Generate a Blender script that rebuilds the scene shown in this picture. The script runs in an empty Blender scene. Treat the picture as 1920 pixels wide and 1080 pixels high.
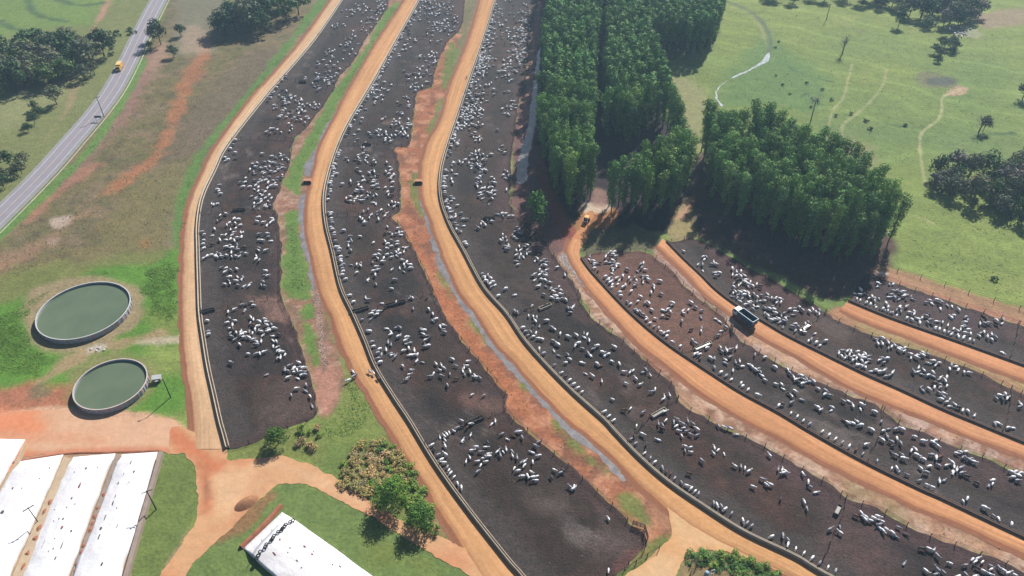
import bpy, bmesh, math, random
import numpy as np
from mathutils import Vector, Matrix

# ------------------------------------------------------------------ camera, light, exposure
scene = bpy.context.scene
COL = scene.collection
RES_W, FOC, PITCH, CAM_H = 1920.0, 1420.0, math.radians(40.0), 130.0
cam_d = bpy.data.cameras.new("camera")
cam_d.sensor_width = 36.0
cam_d.lens = 36.0 * FOC / RES_W
cam_d.clip_end = 5000
cam = bpy.data.objects.new("camera", cam_d)
COL.objects.link(cam)
cam.location = (0, 0, CAM_H)
cam.rotation_euler = (math.pi / 2 - PITCH, 0, 0)
scene.camera = cam

SUN_EL, SUN_AZ = math.radians(40), math.radians(62)          # azimuth measured from +X
world = bpy.data.worlds.new("World")
scene.world = world
world.use_nodes = True
wn = world.node_tree
bg = next(n for n in wn.nodes if n.type == 'BACKGROUND')
sky = wn.nodes.new('ShaderNodeTexSky')
sky.sky_type = 'NISHITA'
sky.sun_disc = False
sky.sun_elevation = SUN_EL
sky.sun_rotation = math.pi / 2 - SUN_AZ
sky.altitude = 500
sky.dust_density = 1.5
wn.links.new(sky.outputs[0], bg.inputs[0])
bg.inputs[1].default_value = 0.05
sun_d = bpy.data.lights.new("sun", 'SUN')
sun_d.energy = 5.0
sun_d.angle = math.radians(0.5)
sun_d.color = (1.0, 0.95, 0.88)
sun = bpy.data.objects.new("sun", sun_d)
COL.objects.link(sun)
sdir = Vector((math.cos(SUN_AZ) * math.cos(SUN_EL), math.sin(SUN_AZ) * math.cos(SUN_EL), math.sin(SUN_EL)))
sun.rotation_euler = sdir.to_track_quat('Z', 'Y').to_euler()
sun.location = (0, 0, 300)
vs = scene.view_settings
vs.view_transform = 'Standard'
vs.look = 'None'
vs.exposure = 0.88
vs.gamma = 1.0
scene.render.engine = 'CYCLES'
scene.cycles.use_denoising = True
scene.cycles.max_bounces = 6
scene.cycles.diffuse_bounces = 3
scene.cycles.glossy_bounces = 2
scene.cycles.transparent_max_bounces = 6
scene.cycles.volume_bounces = 0

# ------------------------------------------------------------------ helpers
rng = random.Random(7)
nrg = np.random.default_rng(7)

def G(x, y, z=0.0):
    """where the line of sight of the photograph's pixel (1920 wide) meets height z"""
    u, v = (x - 960) / FOC, (y - 540) / FOC
    d = (u, math.cos(PITCH) - v * math.sin(PITCH), -math.sin(PITCH) - v * math.cos(PITCH))
    t = (z - CAM_H) / d[2]
    return np.array((d[0] * t, d[1] * t, z))

def PX(p):
    d = np.asarray(p, float) - (0, 0, CAM_H)
    zc = d[1] * math.cos(PITCH) - d[2] * math.sin(PITCH)
    yc = d[1] * math.sin(PITCH) + d[2] * math.cos(PITCH)
    return 960 + FOC * d[0] / zc, 540 - FOC * yc / zc

def W(pts, z=0.0):
    return np.array([G(a, b, z)[:2] for a, b in pts])

def lin(c):
    c = np.asarray(c, float) / 255.0
    return np.where(c <= 0.04045, c / 12.92, ((c + 0.055) / 1.055) ** 2.4)

KALB = 0.60
def S(r, g, b, k=1.0):
    return tuple(float(q) for q in np.minimum(lin((r, g, b)) * KALB * k, 0.86))

def hash2(ix, iy, seed):
    n = (ix.astype(np.int64) * 374761393 + iy.astype(np.int64) * 668265263 + seed * 974634777) & 0x7fffffff
    n = ((n ^ (n >> 13)) * 1274126177) & 0x7fffffff
    return ((n ^ (n >> 16)) & 0xffff) / 65535.0

def vnoise(x, y, seed=0):
    ix, iy = np.floor(x), np.floor(y)
    fx, fy = x - ix, y - iy
    fx, fy = fx * fx * (3 - 2 * fx), fy * fy * (3 - 2 * fy)
    a, b = hash2(ix, iy, seed), hash2(ix + 1, iy, seed)
    c, d = hash2(ix, iy + 1, seed), hash2(ix + 1, iy + 1, seed)
    return (a * (1 - fx) + b * fx) * (1 - fy) + (c * (1 - fx) + d * fx) * fy

def fbm(x, y, scale, seed=0, octv=4):
    """-1 .. 1"""
    x, y = np.asarray(x, float) / scale, np.asarray(y, float) / scale
    t, a, s = 0, 1.0, 0
    for k in range(octv):
        t = t + a * (vnoise(x, y, seed + k * 17) * 2 - 1)
        s += a
        a *= 0.55
        x, y = x * 2.03 + 13.7, y * 2.03 + 7.1
    return t / s * 1.5

def sstep(e0, e1, x):
    t = np.clip((x - e0) / (e1 - e0), 0, 1)
    return t * t * (3 - 2 * t)

def inside(X, Y, P):
    r = np.zeros(X.shape, bool)
    n = len(P)
    for i in range(n):
        x0, y0 = P[i]
        x1, y1 = P[(i + 1) % n]
        if y0 == y1:
            continue
        c = ((y0 > Y) != (y1 > Y)) & (X < (x1 - x0) * (Y - y0) / (y1 - y0) + x0)
        r ^= c
    return r

def segdist(X, Y, P, closed=True):
    d = np.full(X.shape, 1e9)
    n = len(P)
    for i in range(n if closed else n - 1):
        x0, y0 = P[i]
        x1, y1 = P[(i + 1) % n]
        dx, dy = x1 - x0, y1 - y0
        L = dx * dx + dy * dy + 1e-9
        t = np.clip(((X - x0) * dx + (Y - y0) * dy) / L, 0, 1)
        d = np.minimum(d, np.hypot(X - x0 - t * dx, Y - y0 - t * dy))
    return d

def spline(P, step, closed=False):
    """Catmull-Rom through P, resampled evenly by arc length"""
    P = np.asarray(P, float)
    n = len(P)
    if closed:
        Q = np.vstack([P[-1:], P, P[:2]])
        segs = n
    else:
        Q = np.vstack([2 * P[0] - P[1], P, 2 * P[-1] - P[-2]])
        segs = n - 1
    out = []
    for i in range(segs):
        a, b, c, d = Q[i], Q[i + 1], Q[i + 2], Q[i + 3]
        for t in np.linspace(0, 1, 8, endpoint=False):
            out.append(0.5 * (2 * b + (c - a) * t + (2 * a - 5 * b + 4 * c - d) * t * t + (3 * b - a - 3 * c + d) * t ** 3))
    out.append(P[0] if closed else P[-1])
    out = np.array(out)
    s = np.r_[0, np.cumsum(np.hypot(*np.diff(out[:, :2], axis=0).T))]
    m = max(2, int(round(s[-1] / step)) + 1) if step > 0 else int(-step)
    q = np.linspace(0, s[-1], m)
    r = np.stack([np.interp(q, s, out[:, k]) for k in range(out.shape[1])], 1)
    return r[:-1] if closed else r

def normals2(P):
    """left-hand unit normals of an open polyline"""
    t = np.gradient(P[:, :2], axis=0)
    t /= np.linalg.norm(t, axis=1)[:, None] + 1e-9
    return np.stack([-t[:, 1], t[:, 0]], 1)

def np_mesh(name, V, F, col=None, uv=None, smooth=False, mats=None):
    """mesh from numpy arrays; F is (n,3) or (n,4); col per vertex rgb; uv per vertex"""
    V = np.asarray(V, np.float32)
    F = np.asarray(F, np.int32)
    me = bpy.data.meshes.new(name)
    k = F.shape[1]
    me.vertices.add(len(V))
    me.vertices.foreach_set('co', V.ravel())
    me.loops.add(F.size)
    me.loops.foreach_set('vertex_index', F.ravel())
    me.polygons.add(len(F))
    me.polygons.foreach_set('loop_start', np.arange(0, F.size, k, dtype=np.int32))
    me.polygons.foreach_set('loop_total', np.full(len(F), k, np.int32))
    if smooth:
        me.polygons.foreach_set('use_smooth', np.ones(len(F), bool))
    if col is not None:
        a = me.color_attributes.new('Col', 'FLOAT_COLOR', 'POINT')
        c = np.ones((len(V), 4), np.float32)
        c[:, :3] = col
        a.data.foreach_set('color', c.ravel())
    if uv is not None:
        l = me.uv_layers.new(name='UVMap')
        l.data.foreach_set('uv', np.asarray(uv, np.float32)[F.ravel()].ravel())
    me.update(calc_edges=True)
    me.validate()
    for m in (mats or []):
        me.materials.append(m)
    return me

def link(name, me, parent=None, loc=None, rz=0.0):
    o = bpy.data.objects.new(name, me)
    COL.objects.link(o)
    if parent is not None:
        o.parent = parent
    if loc is not None:
        o.location = loc
    if rz:
        o.rotation_euler = (0, 0, rz)
    return o

def tag(o, label=None, cat=None, group=None, kind=None):
    if label:
        o['label'] = label
    if cat:
        o['category'] = cat
    if group:
        o['group'] = group
    if kind:
        o['kind'] = kind
    return o

def struct(name, me):
    return tag(link(name, me), kind='structure')

def empty(name, loc, label, cat, group=None, rz=0.0):
    o = link(name, None, None, tuple(float(q) for q in loc), rz)
    o.empty_display_size = 0.5
    return tag(o, label, cat, group)

class MB:
    """collects boxes, tubes and lathes into one mesh"""
    def __init__(self):
        self.v, self.f = [], []
    def add(self, v, f):
        n = len(self.v)
        self.v += [tuple(map(float, q)) for q in v]
        self.f += [tuple(i + n for i in q) for q in f]
    def box(self, c, s, rz=0.0, taper=1.0):
        x, y, z = s[0] / 2, s[1] / 2, s[2] / 2
        pts = []
        for dz, k in ((-z, 1.0), (z, taper)):
            for dx, dy in ((-x, -y), (x, -y), (x, y), (-x, y)):
                a, b = dx * k, dy * k
                pts.append((c[0] + a * math.cos(rz) - b * math.sin(rz), c[1] + a * math.sin(rz) + b * math.cos(rz), c[2] + dz))
        self.add(pts, [(3, 2, 1, 0), (4, 5, 6, 7), (0, 1, 5, 4), (1, 2, 6, 5), (2, 3, 7, 6), (3, 0, 4, 7)])
    def tube(self, path, rad, n=6, cap=True):
        path = [Vector(p) for p in path]
        rads = rad if isinstance(rad, (list, tuple)) else [rad] * len(path)
        rings = []
        for i, p in enumerate(path):
            t = (path[min(i + 1, len(path) - 1)] - path[max(i - 1, 0)]).normalized()
            u = t.orthogonal().normalized() if abs(t.z) < 0.95 else Vector((1, 0, 0))
            u = (u - t * u.dot(t)).normalized()
            w = t.cross(u)
            rings.append([p + (u * math.cos(2 * math.pi * k / n) + w * math.sin(2 * math.pi * k / n)) * rads[i] for k in range(n)])
        v = [q for r in rings for q in r]
        f = [(i * n + k, i * n + (k + 1) % n, (i + 1) * n + (k + 1) % n, (i + 1) * n + k) for i in range(len(path) - 1) for k in range(n)]
        if cap:
            f += [tuple(range(n))[::-1], tuple((len(path) - 1) * n + k for k in range(n))]
        self.add(v, f)
    def lathe(self, prof, n=32, c=(0, 0, 0), close=False):
        v = [(c[0] + r * math.cos(2 * math.pi * k / n), c[1] + r * math.sin(2 * math.pi * k / n), c[2] + z) for r, z in prof for k in range(n)]
        f = [(i * n + k, i * n + (k + 1) % n, (i + 1) * n + (k + 1) % n, (i + 1) * n + k) for i in range(len(prof) - 1) for k in range(n)]
        if close:
            f.append(tuple((len(prof) - 1) * n + k for k in range(n)))
        self.add(v, f)
    def build(self, name, mat, parent=None, loc=None, smooth=False, bevel=0.0):
        me = bpy.data.meshes.new(name)
        me.from_pydata(self.v, [], self.f)
        bm = bmesh.new()
        bm.from_mesh(me)
        if bevel:
            bmesh.ops.bevel(bm, geom=[e for e in bm.edges if len(e.link_faces) == 2 and e.calc_face_angle(0) > 0.6], offset=bevel, segments=2, affect='EDGES', profile=0.6)
        bmesh.ops.recalc_face_normals(bm, faces=bm.faces)
        bm.to_mesh(me)
        bm.free()
        if smooth:
            for p in me.polygons:
                p.use_smooth = True
        me.materials.append(mat)
        me.update()
        return link(name, me, parent, loc)

# ------------------------------------------------------------------ materials
def new_mat(name):
    m = bpy.data.materials.new(name)
    m.use_nodes = True
    nt = m.node_tree
    return m, nt, nt.nodes['Principled BSDF']

def node(nt, t, **kw):
    n = nt.nodes.new(t)
    for k, v in kw.items():
        setattr(n, k, v)
    return n

def mixc(nt, a, b, fac, blend='MIX'):
    n = node(nt, 'ShaderNodeMix', data_type='RGBA', blend_type=blend)
    for s, v in ((0, fac), (6, a), (7, b)):
        if isinstance(v, (int, float)):
            n.inputs[s].default_value = v
        elif isinstance(v, tuple):
            n.inputs[s].default_value = (*v[:3], 1)
        else:
            nt.links.new(v, n.inputs[s])
    return n.outputs[2]

def noisefac(nt, coord, scale, detail=5, lo=0.3, hi=0.7, rough=0.6):
    t = node(nt, 'ShaderNodeTexNoise')
    t.inputs['Scale'].default_value = scale
    t.inputs['Detail'].default_value = detail
    t.inputs['Roughness'].default_value = rough
    nt.links.new(coord, t.inputs['Vector'])
    r = node(nt, 'ShaderNodeMapRange')
    r.inputs[1].default_value = lo
    r.inputs[2].default_value = hi
    nt.links.new(t.outputs[0], r.inputs[0])
    return r.outputs[0]

def bump(nt, bsdf, h, strength, dist):
    b = node(nt, 'ShaderNodeBump')
    b.inputs['Strength'].default_value = strength
    b.inputs['Distance'].default_value = dist
    nt.links.new(h, b.inputs['Height'])
    nt.links.new(b.outputs[0], bsdf.inputs['Normal'])

def M(name, rgb, rough=0.85, amp=0.3, scale=1.5, bmp=0.0, metal=0.0, rgb2=None, spec=0.25):
    """a procedural surface: two noise scales modulate rgb towards rgb2"""
    m, nt, b = new_mat(name)
    co = node(nt, 'ShaderNodeTexCoord').outputs['Object']
    f1 = noisefac(nt, co, scale)
    f2 = noisefac(nt, co, scale * 7)
    d = rgb2 or tuple(q * (1 - amp) for q in rgb)
    c = mixc(nt, rgb, d, f1)
    c = mixc(nt, c, tuple(min(1, q * (1 + amp * 0.5)) for q in rgb), mixval(nt, f2, 0.4))
    nt.links.new(c, b.inputs['Base Color'])
    b.inputs['Roughness'].default_value = rough
    b.inputs['Metallic'].default_value = metal
    b.inputs['Specular IOR Level'].default_value = spec
    if bmp:
        bump(nt, b, f2, 0.6, bmp)
    return m

def mixval(nt, s, k):
    n = node(nt, 'ShaderNodeMath', operation='MULTIPLY')
    nt.links.new(s, n.inputs[0])
    n.inputs[1].default_value = k
    return n.outputs[0]

def attr_mat(name, amp=0.35, fine=1.6, coarse=0.12, rough=0.95, bmp=0.15, stretch=None, spec=0.15, speck=None):
    """base colour from the mesh's Col attribute, broken up by noise on two scales"""
    m, nt, b = new_mat(name)
    at = node(nt, 'ShaderNodeAttribute', attribute_name='Col').outputs['Color']
    tc = node(nt, 'ShaderNodeTexCoord')
    co = tc.outputs['Object']
    if stretch:
        mp = node(nt, 'ShaderNodeMapping')
        mp.inputs['Scale'].default_value = (*stretch, 1)
        nt.links.new(tc.outputs['UV'], mp.inputs['Vector'])
        f0 = noisefac(nt, mp.outputs[0], 1.0, 6, 0.25, 0.75)
        at = mixc(nt, mixc(nt, at, (0.74, 0.66, 0.60), 1.0, 'MULTIPLY'), mixc(nt, at, (1.07, 1.08, 1.1), 1.0, 'MULTIPLY'), f0)
    f1 = noisefac(nt, co, fine, 6)
    f2 = noisefac(nt, co, coarse, 4)
    c = mixc(nt, mixc(nt, at, (0, 0, 0), amp * 0.7), mixc(nt, at, (1 + amp * 0.6, 1 + amp * 0.55, 1 + amp * 0.5), 1.0, 'MULTIPLY'), f1)
    c = mixc(nt, mixc(nt, c, (0, 0, 0), amp * 0.35), c, f2)
    f4 = noisefac(nt, co, fine * 0.28, 5, 0.32, 0.68)
    c = mixc(nt, mixc(nt, c, (1 - amp * .55, 1 - amp * .5, 1 - amp * .5), 1.0, 'MULTIPLY'), mixc(nt, c, (1 + amp * .28, 1 + amp * .24, 1 + amp * .22), 1.0, 'MULTIPLY'), f4)
    if speck:
        f3 = noisefac(nt, co, speck[1], 3, speck[2], speck[2] + 0.05)
        c = mixc(nt, c, speck[0], mixval(nt, f3, speck[3]))
    nt.links.new(c, b.inputs['Base Color'])
    b.inputs['Roughness'].default_value = rough
    b.inputs['Specular IOR Level'].default_value = spec
    if bmp:
        bump(nt, b, f1, 0.7, bmp)
    return m

def leaf_mat(name, trans=0.08):
    m, nt, b = new_mat(name)
    at = node(nt, 'ShaderNodeAttribute', attribute_name='Col').outputs['Color']
    oi = node(nt, 'ShaderNodeObjectInfo').outputs['Random']
    c = mixc(nt, mixc(nt, at, (0.72, 0.78, 0.8), 1.0, 'MULTIPLY'), mixc(nt, at, (1.3, 1.2, 1.0), 1.0, 'MULTIPLY'), oi)
    b.inputs['Roughness'].default_value = 0.7
    b.inputs['Specular IOR Level'].default_value = 0.12
    nt.links.new(c, b.inputs['Base Color'])
    tr = node(nt, 'ShaderNodeBsdfTranslucent')
    nt.links.new(c, tr.inputs['Color'])
    mx = node(nt, 'ShaderNodeMixShader')
    mx.inputs[0].default_value = trans
    nt.links.new(b.outputs[0], mx.inputs[1])
    nt.links.new(tr.outputs[0], mx.inputs[2])
    out = next(n for n in nt.nodes if n.type == 'OUTPUT_MATERIAL')
    nt.links.new(mx.outputs[0], out.inputs['Surface'])
    return m

MT = {
    'ground': attr_mat('ground_soil_and_grass', 0.36, 1.3, 0.06, 0.96, 0.10),
    'mud': attr_mat('feedlot_mud', 0.62, 2.2, 0.13, 0.9, 0.14, spec=0.25, speck=(S(150, 140, 135), 1.4, 0.70, 0.5)),
    'road': attr_mat('packed_clay', 0.16, 1.2, 0.05, 0.95, 0.03, stretch=(1.3, 0.025)),
    'track': attr_mat('sandy_track', 0.14, 0.8, 0.07, 0.95, 0.05),
    'concrete': M('bunk_concrete', S(205, 190, 170), 0.9, 0.35, 0.6, 0.01),
    'concrete_shaded': M('shaded_bunk_concrete', S(128, 106, 96), 0.9, 0.35, 0.6, 0.01),  # bunk concrete darkened: shade of the camera-facing wall put into the colour
    'feed': M('chopped_feed', S(74, 60, 50), 0.95, 0.5, 2.0, 0.05),
    'wood': M('weathered_wood', S(96, 82, 74), 0.9, 0.5, 1.0),
    'asphalt': M('asphalt', S(158, 152, 162), 0.9, 0.15, 0.3),
    'white_paint': M('white_paint', S(212, 212, 222), 0.7, 0.3, 0.6),
    'yellow_paint': M('yellow_paint', S(208, 196, 172), 0.7, 0.3, 0.6),
    'leaf': leaf_mat('leaf'),
    'bark': M('bark', S(120, 100, 85), 0.9, 0.5, 1.5, 0.03),
    'cow_white': None,
    'steel': M('galvanised_steel', S(186, 192, 206), 0.6, 0.2, 0.8, metal=0.1),
    'rust': M('faded_red_panel', S(200, 178, 176), 0.7, 0.25, 0.7),
    'black': M('black_rubber', (0.012, 0.012, 0.013), 0.8, 0.3, 3.0),
    'glass': M('dark_glass', (0.02, 0.025, 0.03), 0.1, 0.1, 1.0, spec=0.5),
    'white_metal': M('white_cab_paint', S(235, 235, 235), 0.4, 0.1, 0.8, spec=0.4),
    'blue_metal': M('blue_bed_paint', S(62, 102, 134), 0.5, 0.3, 1.2, spec=0.4),
    'pale_blue': M('pale_blue_rim', S(165, 195, 210), 0.5, 0.25, 1.2),
    'yellow_metal': M('yellow_paintwork', S(235, 180, 70), 0.45, 0.15, 1.0, spec=0.4),
    'cream_metal': M('cream_roof', S(245, 215, 160), 0.5, 0.15, 1.0),
    'dark_metal': M('dark_chassis', (0.03, 0.03, 0.032), 0.6, 0.3, 2.0),
    'clay': M('raw_red_clay', S(186, 122, 94), 0.95, 0.4, 0.7, 0.06),
}
# ------------------------------------------------------------------ haze: one box of even pale air round everything
def build_haze():
    mb = MB()
    mb.box((0, 300, 69), (2500, 2500, 142))
    m = bpy.data.materials.new('air')
    m.use_nodes = True
    nt = m.node_tree
    nt.nodes.remove(nt.nodes['Principled BSDF'])
    v = node(nt, 'ShaderNodeVolumePrincipled')
    v.inputs['Color'].default_value = (0.50, 0.76, 1.0, 1)
    v.inputs['Density'].default_value = HAZE
    v.inputs['Anisotropy'].default_value = 0.2
    out = next(n for n in nt.nodes if n.type == 'OUTPUT_MATERIAL')
    nt.links.new(v.outputs[0], out.inputs['Volume'])
    o = mb.build('haze', m)
    o.display_type = 'WIRE'
    tag(o, kind='stuff')
HAZE = 0.00024
build_haze()

# ------------------------------------------------------------------ painting soils and grasses by region
class Paint:
    def __init__(self, X, Y, base):
        self.X, self.Y = X, Y
        self.C = np.tile(np.array(base, float), (len(X), 1))
    def area(self, px, rgb, feather=1.0, jag=1.0, scale=5.0, strength=1.0, seed=1, closed=True, width=None, patch=None):
        P = W(px)
        P = spline(np.c_[P, np.zeros(len(P))], 2.0, closed)[:, :2] if len(P) > 2 else P
        pad = feather + jag * 2 + (width or 0) + 1
        lo, hi = P.min(0) - pad, P.max(0) + pad
        k = np.where((self.X > lo[0]) & (self.X < hi[0]) & (self.Y > lo[1]) & (self.Y < hi[1]))[0]
        if not len(k):
            return
        x, y = self.X[k], self.Y[k]
        d = segdist(x, y, P, closed)
        if width is not None:
            sd = width - d
        else:
            sd = np.where(inside(x, y, P), d, -d)
        sd = sd + fbm(x, y, scale, seed) * jag
        w = sstep(-feather, feather, sd) * strength
        if patch:
            w = w * sstep(patch[1] - patch[2], patch[1] + patch[2], fbm(x, y, patch[0], seed + 5))
        self.C[k] += (np.array(rgb) - self.C[k]) * w[:, None]

def axis(lo, hi, a, b, ext, step):
    mid = np.arange(a, b, step)
    l, r = [], []
    s, p = step, a
    while p > lo:
        s *= 1.35
        p -= s
        l.append(max(p, lo))
    s, p = step, mid[-1]
    while p < hi:
        s *= 1.35
        p += s
        r.append(min(p, hi))
    return np.r_[l[::-1], mid, r]

GREEN, LUSH, OLIVE, PAST = S(112, 140, 76), S(100, 146, 58), S(128, 132, 84), S(140, 156, 84)
DRY, RED, PINK, SAND, TAN = S(134, 122, 86), S(178, 112, 78), S(172, 132, 112), S(220, 172, 132), S(160, 142, 112)
PALE, ORANGE, SHADED_DARKSOIL = S(205, 172, 150), S(205, 120, 78), S(60, 52, 56)  # last one: dark forest floor soil, darkened further to carry the trees' shade

def build_ground():
    xs = axis(-1150, 1150, -285, 285, 0, 0.75)
    ys = axis(-850, 1450, 62, 395, 0, 0.75)
    X, Y = np.meshgrid(xs, ys)
    X, Y = X.ravel(), Y.ravel()
    p = Paint(X, Y, PAST)
    # right-hand pasture: broad tonal drift and faint contour banks
    n = fbm(X, Y, 60, 3)
    p.C += (np.array(S(116, 142, 82)) - p.C) * (sstep(-0.5, 0.9, n) * 0.8)[:, None]
    bank = np.sin((X * 0.35 + Y * 0.94 + fbm(X, Y, 90, 9) * 26) * 0.30)
    p.C *= (1 + 0.16 * sstep(0.7, 1.0, bank) - 0.10 * sstep(-0.8, -1.0, bank) * np.where(X > 60, 1, 0))[:, None]
    p.C += (np.array(S(160, 166, 104)) - p.C) * (sstep(0.35, 0.9, fbm(X, Y, 14, 21)) * 0.35)[:, None]
    p.C += (np.array(S(104, 132, 70)) - p.C) * (sstep(0.3, 0.9, fbm(X, Y, 7, 31)) * 0.30)[:, None]
    a = p.area
    # far right details
    a([(1440, 60), (1480, 100), (1560, 150), (1530, 210), (1450, 200), (1340, 190), (1380, 130)], S(104, 138, 84), 6, 4, 10, 0.7, 2)
    a([(1560, 215), (1660, 240), (1840, 250), (1930, 260), (1920, 300), (1700, 270), (1560, 250)], S(118, 140, 86), 6, 4, 10, 0.6, 4)
    a([(1725, 135), (1760, 140), (1795, 152), (1780, 165), (1730, 160)], S(128, 118, 104), 2, 2, 4, 0.7, 5)
    a([(1740, 146), (1788, 148), (1785, 160), (1745, 158)], S(92, 98, 96), 1.5, 1, 4, 0.8, 6)
    a([(1790, 163), (1812, 165), (1806, 176), (1770, 178)], S(205, 170, 145), 1, 1, 3, 0.9, 7)
    a([(1560, 270), (1620, 265), (1640, 320), (1610, 320)], S(168, 150, 120), 3, 3, 5, 0.6, 8)
    a([(1245, 140), (1300, 150), (1330, 200), (1300, 300), (1265, 240)], S(158, 154, 112), 4, 2, 8, 0.8, 9)
    a([(1835, 30), (1930, 15), (1930, 40), (1850, 52)], S(170, 140, 128), 3, 3, 8, 0.7, 10)
    a([(1780, 48), (1830, 55), (1840, 72), (1790, 66)], S(176, 170, 150), 2, 2, 4, 0.6, 12)
    trails = [[(1800, 168), (1768, 182), (1766, 205), (1758, 225), (1728, 250), (1726, 290), (1732, 330), (1738, 352)],
              [(1662, 130), (1655, 160), (1632, 190), (1605, 215), (1580, 235), (1580, 262)],
              [(1598, 120), (1590, 150), (1580, 185), (1560, 210), (1550, 262)],
              [(1718, 405), (1735, 412), (1752, 420)]]
    a([(1355, 0), (1388, 12), (1418, 30), (1438, 55), (1445, 80), (1442, 100)], S(112, 124, 100), 0.8, 0.6, 3, 0.9, 13, False, 0.9)
    a([(1352, 6), (1384, 18), (1412, 36), (1430, 60), (1436, 82)], S(176, 170, 132), 0.6, 0.5, 3, 0.6, 14, False, 0.5)
    for i, t in enumerate(trails):
        a(t, S(205, 196, 152), 0.5, 0.3, 3, 0.8 if i == 0 else 0.5, 30 + i, False, 0.35)
    for i, t in enumerate([[(1470, 118), (1500, 138), (1530, 146), (1562, 154)], [(1455, 180), (1500, 182), (1535, 165), (1528, 205)], [(1545, 206), (1572, 212), (1600, 220)], [(1640, 232), (1700, 238), (1730, 236)], [(1820, 258), (1850, 252), (1900, 250)]]):
        a(t, S(78, 106, 70), 0.8, 1.0, 3, 0.8, 180 + i, False, 0.8, patch=(4, 0.0, 0.4))
    a([(1575, 40), (1600, 52), (1620, 62)], S(150, 140, 120), 0.8, 0.6, 3, 0.5, 190, False, 0.6)
    # left of the highway
    a([(-500, 640), (-500, -140), (262, -140), (318, -60), (300, 0), (262, 75), (205, 175), (125, 275), (0, 420), (-120, 540)], S(132, 138, 88), 3, 2, 10, 1, 40)
    a([(-100, 70), (-100, -60), (150, -60), (240, -30), (190, 20), (165, 45), (110, 50), (60, 62)], S(124, 152, 80), 6, 5, 12, 0.8, 41)
    a([(0, 180), (90, 160), (150, 140), (140, 175), (80, 205), (0, 250)], S(154, 156, 110), 5, 3, 10, 0.7, 42)
    a([(170, 65), (200, -5), (212, -5), (195, 30), (185, 42)], S(200, 150, 130), 1.5, 1, 4, 0.8, 43)
    a([(152, 75), (166, 70), (168, 105), (156, 112)], S(180, 160, 118), 1, 1, 4, 0.8, 44)
    a([(118, 215), (130, 172), (150, 145), (140, 190), (112, 225), (80, 270)], S(172, 150, 116), 1.2, 1, 4, 0.6, 45)
    for i, t in enumerate([[(50, 0), (70, 28), (125, 40)], [(0, 40), (30, 55), (90, 62)], [(110, 0), (150, 10), (195, 5)]]):
        a(t, S(84, 108, 78), 1.5, 1, 4, 0.8, 46 + i, False, 1.6)
    # between the highway and the first dirt road
    a([(318, -120), (680, -120), (620, 5), (560, 75), (500, 152), (410, 272), (372, 340), (348, 420), (345, 500), (250, 500), (150, 515), (60, 545), (-60, 610), (-260, 660), (-120, 560), (0, 440), (140, 275), (215, 180), (280, 80), (312, 0)], DRY, 2, 1.5, 8, 1, 50)
    dryp = [(318, -120), (680, -120), (620, 5), (500, 152), (372, 340), (345, 500), (150, 515), (-60, 610), (0, 440), (215, 180), (312, 0)]
    a(dryp, S(152, 128, 108), 2, 1, 5, 0.6, 170, patch=(7, 0.1, 0.5))
    a(dryp, S(104, 108, 72), 2, 1, 5, 0.6, 171, patch=(5, 0.15, 0.5))
    a(dryp, S(96, 84, 74), 2, 1, 5, 0.5, 172, patch=(2.2, 0.45, 0.2))
    a([(345, -60), (440, -60), (410, 60), (395, 100), (330, 100), (330, 40)], S(132, 130, 108), 4, 3, 8, 0.9, 51)
    a([(450, 110), (530, 100), (420, 250), (380, 300), (340, 330), (300, 300), (360, 200)], S(124, 110, 92), 5, 4, 9, 0.8, 52)
    a([(205, 200), (270, 110), (300, 90), (290, 140), (230, 230), (170, 310), (60, 410), (50, 395), (140, 300)], S(156, 122, 110), 3, 3, 6, 0.85, 53)
    a([(40, 405), (110, 350), (175, 310), (180, 318), (110, 370), (55, 420)], S(180, 130, 106), 2, 2, 5, 0.7, 54)
    a([(382, 82), (400, 82), (382, 130), (350, 180), (345, 215), (322, 260), (296, 300), (262, 332), (215, 358), (200, 352), (255, 315), (285, 280), (312, 240), (320, 195), (345, 140)], S(184, 124, 90), 1.8, 2.2, 4, 0.78, 55)
    a([(350, 55), (372, 50), (400, 85), (385, 100), (340, 95)], S(182, 158, 136), 3, 2, 5, 0.7, 56)
    a([(296, 85), (310, 80), (318, 100), (290, 128), (276, 128)], S(176, 146, 122), 2, 1, 5, 0.7, 57)
    a([(90, 412), (130, 405), (132, 418), (110, 430)], S(200, 180, 165), 0.8, 1, 3, 0.9, 58)
    a([(90, 448), (112, 442), (108, 455), (92, 458)], S(196, 172, 156), 0.8, 1, 3, 0.8, 59)
    a([(0, 485), (90, 440), (150, 400), (170, 395), (100, 450), (30, 500), (-60, 530)], S(166, 132, 108), 2.5, 2, 5, 0.75, 60)
    a([(262, 450), (276, 448), (280, 466), (265, 468)], S(195, 112, 76), 1.2, 1, 3, 0.9, 61)
    a([(290, 330), (345, 300), (372, 320), (345, 430), (320, 470), (200, 475), (180, 430)], S(134, 126, 86), 5, 4, 8, 0.7, 62)
    a([(330, 400), (345, 400), (325, 470), (318, 472), (312, 440)], S(146, 128, 116), 2, 2, 4, 0.6, 63)
    a([(0, 520), (120, 490), (320, 470), (345, 500), (200, 510), (60, 560), (-60, 600)], S(128, 138, 76), 3, 3, 6, 0.8, 64)
    # lush verge beside the first road, round the tanks
    a([(625, -20), (608, 10), (560, 70), (498, 150), (400, 268), (372, 320), (355, 375), (345, 430), (342, 470), (325, 440), (338, 350), (362, 300), (395, 255), (480, 150), (540, 75), (590, 8)], S(104, 140, 72), 1.2, 1.2, 5, 0.95, 65)
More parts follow.
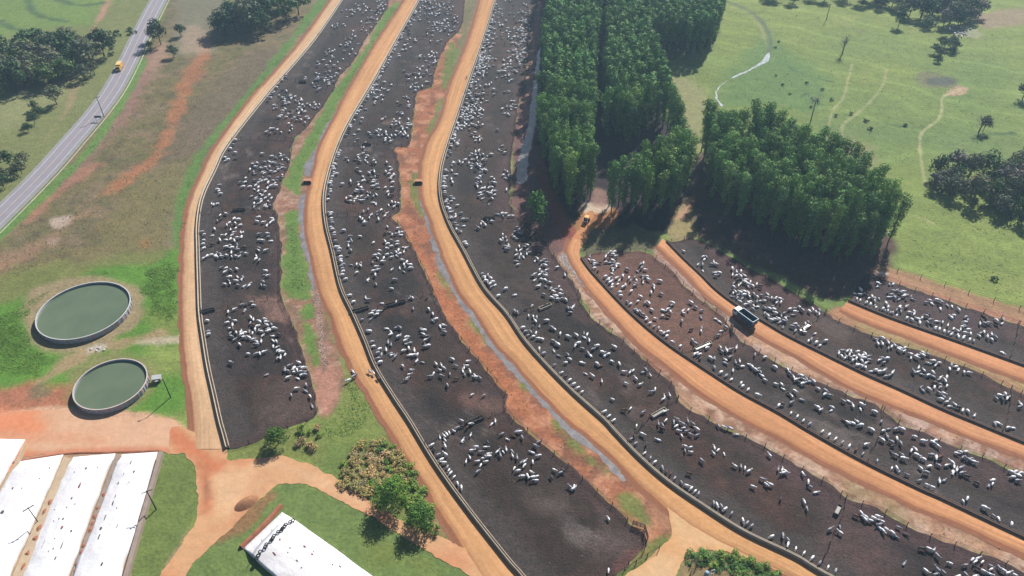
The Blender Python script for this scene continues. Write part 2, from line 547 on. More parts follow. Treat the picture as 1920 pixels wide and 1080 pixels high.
    a([(-150, 730), (-120, 620), (40, 560), (90, 535), (180, 505), (290, 490), (330, 470), (346, 500), (344, 600), (330, 640), (280, 650), (290, 700), (350, 700), (356, 765), (330, 780), (240, 780), (130, 770), (100, 735), (40, 720)], LUSH, 2, 1.5, 6, 0.95, 66)
    a([(268, 112), (246, 160), (212, 218), (166, 282), (104, 346), (42, 404), (-60, 495)], S(104, 150, 70), 1.0, 0.6, 4, 0.85, 67, False, 1.8)
    a([(270, 590), (330, 570), (345, 590), (340, 625), (300, 625)], S(140, 150, 80), 3, 2, 5, 0.7, 68)
    a([(60, 545), (170, 518), (250, 535), (268, 575), (250, 610), (170, 655), (90, 662), (50, 620)], S(166, 148, 116), 1.2, 1, 4, 0.95, 69)
    a([(130, 700), (190, 665), (255, 668), (290, 695), (282, 735), (240, 772), (170, 785), (125, 750)], S(150, 142, 98), 1.5, 1, 4, 0.75, 70)
    a([(345, 632), (300, 632), (230, 650), (170, 670), (120, 700), (60, 730), (40, 750), (80, 700), (150, 655), (230, 632), (300, 622)], S(180, 152, 120), 1.2, 1.2, 4, 0.85, 71)
    a([(255, 642), (305, 630), (345, 631), (345, 640), (300, 645)], S(212, 192, 172), 0.8, 0.8, 3, 0.8, 72)
    a([(165, 652), (195, 640), (200, 650), (170, 662)], S(205, 196, 182), 0.5, 0.8, 2, 0.7, 73)
    a([(-60, 750), (20, 725), (60, 722), (120, 735), (128, 768), (0, 800), (-60, 800)], S(186, 118, 96), 2, 2, 4, 0.9, 74)
    a([(55, 730), (85, 720), (90, 745), (60, 750)], S(128, 118, 92), 1, 1.5, 2, 0.8, 75)
    # yard in front of the silage
    a([(-200, 800), (0, 772), (128, 763), (326, 786), (322, 850), (0, 870), (-200, 880)], S(218, 176, 146), 0.5, 0.4, 3, 1, 76)
    a([(-200, 785), (40, 772), (70, 800), (60, 830), (0, 822), (-200, 840)], S(226, 146, 108), 2.5, 2, 5, 0.85, 77)
    a([(0, 830), (60, 822), (150, 840), (300, 838), (322, 852), (100, 862), (20, 880)], S(212, 140, 108), 0.8, 1, 4, 0.8, 78)
    a([(-150, 822), (322, 846), (260, 1260), (-150, 1260)], S(190, 160, 132), 0.6, 0.5, 3, 0.9, 79)
    # lawns round the junction
    a([(300, 850), (345, 846), (366, 862), (374, 900), (370, 965), (318, 1050), (250, 1180), (210, 1180), (240, 1080), (270, 960)], S(120, 138, 76), 0.8, 0.6, 4, 1, 80)
    a([(440, 985), (520, 912), (560, 906), (640, 930), (760, 1000), (900, 1085), (1000, 1180), (300, 1200), (360, 1060), (395, 1015)], S(118, 140, 80), 1.0, 0.8, 4, 1, 81)
    a([(700, 1010), (800, 1050), (790, 1075), (700, 1040)], S(132, 142, 72), 3, 3, 5, 0.6, 82)
    a([(420, 985), (500, 925), (512, 935), (470, 985), (410, 1020)], S(158, 112, 84), 1, 1, 3, 0.8, 83)
    a([(430, 842), (548, 800), (600, 780), (650, 700), (700, 745), (790, 860), (860, 960), (880, 1010), (800, 1000), (690, 935), (600, 880), (540, 858), (440, 860)], S(128, 138, 76), 1.2, 1, 4, 1, 84)
    a([(600, 870), (640, 800), (700, 800), (660, 850), (640, 900)], S(110, 134, 72), 2, 1.5, 4, 0.7, 85)
    a([(760, 870), (860, 975), (870, 1010), (815, 1000), (800, 930)], S(168, 138, 104), 1.5, 1.2, 3, 0.8, 86)
    a([(830, 960), (850, 960), (880, 1010), (870, 1028), (838, 1005)], S(150, 104, 84), 1, 1, 3, 0.9, 87)
    # strip between the first and second pen rows
    strip1 = [(740, -60), (720, 25), (690, 67), (680, 84), (665, 112), (635, 145), (625, 170), (605, 200), (575, 237), (550, 270), (542, 312), (512, 382), (517, 400), (525, 445), (526, 540), (545, 600), (560, 640), (572, 680), (587, 730), (597, 780), (640, 790), (720, 800), (690, 740), (655, 690), (635, 640), (618, 590), (600, 540), (582, 470), (576, 420), (578, 370), (590, 320), (603, 270), (626, 225), (665, 150), (710, 75), (762, 0), (800, -60)]
    a(strip1, S(166, 124, 104), 0.8, 0.8, 4, 1, 90)
    a(strip1, S(200, 164, 146), 0.8, 0.5, 4, 0.7, 88, patch=(2.4, 0.2, 0.25))
    a(strip1, S(118, 104, 80), 0.8, 0.5, 4, 0.6, 89, patch=(2.6, 0.25, 0.25))
    for i, q in enumerate([[(728, 15), (765, 5), (705, 85), (672, 150), (640, 190), (612, 240), (600, 268), (575, 305), (566, 340), (560, 365), (538, 352), (534, 340), (556, 292), (580, 250), (602, 214), (630, 165), (668, 114), (688, 84)],
                           [(534, 402), (564, 397), (562, 420), (566, 450), (577, 495), (585, 545), (580, 560), (540, 558), (529, 520), (536, 450)],
                           [(562, 576), (584, 567), (590, 595), (565, 598)], [(566, 605), (588, 612), (602, 680), (596, 690), (582, 682), (572, 640)]]):
        a(q, S(108, 142, 68), 0.7, 1.0, 3, 0.95, 91 + i)
    a([(612, 575), (632, 600), (690, 720), (720, 800), (640, 835), (560, 805), (604, 790), (636, 752), (648, 700), (628, 640)], S(130, 146, 78), 0.9, 0.8, 3, 0.95, 96)
    a([(588, 700), (630, 690), (635, 745), (605, 772)], S(190, 140, 122), 1, 1, 3, 0.8, 97)
    a([(640, 590), (660, 640), (690, 700), (668, 690), (640, 640)], S(150, 138, 90), 1, 1, 3, 0.7, 98)
    # strip between the second and third rows: raw red earth with weeds
    strip2 = [(880, -60), (872, 0), (865, 50), (835, 85), (815, 137), (810, 162), (782, 175), (777, 212), (767, 270), (740, 277), (747, 307), (751, 390), (732, 405), (752, 425), (782, 482), (802, 520), (830, 590), (867, 640), (905, 685), (942, 730), (950, 747), (920, 778), (950, 776), (980, 799), (1016, 831), (1055, 865), (1090, 897), (1125, 927), (1160, 960), (1185, 985), (1215, 1010), (1210, 1030), (1160, 1078), (1235, 1030), (1256, 1000), (1258, 960), (1246, 908), (1196, 862), (1150, 860), (1095, 808), (1020, 740), (975, 690), (930, 640), (898, 590), (860, 540), (830, 470), (812, 420), (795, 370), (792, 320), (802, 270), (826, 225), (850, 150), (880, 75), (902, 0), (920, -60)]
    a(strip2, S(176, 116, 88), 0.8, 0.8, 4, 1, 100)
    a(strip2, S(206, 150, 118), 0.8, 0.5, 4, 0.9, 114, patch=(3.4, 0.15, 0.25))
    a(strip2, S(132, 92, 76), 0.8, 0.5, 4, 0.75, 115, patch=(3.0, 0.25, 0.25))
    a([(872, 0), (900, -20), (880, 75), (860, 120), (852, 140), (846, 110), (862, 70)], S(122, 126, 92), 1, 1.5, 4, 0.85, 101)
    for i, q in enumerate([[(842, 80), (858, 92), (845, 150), (832, 170), (828, 150)], [(822, 190), (836, 186), (815, 240), (804, 268), (798, 262)], [(772, 330), (795, 330), (792, 370), (798, 410), (785, 400), (772, 380)],
                           [(822, 505), (834, 520), (850, 548), (842, 560), (826, 530)], [(872, 590), (890, 598), (935, 652), (918, 650), (895, 625)],
                           [(960, 690), (985, 715), (1000, 735), (985, 735)], [(1040, 780), (1090, 835), (1145, 885), (1130, 890), (1085, 850), (1050, 810)], [(1160, 930), (1185, 925), (1215, 965), (1220, 990), (1180, 970)], [(1215, 1020), (1245, 1000), (1256, 1012), (1236, 1032), (1165, 1082), (1158, 1078), (1210, 1040)]]):
        a(q, S(116, 136, 72), 0.8, 1.2, 3, 0.85, 102 + i)
    a([(752, 425), (790, 470), (840, 560), (900, 645), (960, 720), (1010, 790), (1040, 830), (960, 770), (905, 690), (830, 590), (785, 490)], S(190, 120, 82), 1.5, 1.5, 4, 0.7, 112)
    a([(1216, 955), (1250, 940), (1256, 985), (1240, 1000)], S(190, 142, 110), 1.5, 1.5, 3, 0.7, 113)
    # right of the third row up to the trees, forest floor, clearing
    a([(1012, -60), (1000, 20), (987, 100), (985, 150), (972, 190), (962, 260), (958, 340), (962, 405), (1000, 430), (1042, 485), (1068, 470), (1085, 440), (1060, 410), (1030, 360), (1012, 300), (1010, 200), (1022, 90), (1045, -60)], S(128, 96, 92), 0.8, 1, 4, 1, 120)
    a([(1008, 10), (1016, 20), (1006, 100), (998, 170), (986, 220), (975, 260), (976, 220), (988, 150), (994, 90)], S(186, 146, 130), 0.8, 1, 3, 0.85, 121)
    a([(1030, -60), (1120, -60), (1350, -80), (1348, 40), (1325, 90), (1240, 100), (1250, 220), (1300, 340), (1300, 380), (1260, 430), (1150, 440), (1095, 420), (1060, 410), (1030, 360), (1010, 300), (1010, 200), (1022, 80)], SHADED_DARKSOIL, 1.5, 1.5, 5, 1, 122)
    a([(1012, 280), (1022, 300), (1040, 360), (1062, 405), (1085, 440), (1068, 470), (1046, 430), (1025, 370), (1006, 320)], S(150, 86, 74), 1, 0.8, 3, 0.95, 123)
    a([(1085, 440), (1082, 410), (1100, 385), (1150, 390), (1155, 410), (1148, 425), (1100, 450)], S(186, 130, 86), 1.2, 1.2, 3, 0.9, 124)
    a([(1092, 398), (1094, 382), (1140, 382), (1144, 394), (1115, 401)], S(214, 196, 176), 0.8, 0.6, 3, 0.9, 125)
    a([(1112, 385), (1112, 355), (1138, 358), (1140, 385)], S(166, 132, 120), 1, 0.8, 3, 0.8, 126)
    a([(1255, 450), (1262, 400), (1290, 372), (1312, 345), (1318, 355), (1300, 385), (1300, 420), (1310, 445)], S(168, 152, 108), 1.2, 1.5, 4, 0.95, 127)
    a([(1265, 410), (1292, 378), (1306, 362), (1306, 375), (1292, 395), (1288, 410)], S(204, 158, 132), 1, 1, 3, 0.8, 128)
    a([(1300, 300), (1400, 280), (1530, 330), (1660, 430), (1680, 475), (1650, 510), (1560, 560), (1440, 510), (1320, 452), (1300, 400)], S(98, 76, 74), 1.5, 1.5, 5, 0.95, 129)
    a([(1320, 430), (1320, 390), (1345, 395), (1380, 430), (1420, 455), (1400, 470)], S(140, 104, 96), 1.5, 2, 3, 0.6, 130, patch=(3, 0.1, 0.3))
    a([(1098, 448), (1120, 430), (1200, 425), (1240, 448), (1228, 470), (1100, 478)], S(110, 106, 84), 1.2, 1.5, 3, 0.9, 131)
    # strips behind the right-hand rows
    strip3 = [(1045, 485), (1068, 520), (1088, 555), (1120, 602), (1160, 632), (1185, 657), (1220, 685), (1260, 722), (1277, 757), (1335, 790), (1385, 815), (1440, 840), (1502, 880), (1547, 902), (1590, 937), (1652, 957), (1715, 995), (1790, 1022), (1865, 1050), (2060, 1140), (2060, 1090), (1915, 1032), (1815, 985), (1715, 945), (1590, 890), (1470, 822), (1395, 783), (1325, 740), (1260, 690), (1197, 640), (1150, 590), (1105, 540), (1076, 495), (1064, 470)]
    a(strip3, S(172, 130, 108), 0.8, 0.8, 4, 1, 140)
    a(strip3, S(216, 186, 164), 0.8, 0.5, 4, 0.85, 156, patch=(2.0, 0.0, 0.25))
    a(strip3, S(126, 92, 78), 0.8, 0.5, 4, 0.55, 157, patch=(2.0, 0.3, 0.25))
    a([(1210, 690), (1290, 720), (1400, 790), (1560, 880), (1700, 945), (1900, 1040), (1900, 1020), (1690, 925), (1540, 862), (1390, 775), (1290, 705), (1200, 645)], S(158, 104, 84), 1, 1.5, 3, 0.7, 141)
    a([(1270, 760), (1340, 780), (1450, 835), (1600, 915), (1760, 1000), (1900, 1062), (1900, 1045), (1740, 970), (1600, 895), (1440, 815), (1320, 755), (1260, 725)], S(196, 156, 126), 1.2, 2, 4, 0.75, 142, patch=(5, 0.0, 0.5))
    a([(1590, 900), (1700, 960), (1690, 975), (1600, 930)], S(152, 134, 94), 2, 2, 4, 0.6, 143)
    strip4 = [(1235, 490), (1287, 540), (1335, 577), (1370, 612), (1385, 635), (1435, 667), (1515, 710), (1577, 735), (1652, 765), (1690, 797), (1727, 810), (1777, 835), (1840, 855), (1918, 890), (2010, 930), (2010, 890), (1915, 850), (1810, 810), (1740, 780), (1665, 752), (1590, 720), (1515, 675), (1440, 633), (1412, 617), (1360, 577), (1318, 545), (1258, 482), (1225, 462)]
    a(strip4, S(170, 128, 108), 0.8, 0.8, 4, 1, 145)
    a(strip4, S(212, 184, 168), 0.8, 0.5, 4, 0.8, 158, patch=(2.0, 0.05, 0.25))
    a(strip4, S(126, 96, 84), 0.8, 0.5, 4, 0.5, 159, patch=(2.0, 0.3, 0.25))
    a([(1385, 632), (1440, 640), (1520, 690), (1600, 725), (1700, 775), (1915, 870), (1915, 858), (1800, 830), (1650, 760), (1560, 725), (1440, 660)], S(208, 168, 138), 1.2, 2, 4, 0.75, 146, patch=(5, -0.1, 0.5))
    a([(1232, 485), (1250, 490), (1330, 550), (1345, 570), (1320, 562)], S(190, 160, 150), 0.8, 1, 3, 0.7, 147)
    strip5 = [(1545, 590), (1590, 612), (1640, 632), (1715, 655), (1765, 672), (1815, 692), (1865, 715), (1918, 740), (2000, 775), (2000, 745), (1918, 708), (1840, 680), (1765, 652), (1690, 623), (1627, 600), (1580, 575)]
    a(strip5, S(182, 138, 108), 0.8, 0.8, 4, 1, 150)
    a([(1600, 612), (1700, 648), (1860, 705), (1940, 740), (1940, 728), (1840, 690), (1700, 638), (1610, 605)], S(178, 158, 112), 1, 1, 3, 0.8, 151)
    a([(1640, 498), (1665, 500), (1795, 540), (1925, 580), (2010, 605), (2010, 650), (1918, 615), (1865, 595), (1765, 562), (1705, 541), (1635, 518)], S(176, 140, 108), 0.8, 0.8, 4, 1, 152)
    a([(1640, 515), (1720, 542), (1800, 572), (1925, 612), (1925, 604), (1790, 560), (1700, 530), (1645, 508)], S(198, 142, 118), 0.6, 0.6, 3, 0.8, 153)
    a([(1640, 508), (1660, 508), (1665, 518), (1645, 516)], S(225, 215, 210), 0.5, 0.6, 2, 0.8, 154)
    a([(1280, 1040), (1300, 1034), (1345, 1032), (1400, 1045), (1450, 1066), (1560, 1120), (1400, 1180), (1260, 1160)], S(150, 132, 96), 0.7, 0.6, 3, 1, 155)
    nx, ny = len(xs), len(ys)
    i = np.arange(nx * ny).reshape(ny, nx)
    F = np.stack([i[:-1, :-1], i[:-1, 1:], i[1:, 1:], i[1:, :-1]], -1).reshape(-1, 4)
    Z = 0.05 * fbm(X, Y, 6, 60)
    V = np.stack([X, Y, np.minimum(Z, 0.0)], 1)
    struct('ground', np_mesh('ground', V, F, np.clip(p.C, 0.005, 0.9), smooth=True, mats=[MT['ground']]))
build_ground()

# ------------------------------------------------------------------ clay feed roads, raised a little, with a cut bank on the drain side
ROADS = {
 'A': [((x, y), (q, y)) for y, x, q in [(-60, 664, 681), (0, 622, 640), (75, 568, 588), (150, 504, 524), (175, 480, 502), (270, 410, 427), (320, 383, 401), (370, 360, 378), (420, 350, 369), (470, 346, 369), (540, 345, 371), (590, 344, 373), (640, 347, 380), (690, 352, 388), (740, 360, 399), (790, 365, 410), (815, 364, 417), (842, 366, 424)]],
 'B': [((x, y), (q, y)) for y, x, q in [(-60, 795, 816), (0, 760, 784), (75, 711, 742), (150, 666, 700), (225, 627, 655), (270, 604, 633), (320, 591, 616), (370, 579, 606), (420, 577, 609), (470, 585, 621), (540, 602, 637), (590, 624, 660), (640, 642, 682), (690, 664, 702), (740, 695, 732), (790, 724, 765), (810, 737, 777), (860, 767, 807), (910, 800, 841), (960, 828, 878), (1010, 860, 917), (1060, 890, 957), (1080, 903, 975), (1160, 960, 1040)]],
 'C': [((x, y), (q, y)) for y, x, q in [(-60, 919, 944), (0, 902, 927), (75, 880, 904), (150, 850, 878), (225, 827, 853), (270, 803, 838), (320, 792, 825), (370, 795, 824), (420, 812, 840), (470, 830, 867), (540, 862, 905), (590, 899, 948), (640, 931, 982), (690, 977, 1026), (740, 1021, 1076), (790, 1071, 1132), (810, 1097, 1150)]] + [((1155, 860), (1196, 858)), ((1206, 912), (1250, 905)), ((1262, 962), (1318, 952)), ((1340, 1012), (1394, 1000)), ((1440, 1062), (1490, 1046)), ((1482, 1080), (1547, 1080)), ((1640, 1160), (1690, 1150))],
 'D': [((1074, 448), (1098, 452)), ((1066, 467), (1086, 473)), ((1076, 495), (1098, 498)), ((1105, 540), (1133, 538)), ((1150, 590), (1181, 588)), ((1197, 640), (1242, 640)), ((1260, 690), (1312, 688)), ((1325, 740), (1385, 735)), ((1395, 783), (1455, 773)), ((1470, 822), (1520, 812)), ((1552, 868), (1615, 865)), ((1665, 922), (1720, 917)), ((1715, 946), (1765, 937)), ((1815, 988), (1860, 982)), ((1915, 1034), (1940, 1020)), ((2040, 1095), (2080, 1090))],
 'E': [((1233, 460), (1243, 447)), ((1258, 484), (1281, 486)), ((1290, 514), (1312, 515)), ((1318, 545), (1340, 543)), ((1360, 579), (1378, 572)), ((1412, 619), (1440, 610)), ((1440, 636), (1478, 632)), ((1515, 677), (1540, 663)), ((1590, 722), (1620, 702)), ((1665, 754), (1690, 733)), ((1740, 782), (1765, 768)), ((1810, 813), (1840, 799)), ((1915, 852), (1935, 838)), ((1995, 890), (2020, 872))],
 'F': [((1576, 579), (1590, 565)), ((1627, 602), (1650, 590)), ((1690, 625), (1715, 614)), ((1765, 654), (1790, 640)), ((1840, 682), (1865, 667)), ((1918, 710), (1945, 696)), ((2000, 742), (2025, 725))],
}
ROAD_Z = 0.05
def onward(P, k):
    (a, b_), (c, d) = P[-2], P[-1]
    return (c + (c - a) * k, d + (d - b_) * k)
for _k, _n in (('C', 1.5), ('D', 2.2), ('E', 3), ('F', 3)):
    ROADS[_k].append((onward([q[0] for q in ROADS[_k]], _n), onward([q[1] for q in ROADS[_k]], _n)))
RED_EDGE = {}
def build_road(key):
    pairs = ROADS[key]
    Lp, Rp = W([a for a, b in pairs], ROAD_Z), W([b for a, b in pairs], ROAD_Z)
    LR = spline(np.c_[Lp, Rp], 1.0)
    Lq, Rq = LR[:, :2], LR[:, 2:]
    n = len(Lq)
    s = np.r_[0, np.cumsum(np.hypot(*np.diff((Lq + Rq) / 2, axis=0).T))]
    nl = normals2((Lq + Rq) / 2)
    sign = np.sign(((Lq - Rq) * nl).sum(1))[:, None]
    out = nl * sign
    jl = fbm(Lq[:, 0], Lq[:, 1], 4, 11)[:, None] * 0.22
    Lq = Lq + out * jl
    M_ = 13
    rows, cols, uvs = [], [], []
    width = np.hypot(*(Lq - Rq).T)
    bank = S(164, 112, 84)  # red-brown soil, with the shaded side of the bank painted into the tone
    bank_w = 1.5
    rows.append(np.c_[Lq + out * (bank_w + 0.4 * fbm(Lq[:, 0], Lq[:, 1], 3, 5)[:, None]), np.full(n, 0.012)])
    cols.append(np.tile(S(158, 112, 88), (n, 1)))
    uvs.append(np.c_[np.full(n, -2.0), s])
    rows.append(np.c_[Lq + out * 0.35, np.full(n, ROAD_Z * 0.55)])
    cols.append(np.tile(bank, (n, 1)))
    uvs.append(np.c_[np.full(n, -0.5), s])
    tone = {'A': S(222, 186, 147), 'B': S(220, 170, 121), 'C': S(217, 167, 117), 'D': S(222, 164, 118), 'E': S(222, 164, 121), 'F': S(220, 160, 117)}[key]
    for k in range(M_):
        t = k / (M_ - 1)
        P = Lq * (1 - t) + Rq * t
        crown = 0.10 * (1 - (2 * t - 1) ** 2)
        c = np.tile(np.array(tone), (n, 1))
        ed = sstep(0.22, 0.0, t) * 0.55 + sstep(0.9, 1.0, t) * 0.2
        c = c * (1 - ed) + np.array(S(186, 128, 92)) * ed
        nn = fbm(P[:, 0] * 0.5, P[:, 1] * 0.5, 9, 70 + k // 4)
        c = c * (1 + 0.10 * nn[:, None])
        wt = math.exp(-((t - 0.33) / 0.07) ** 2) + math.exp(-((t - 0.66) / 0.07) ** 2)
        c = c * (1 + 0.15 * wt * (0.6 + 0.5 * fbm(s * 0.3, s * 0 + k, 6, 90)[:, None]))
        rows.append(np.c_[P, np.full(n, ROAD_Z + crown)])
        cols.append(c)
        uvs.append(np.c_[t * width, s])
    R = np.stack(rows, 1)
    m = R.shape[1]
    i = np.arange(n * m).reshape(n, m)
    F = np.stack([i[:-1, :-1], i[:-1, 1:], i[1:, 1:], i[1:, :-1]], -1).reshape(-1, 4)
    if sign[0] < 0:
        pass
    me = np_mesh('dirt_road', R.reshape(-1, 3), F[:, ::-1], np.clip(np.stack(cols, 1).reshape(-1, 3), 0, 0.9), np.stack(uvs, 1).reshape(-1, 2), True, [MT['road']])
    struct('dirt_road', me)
    RED_EDGE[key] = (Rq, -out)
    return me
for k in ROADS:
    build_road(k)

def sheet(name, px, z, mat, rgb, step=1.0, jag=0.4, scale=3.0, seed=1, rgb2=None, sub=True, areas=(), fine=3.0):
    """an irregular flat patch of soil, water or paving with its own crisp edge"""
    P = W(px, z)
    P = spline(np.c_[P, np.zeros(len(P))], step * 0.5, True)[:, :2]
    n = np.c_[fbm(P[:, 0], P[:, 1], scale, seed), fbm(P[:, 0], P[:, 1], scale, seed + 50)] * jag + np.c_[fbm(P[:, 0], P[:, 1], 0.9, seed + 7), fbm(P[:, 0], P[:, 1], 0.9, seed + 57)] * jag * 0.5
    P = P + n
    bm = bmesh.new()
    vs_ = [bm.verts.new((a, b, z)) for a, b in P]
    es = [bm.edges.new((vs_[i], vs_[(i + 1) % len(vs_)])) for i in range(len(vs_))]
    bmesh.ops.triangle_fill(bm, edges=es, use_beauty=True)
    if sub:
        for _ in range(7):
            long = [e for e in bm.edges if e.calc_length() > fine]
            if not long:
                break
            bmesh.ops.subdivide_edges(bm, edges=long, cuts=1)
        bmesh.ops.triangulate(bm, faces=bm.faces)
    for f in bm.faces:
        if f.normal.z < 0:
            f.normal_flip()
    me = bpy.data.meshes.new(name)
    bm.to_mesh(me)
    bm.free()
    V = np.empty(len(me.vertices) * 3, np.float32)
    me.vertices.foreach_get('co', V)
    V = V.reshape(-1, 3)
    c = np.tile(np.array(rgb), (len(V), 1))
    w = sstep(-0.4, 0.6, fbm(V[:, 0], V[:, 1], 7, seed + 9))[:, None]
    c = c * (1 - w) + np.array(rgb2 or tuple(q * 0.85 for q in rgb)) * w
    if areas:
        pt = Paint(V[:, 0], V[:, 1], rgb)
        pt.C = c
        for k_, ar in enumerate(areas):
            pt.area(ar[0], ar[1], ar[2], ar[3], 3, ar[4], 400 + k_)
        c = pt.C
    at = me.color_attributes.new('Col', 'FLOAT_COLOR', 'POINT')
    cc = np.ones((len(V), 4), np.float32)
    cc[:, :3] = c
    at.data.foreach_set('color', cc.ravel())
    me.materials.append(mat)
    return struct(name, me)

CLAY = S(216, 168, 122)
sheet('dirt_track', [(364, 812), (424, 842), (432, 862), (500, 858), (540, 858), (600, 880), (640, 905), (700, 945), (760, 980), (830, 1010), (880, 1030), (915, 1040), (980, 1085), (1000, 1130), (940, 1130), (880, 1078), (800, 1035), (730, 990), (660, 950), (600, 920), (560, 906), (520, 910), (495, 930), (470, 955), (440, 985), (400, 1020), (360, 1060), (330, 1100), (270, 1180), (230, 1180), (290, 1090), (340, 1020), (368, 975), (372, 940), (366, 880), (345, 850), (320, 846), (325, 800)], ROAD_Z + 0.012, MT['track'], S(216, 168, 126), seed=3, rgb2=S(212, 150, 110), fine=1.0, areas=[
    ([(320, 800), (345, 812), (385, 845), (420, 870), (400, 890), (370, 862), (330, 845)], S(206, 120, 82), 1.2, 0.9, 0.8),
    ([(368, 860), (392, 880), (400, 930), (396, 965), (380, 960), (376, 910)], S(198, 120, 84), 1.2, 0.8, 0.75),
    ([(384, 900), (392, 905), (393, 940), (386, 940)], S(150, 88, 66), 0.5, 0.4, 0.8),
    ([(410, 885), (470, 880), (480, 905), (440, 960), (410, 970), (400, 930)], S(228, 190, 150), 2.0, 1.0, 0.7),
    ([(350, 1000), (390, 965), (420, 950), (380, 1010), (330, 1070)], S(224, 176, 130), 1.5, 0.8, 0.6),
    ([(470, 870), (540, 868), (640, 915), (700, 955), (690, 960), (600, 910), (540, 885)], S(228, 186, 148), 1.0, 0.6, 0.6),
    ([(880, 1040), (980, 1080), (1000, 1130), (930, 1110)], S(226, 182, 138), 1.5, 0.8, 0.6)])
sheet('dirt_track', [(1240, 900), (1262, 925), (1340, 985), (1430, 1040), (1470, 1075), (1440, 1062), (1400, 1046), (1345, 1033), (1300, 1035), (1283, 1045), (1260, 1100), (1240, 1180), (1060, 1180), (1110, 1120), (1165, 1083), (1236, 1032), (1254, 1004), (1259, 980), (1250, 940)], ROAD_Z + 0.014, MT['track'], S(218, 168, 119), seed=5, rgb2=S(216, 164, 115), fine=1.2, areas=[
    ([(1262, 960), (1330, 1000), (1400, 1030), (1420, 1046), (1345, 1026), (1290, 1020), (1262, 1000)], S(228, 190, 146), 2.0, 1.5, 0.7),
    ([(1160, 1085), (1240, 1040), (1275, 1050), (1250, 1120), (1110, 1150)], S(228, 192, 150), 2.0, 1.0, 0.7),
    ([(1285, 975), (1298, 972), (1305, 1000), (1292, 1004)], S(196, 150, 106), 1.0, 0.8, 0.5)])
sheet('dirt_track', [(1068, 470), (1074, 450), (1086, 428), (1096, 400), (1112, 396), (1108, 420), (1104, 442), (1090, 462), (1086, 474)], ROAD_Z + 0.01, MT['track'], S(208, 146, 100), seed=6, jag=0.5)

sheet('dirt_yard', [(-220, 800), (-60, 782), (30, 772), (100, 768), (128, 764), (150, 778), (200, 786), (240, 783), (326, 787), (322, 812), (320, 850), (302, 846), (220, 846), (120, 852), (40, 858), (20, 884), (-40, 905), (-220, 920)], 0.02, MT['track'], S(222, 178, 146), seed=8, jag=0.25, rgb2=S(218, 170, 136), fine=1.0, areas=[
    ([(-220, 785), (40, 765), (80, 790), (70, 815), (0, 822), (-220, 830)], S(228, 142, 100), 3.0, 1.5, 0.85),
    ([(0, 808), (120, 812), (200, 822), (190, 832), (60, 828), (0, 824)], S(214, 150, 116), 1.0, 0.6, 0.5),
    ([(20, 850), (140, 842), (322, 838), (322, 852), (120, 858), (20, 890)], S(206, 128, 96), 0.8, 0.8, 0.75)])
# drainage channels beside the roads: grey standing liquid between earth banks
m, nt, b = new_mat('drain_liquid')
co = node(nt, 'ShaderNodeTexCoord').outputs['Object']
nt.links.new(mixc(nt, S(156, 153, 156), S(118, 110, 108), noisefac(nt, co, 0.45)), b.inputs['Base Color'])
b.inputs['Roughness'].default_value = 0.18
b.inputs['Specular IOR Level'].default_value = 0.5
bump(nt, b, noisefac(nt, co, 1.5), 0.3, 0.02)
MT['liquid'] = m
DR = S(160, 158, 168)
for i, q in enumerate([
    [(700, 95), (710, 86), (690, 122), (672, 150), (655, 180), (632, 215), (612, 245), (602, 268), (594, 300), (587, 325), (574, 330), (571, 315), (580, 298), (596, 270), (604, 248), (625, 215), (650, 178), (668, 148), (684, 118)],
    [(562, 370), (575, 366), (576, 395), (575, 425), (580, 470), (587, 505), (592, 545), (585, 545), (578, 505), (570, 478), (563, 430), (560, 395)],
    [(842, 160), (848, 155), (834, 200), (820, 235), (806, 270), (798, 300), (792, 320), (786, 325), (784, 316), (796, 292), (806, 266), (822, 222), (832, 190)],
    [(785, 350), (792, 352), (795, 375), (804, 405), (812, 425), (824, 448), (832, 475), (842, 500), (866, 542), (892, 588), (922, 628), (954, 670), (1010, 738), (1066, 786), (1092, 810), (1130, 846), (1157, 876), (1172, 902), (1164, 900), (1142, 878), (1110, 848), (1066, 812), (1044, 788), (998, 740), (936, 672), (904, 630), (876, 590), (848, 545), (822, 500), (806, 448), (797, 412), (789, 385)],
    [(1010, 95), (1014, 95), (1009, 150), (1006, 190), (1004, 240), (992, 290), (986, 338), (970, 342), (968, 320), (976, 280), (990, 235), (996, 190), (1003, 140)]]):
    sheet('drainage_channel', q, 0.016, MT['liquid'], DR, 0.8, 0.6, 2.2, 20 + i, S(186, 186, 196))
MT['rubble'] = attr_mat('pale_rubble', 0.6, 2.2, 0.3, 0.9, 0.25, speck=(S(90, 80, 76), 2.0, 0.52, 0.8))
sheet('rubble_drain', [(1050, 482), (1060, 476), (1082, 495), (1100, 520), (1120, 545), (1152, 580), (1205, 628), (1236, 668), (1228, 672), (1172, 614), (1130, 578), (1103, 548), (1075, 516)], 0.02, MT['rubble'], S(176, 166, 164), 0.7, 0.5, 2.5, 33, S(196, 184, 178))
sheet('rubble_drain', [(588, 540), (597, 542), (604, 590), (608, 640), (615, 690), (604, 690), (598, 640), (592, 592)], 0.02, MT['rubble'], S(190, 160, 146), 0.7, 0.5, 2.5, 34, S(176, 140, 124))
m, nt, b = new_mat('stream_water')
co = node(nt, 'ShaderNodeTexCoord').outputs['Object']
nt.links.new(mixc(nt, S(215, 220, 225), S(150, 165, 165), noisefac(nt, co, 0.4)), b.inputs['Base Color'])
b.inputs['Roughness'].default_value = 0.12
b.inputs['Specular IOR Level'].default_value = 0.6
MT['stream'] = m
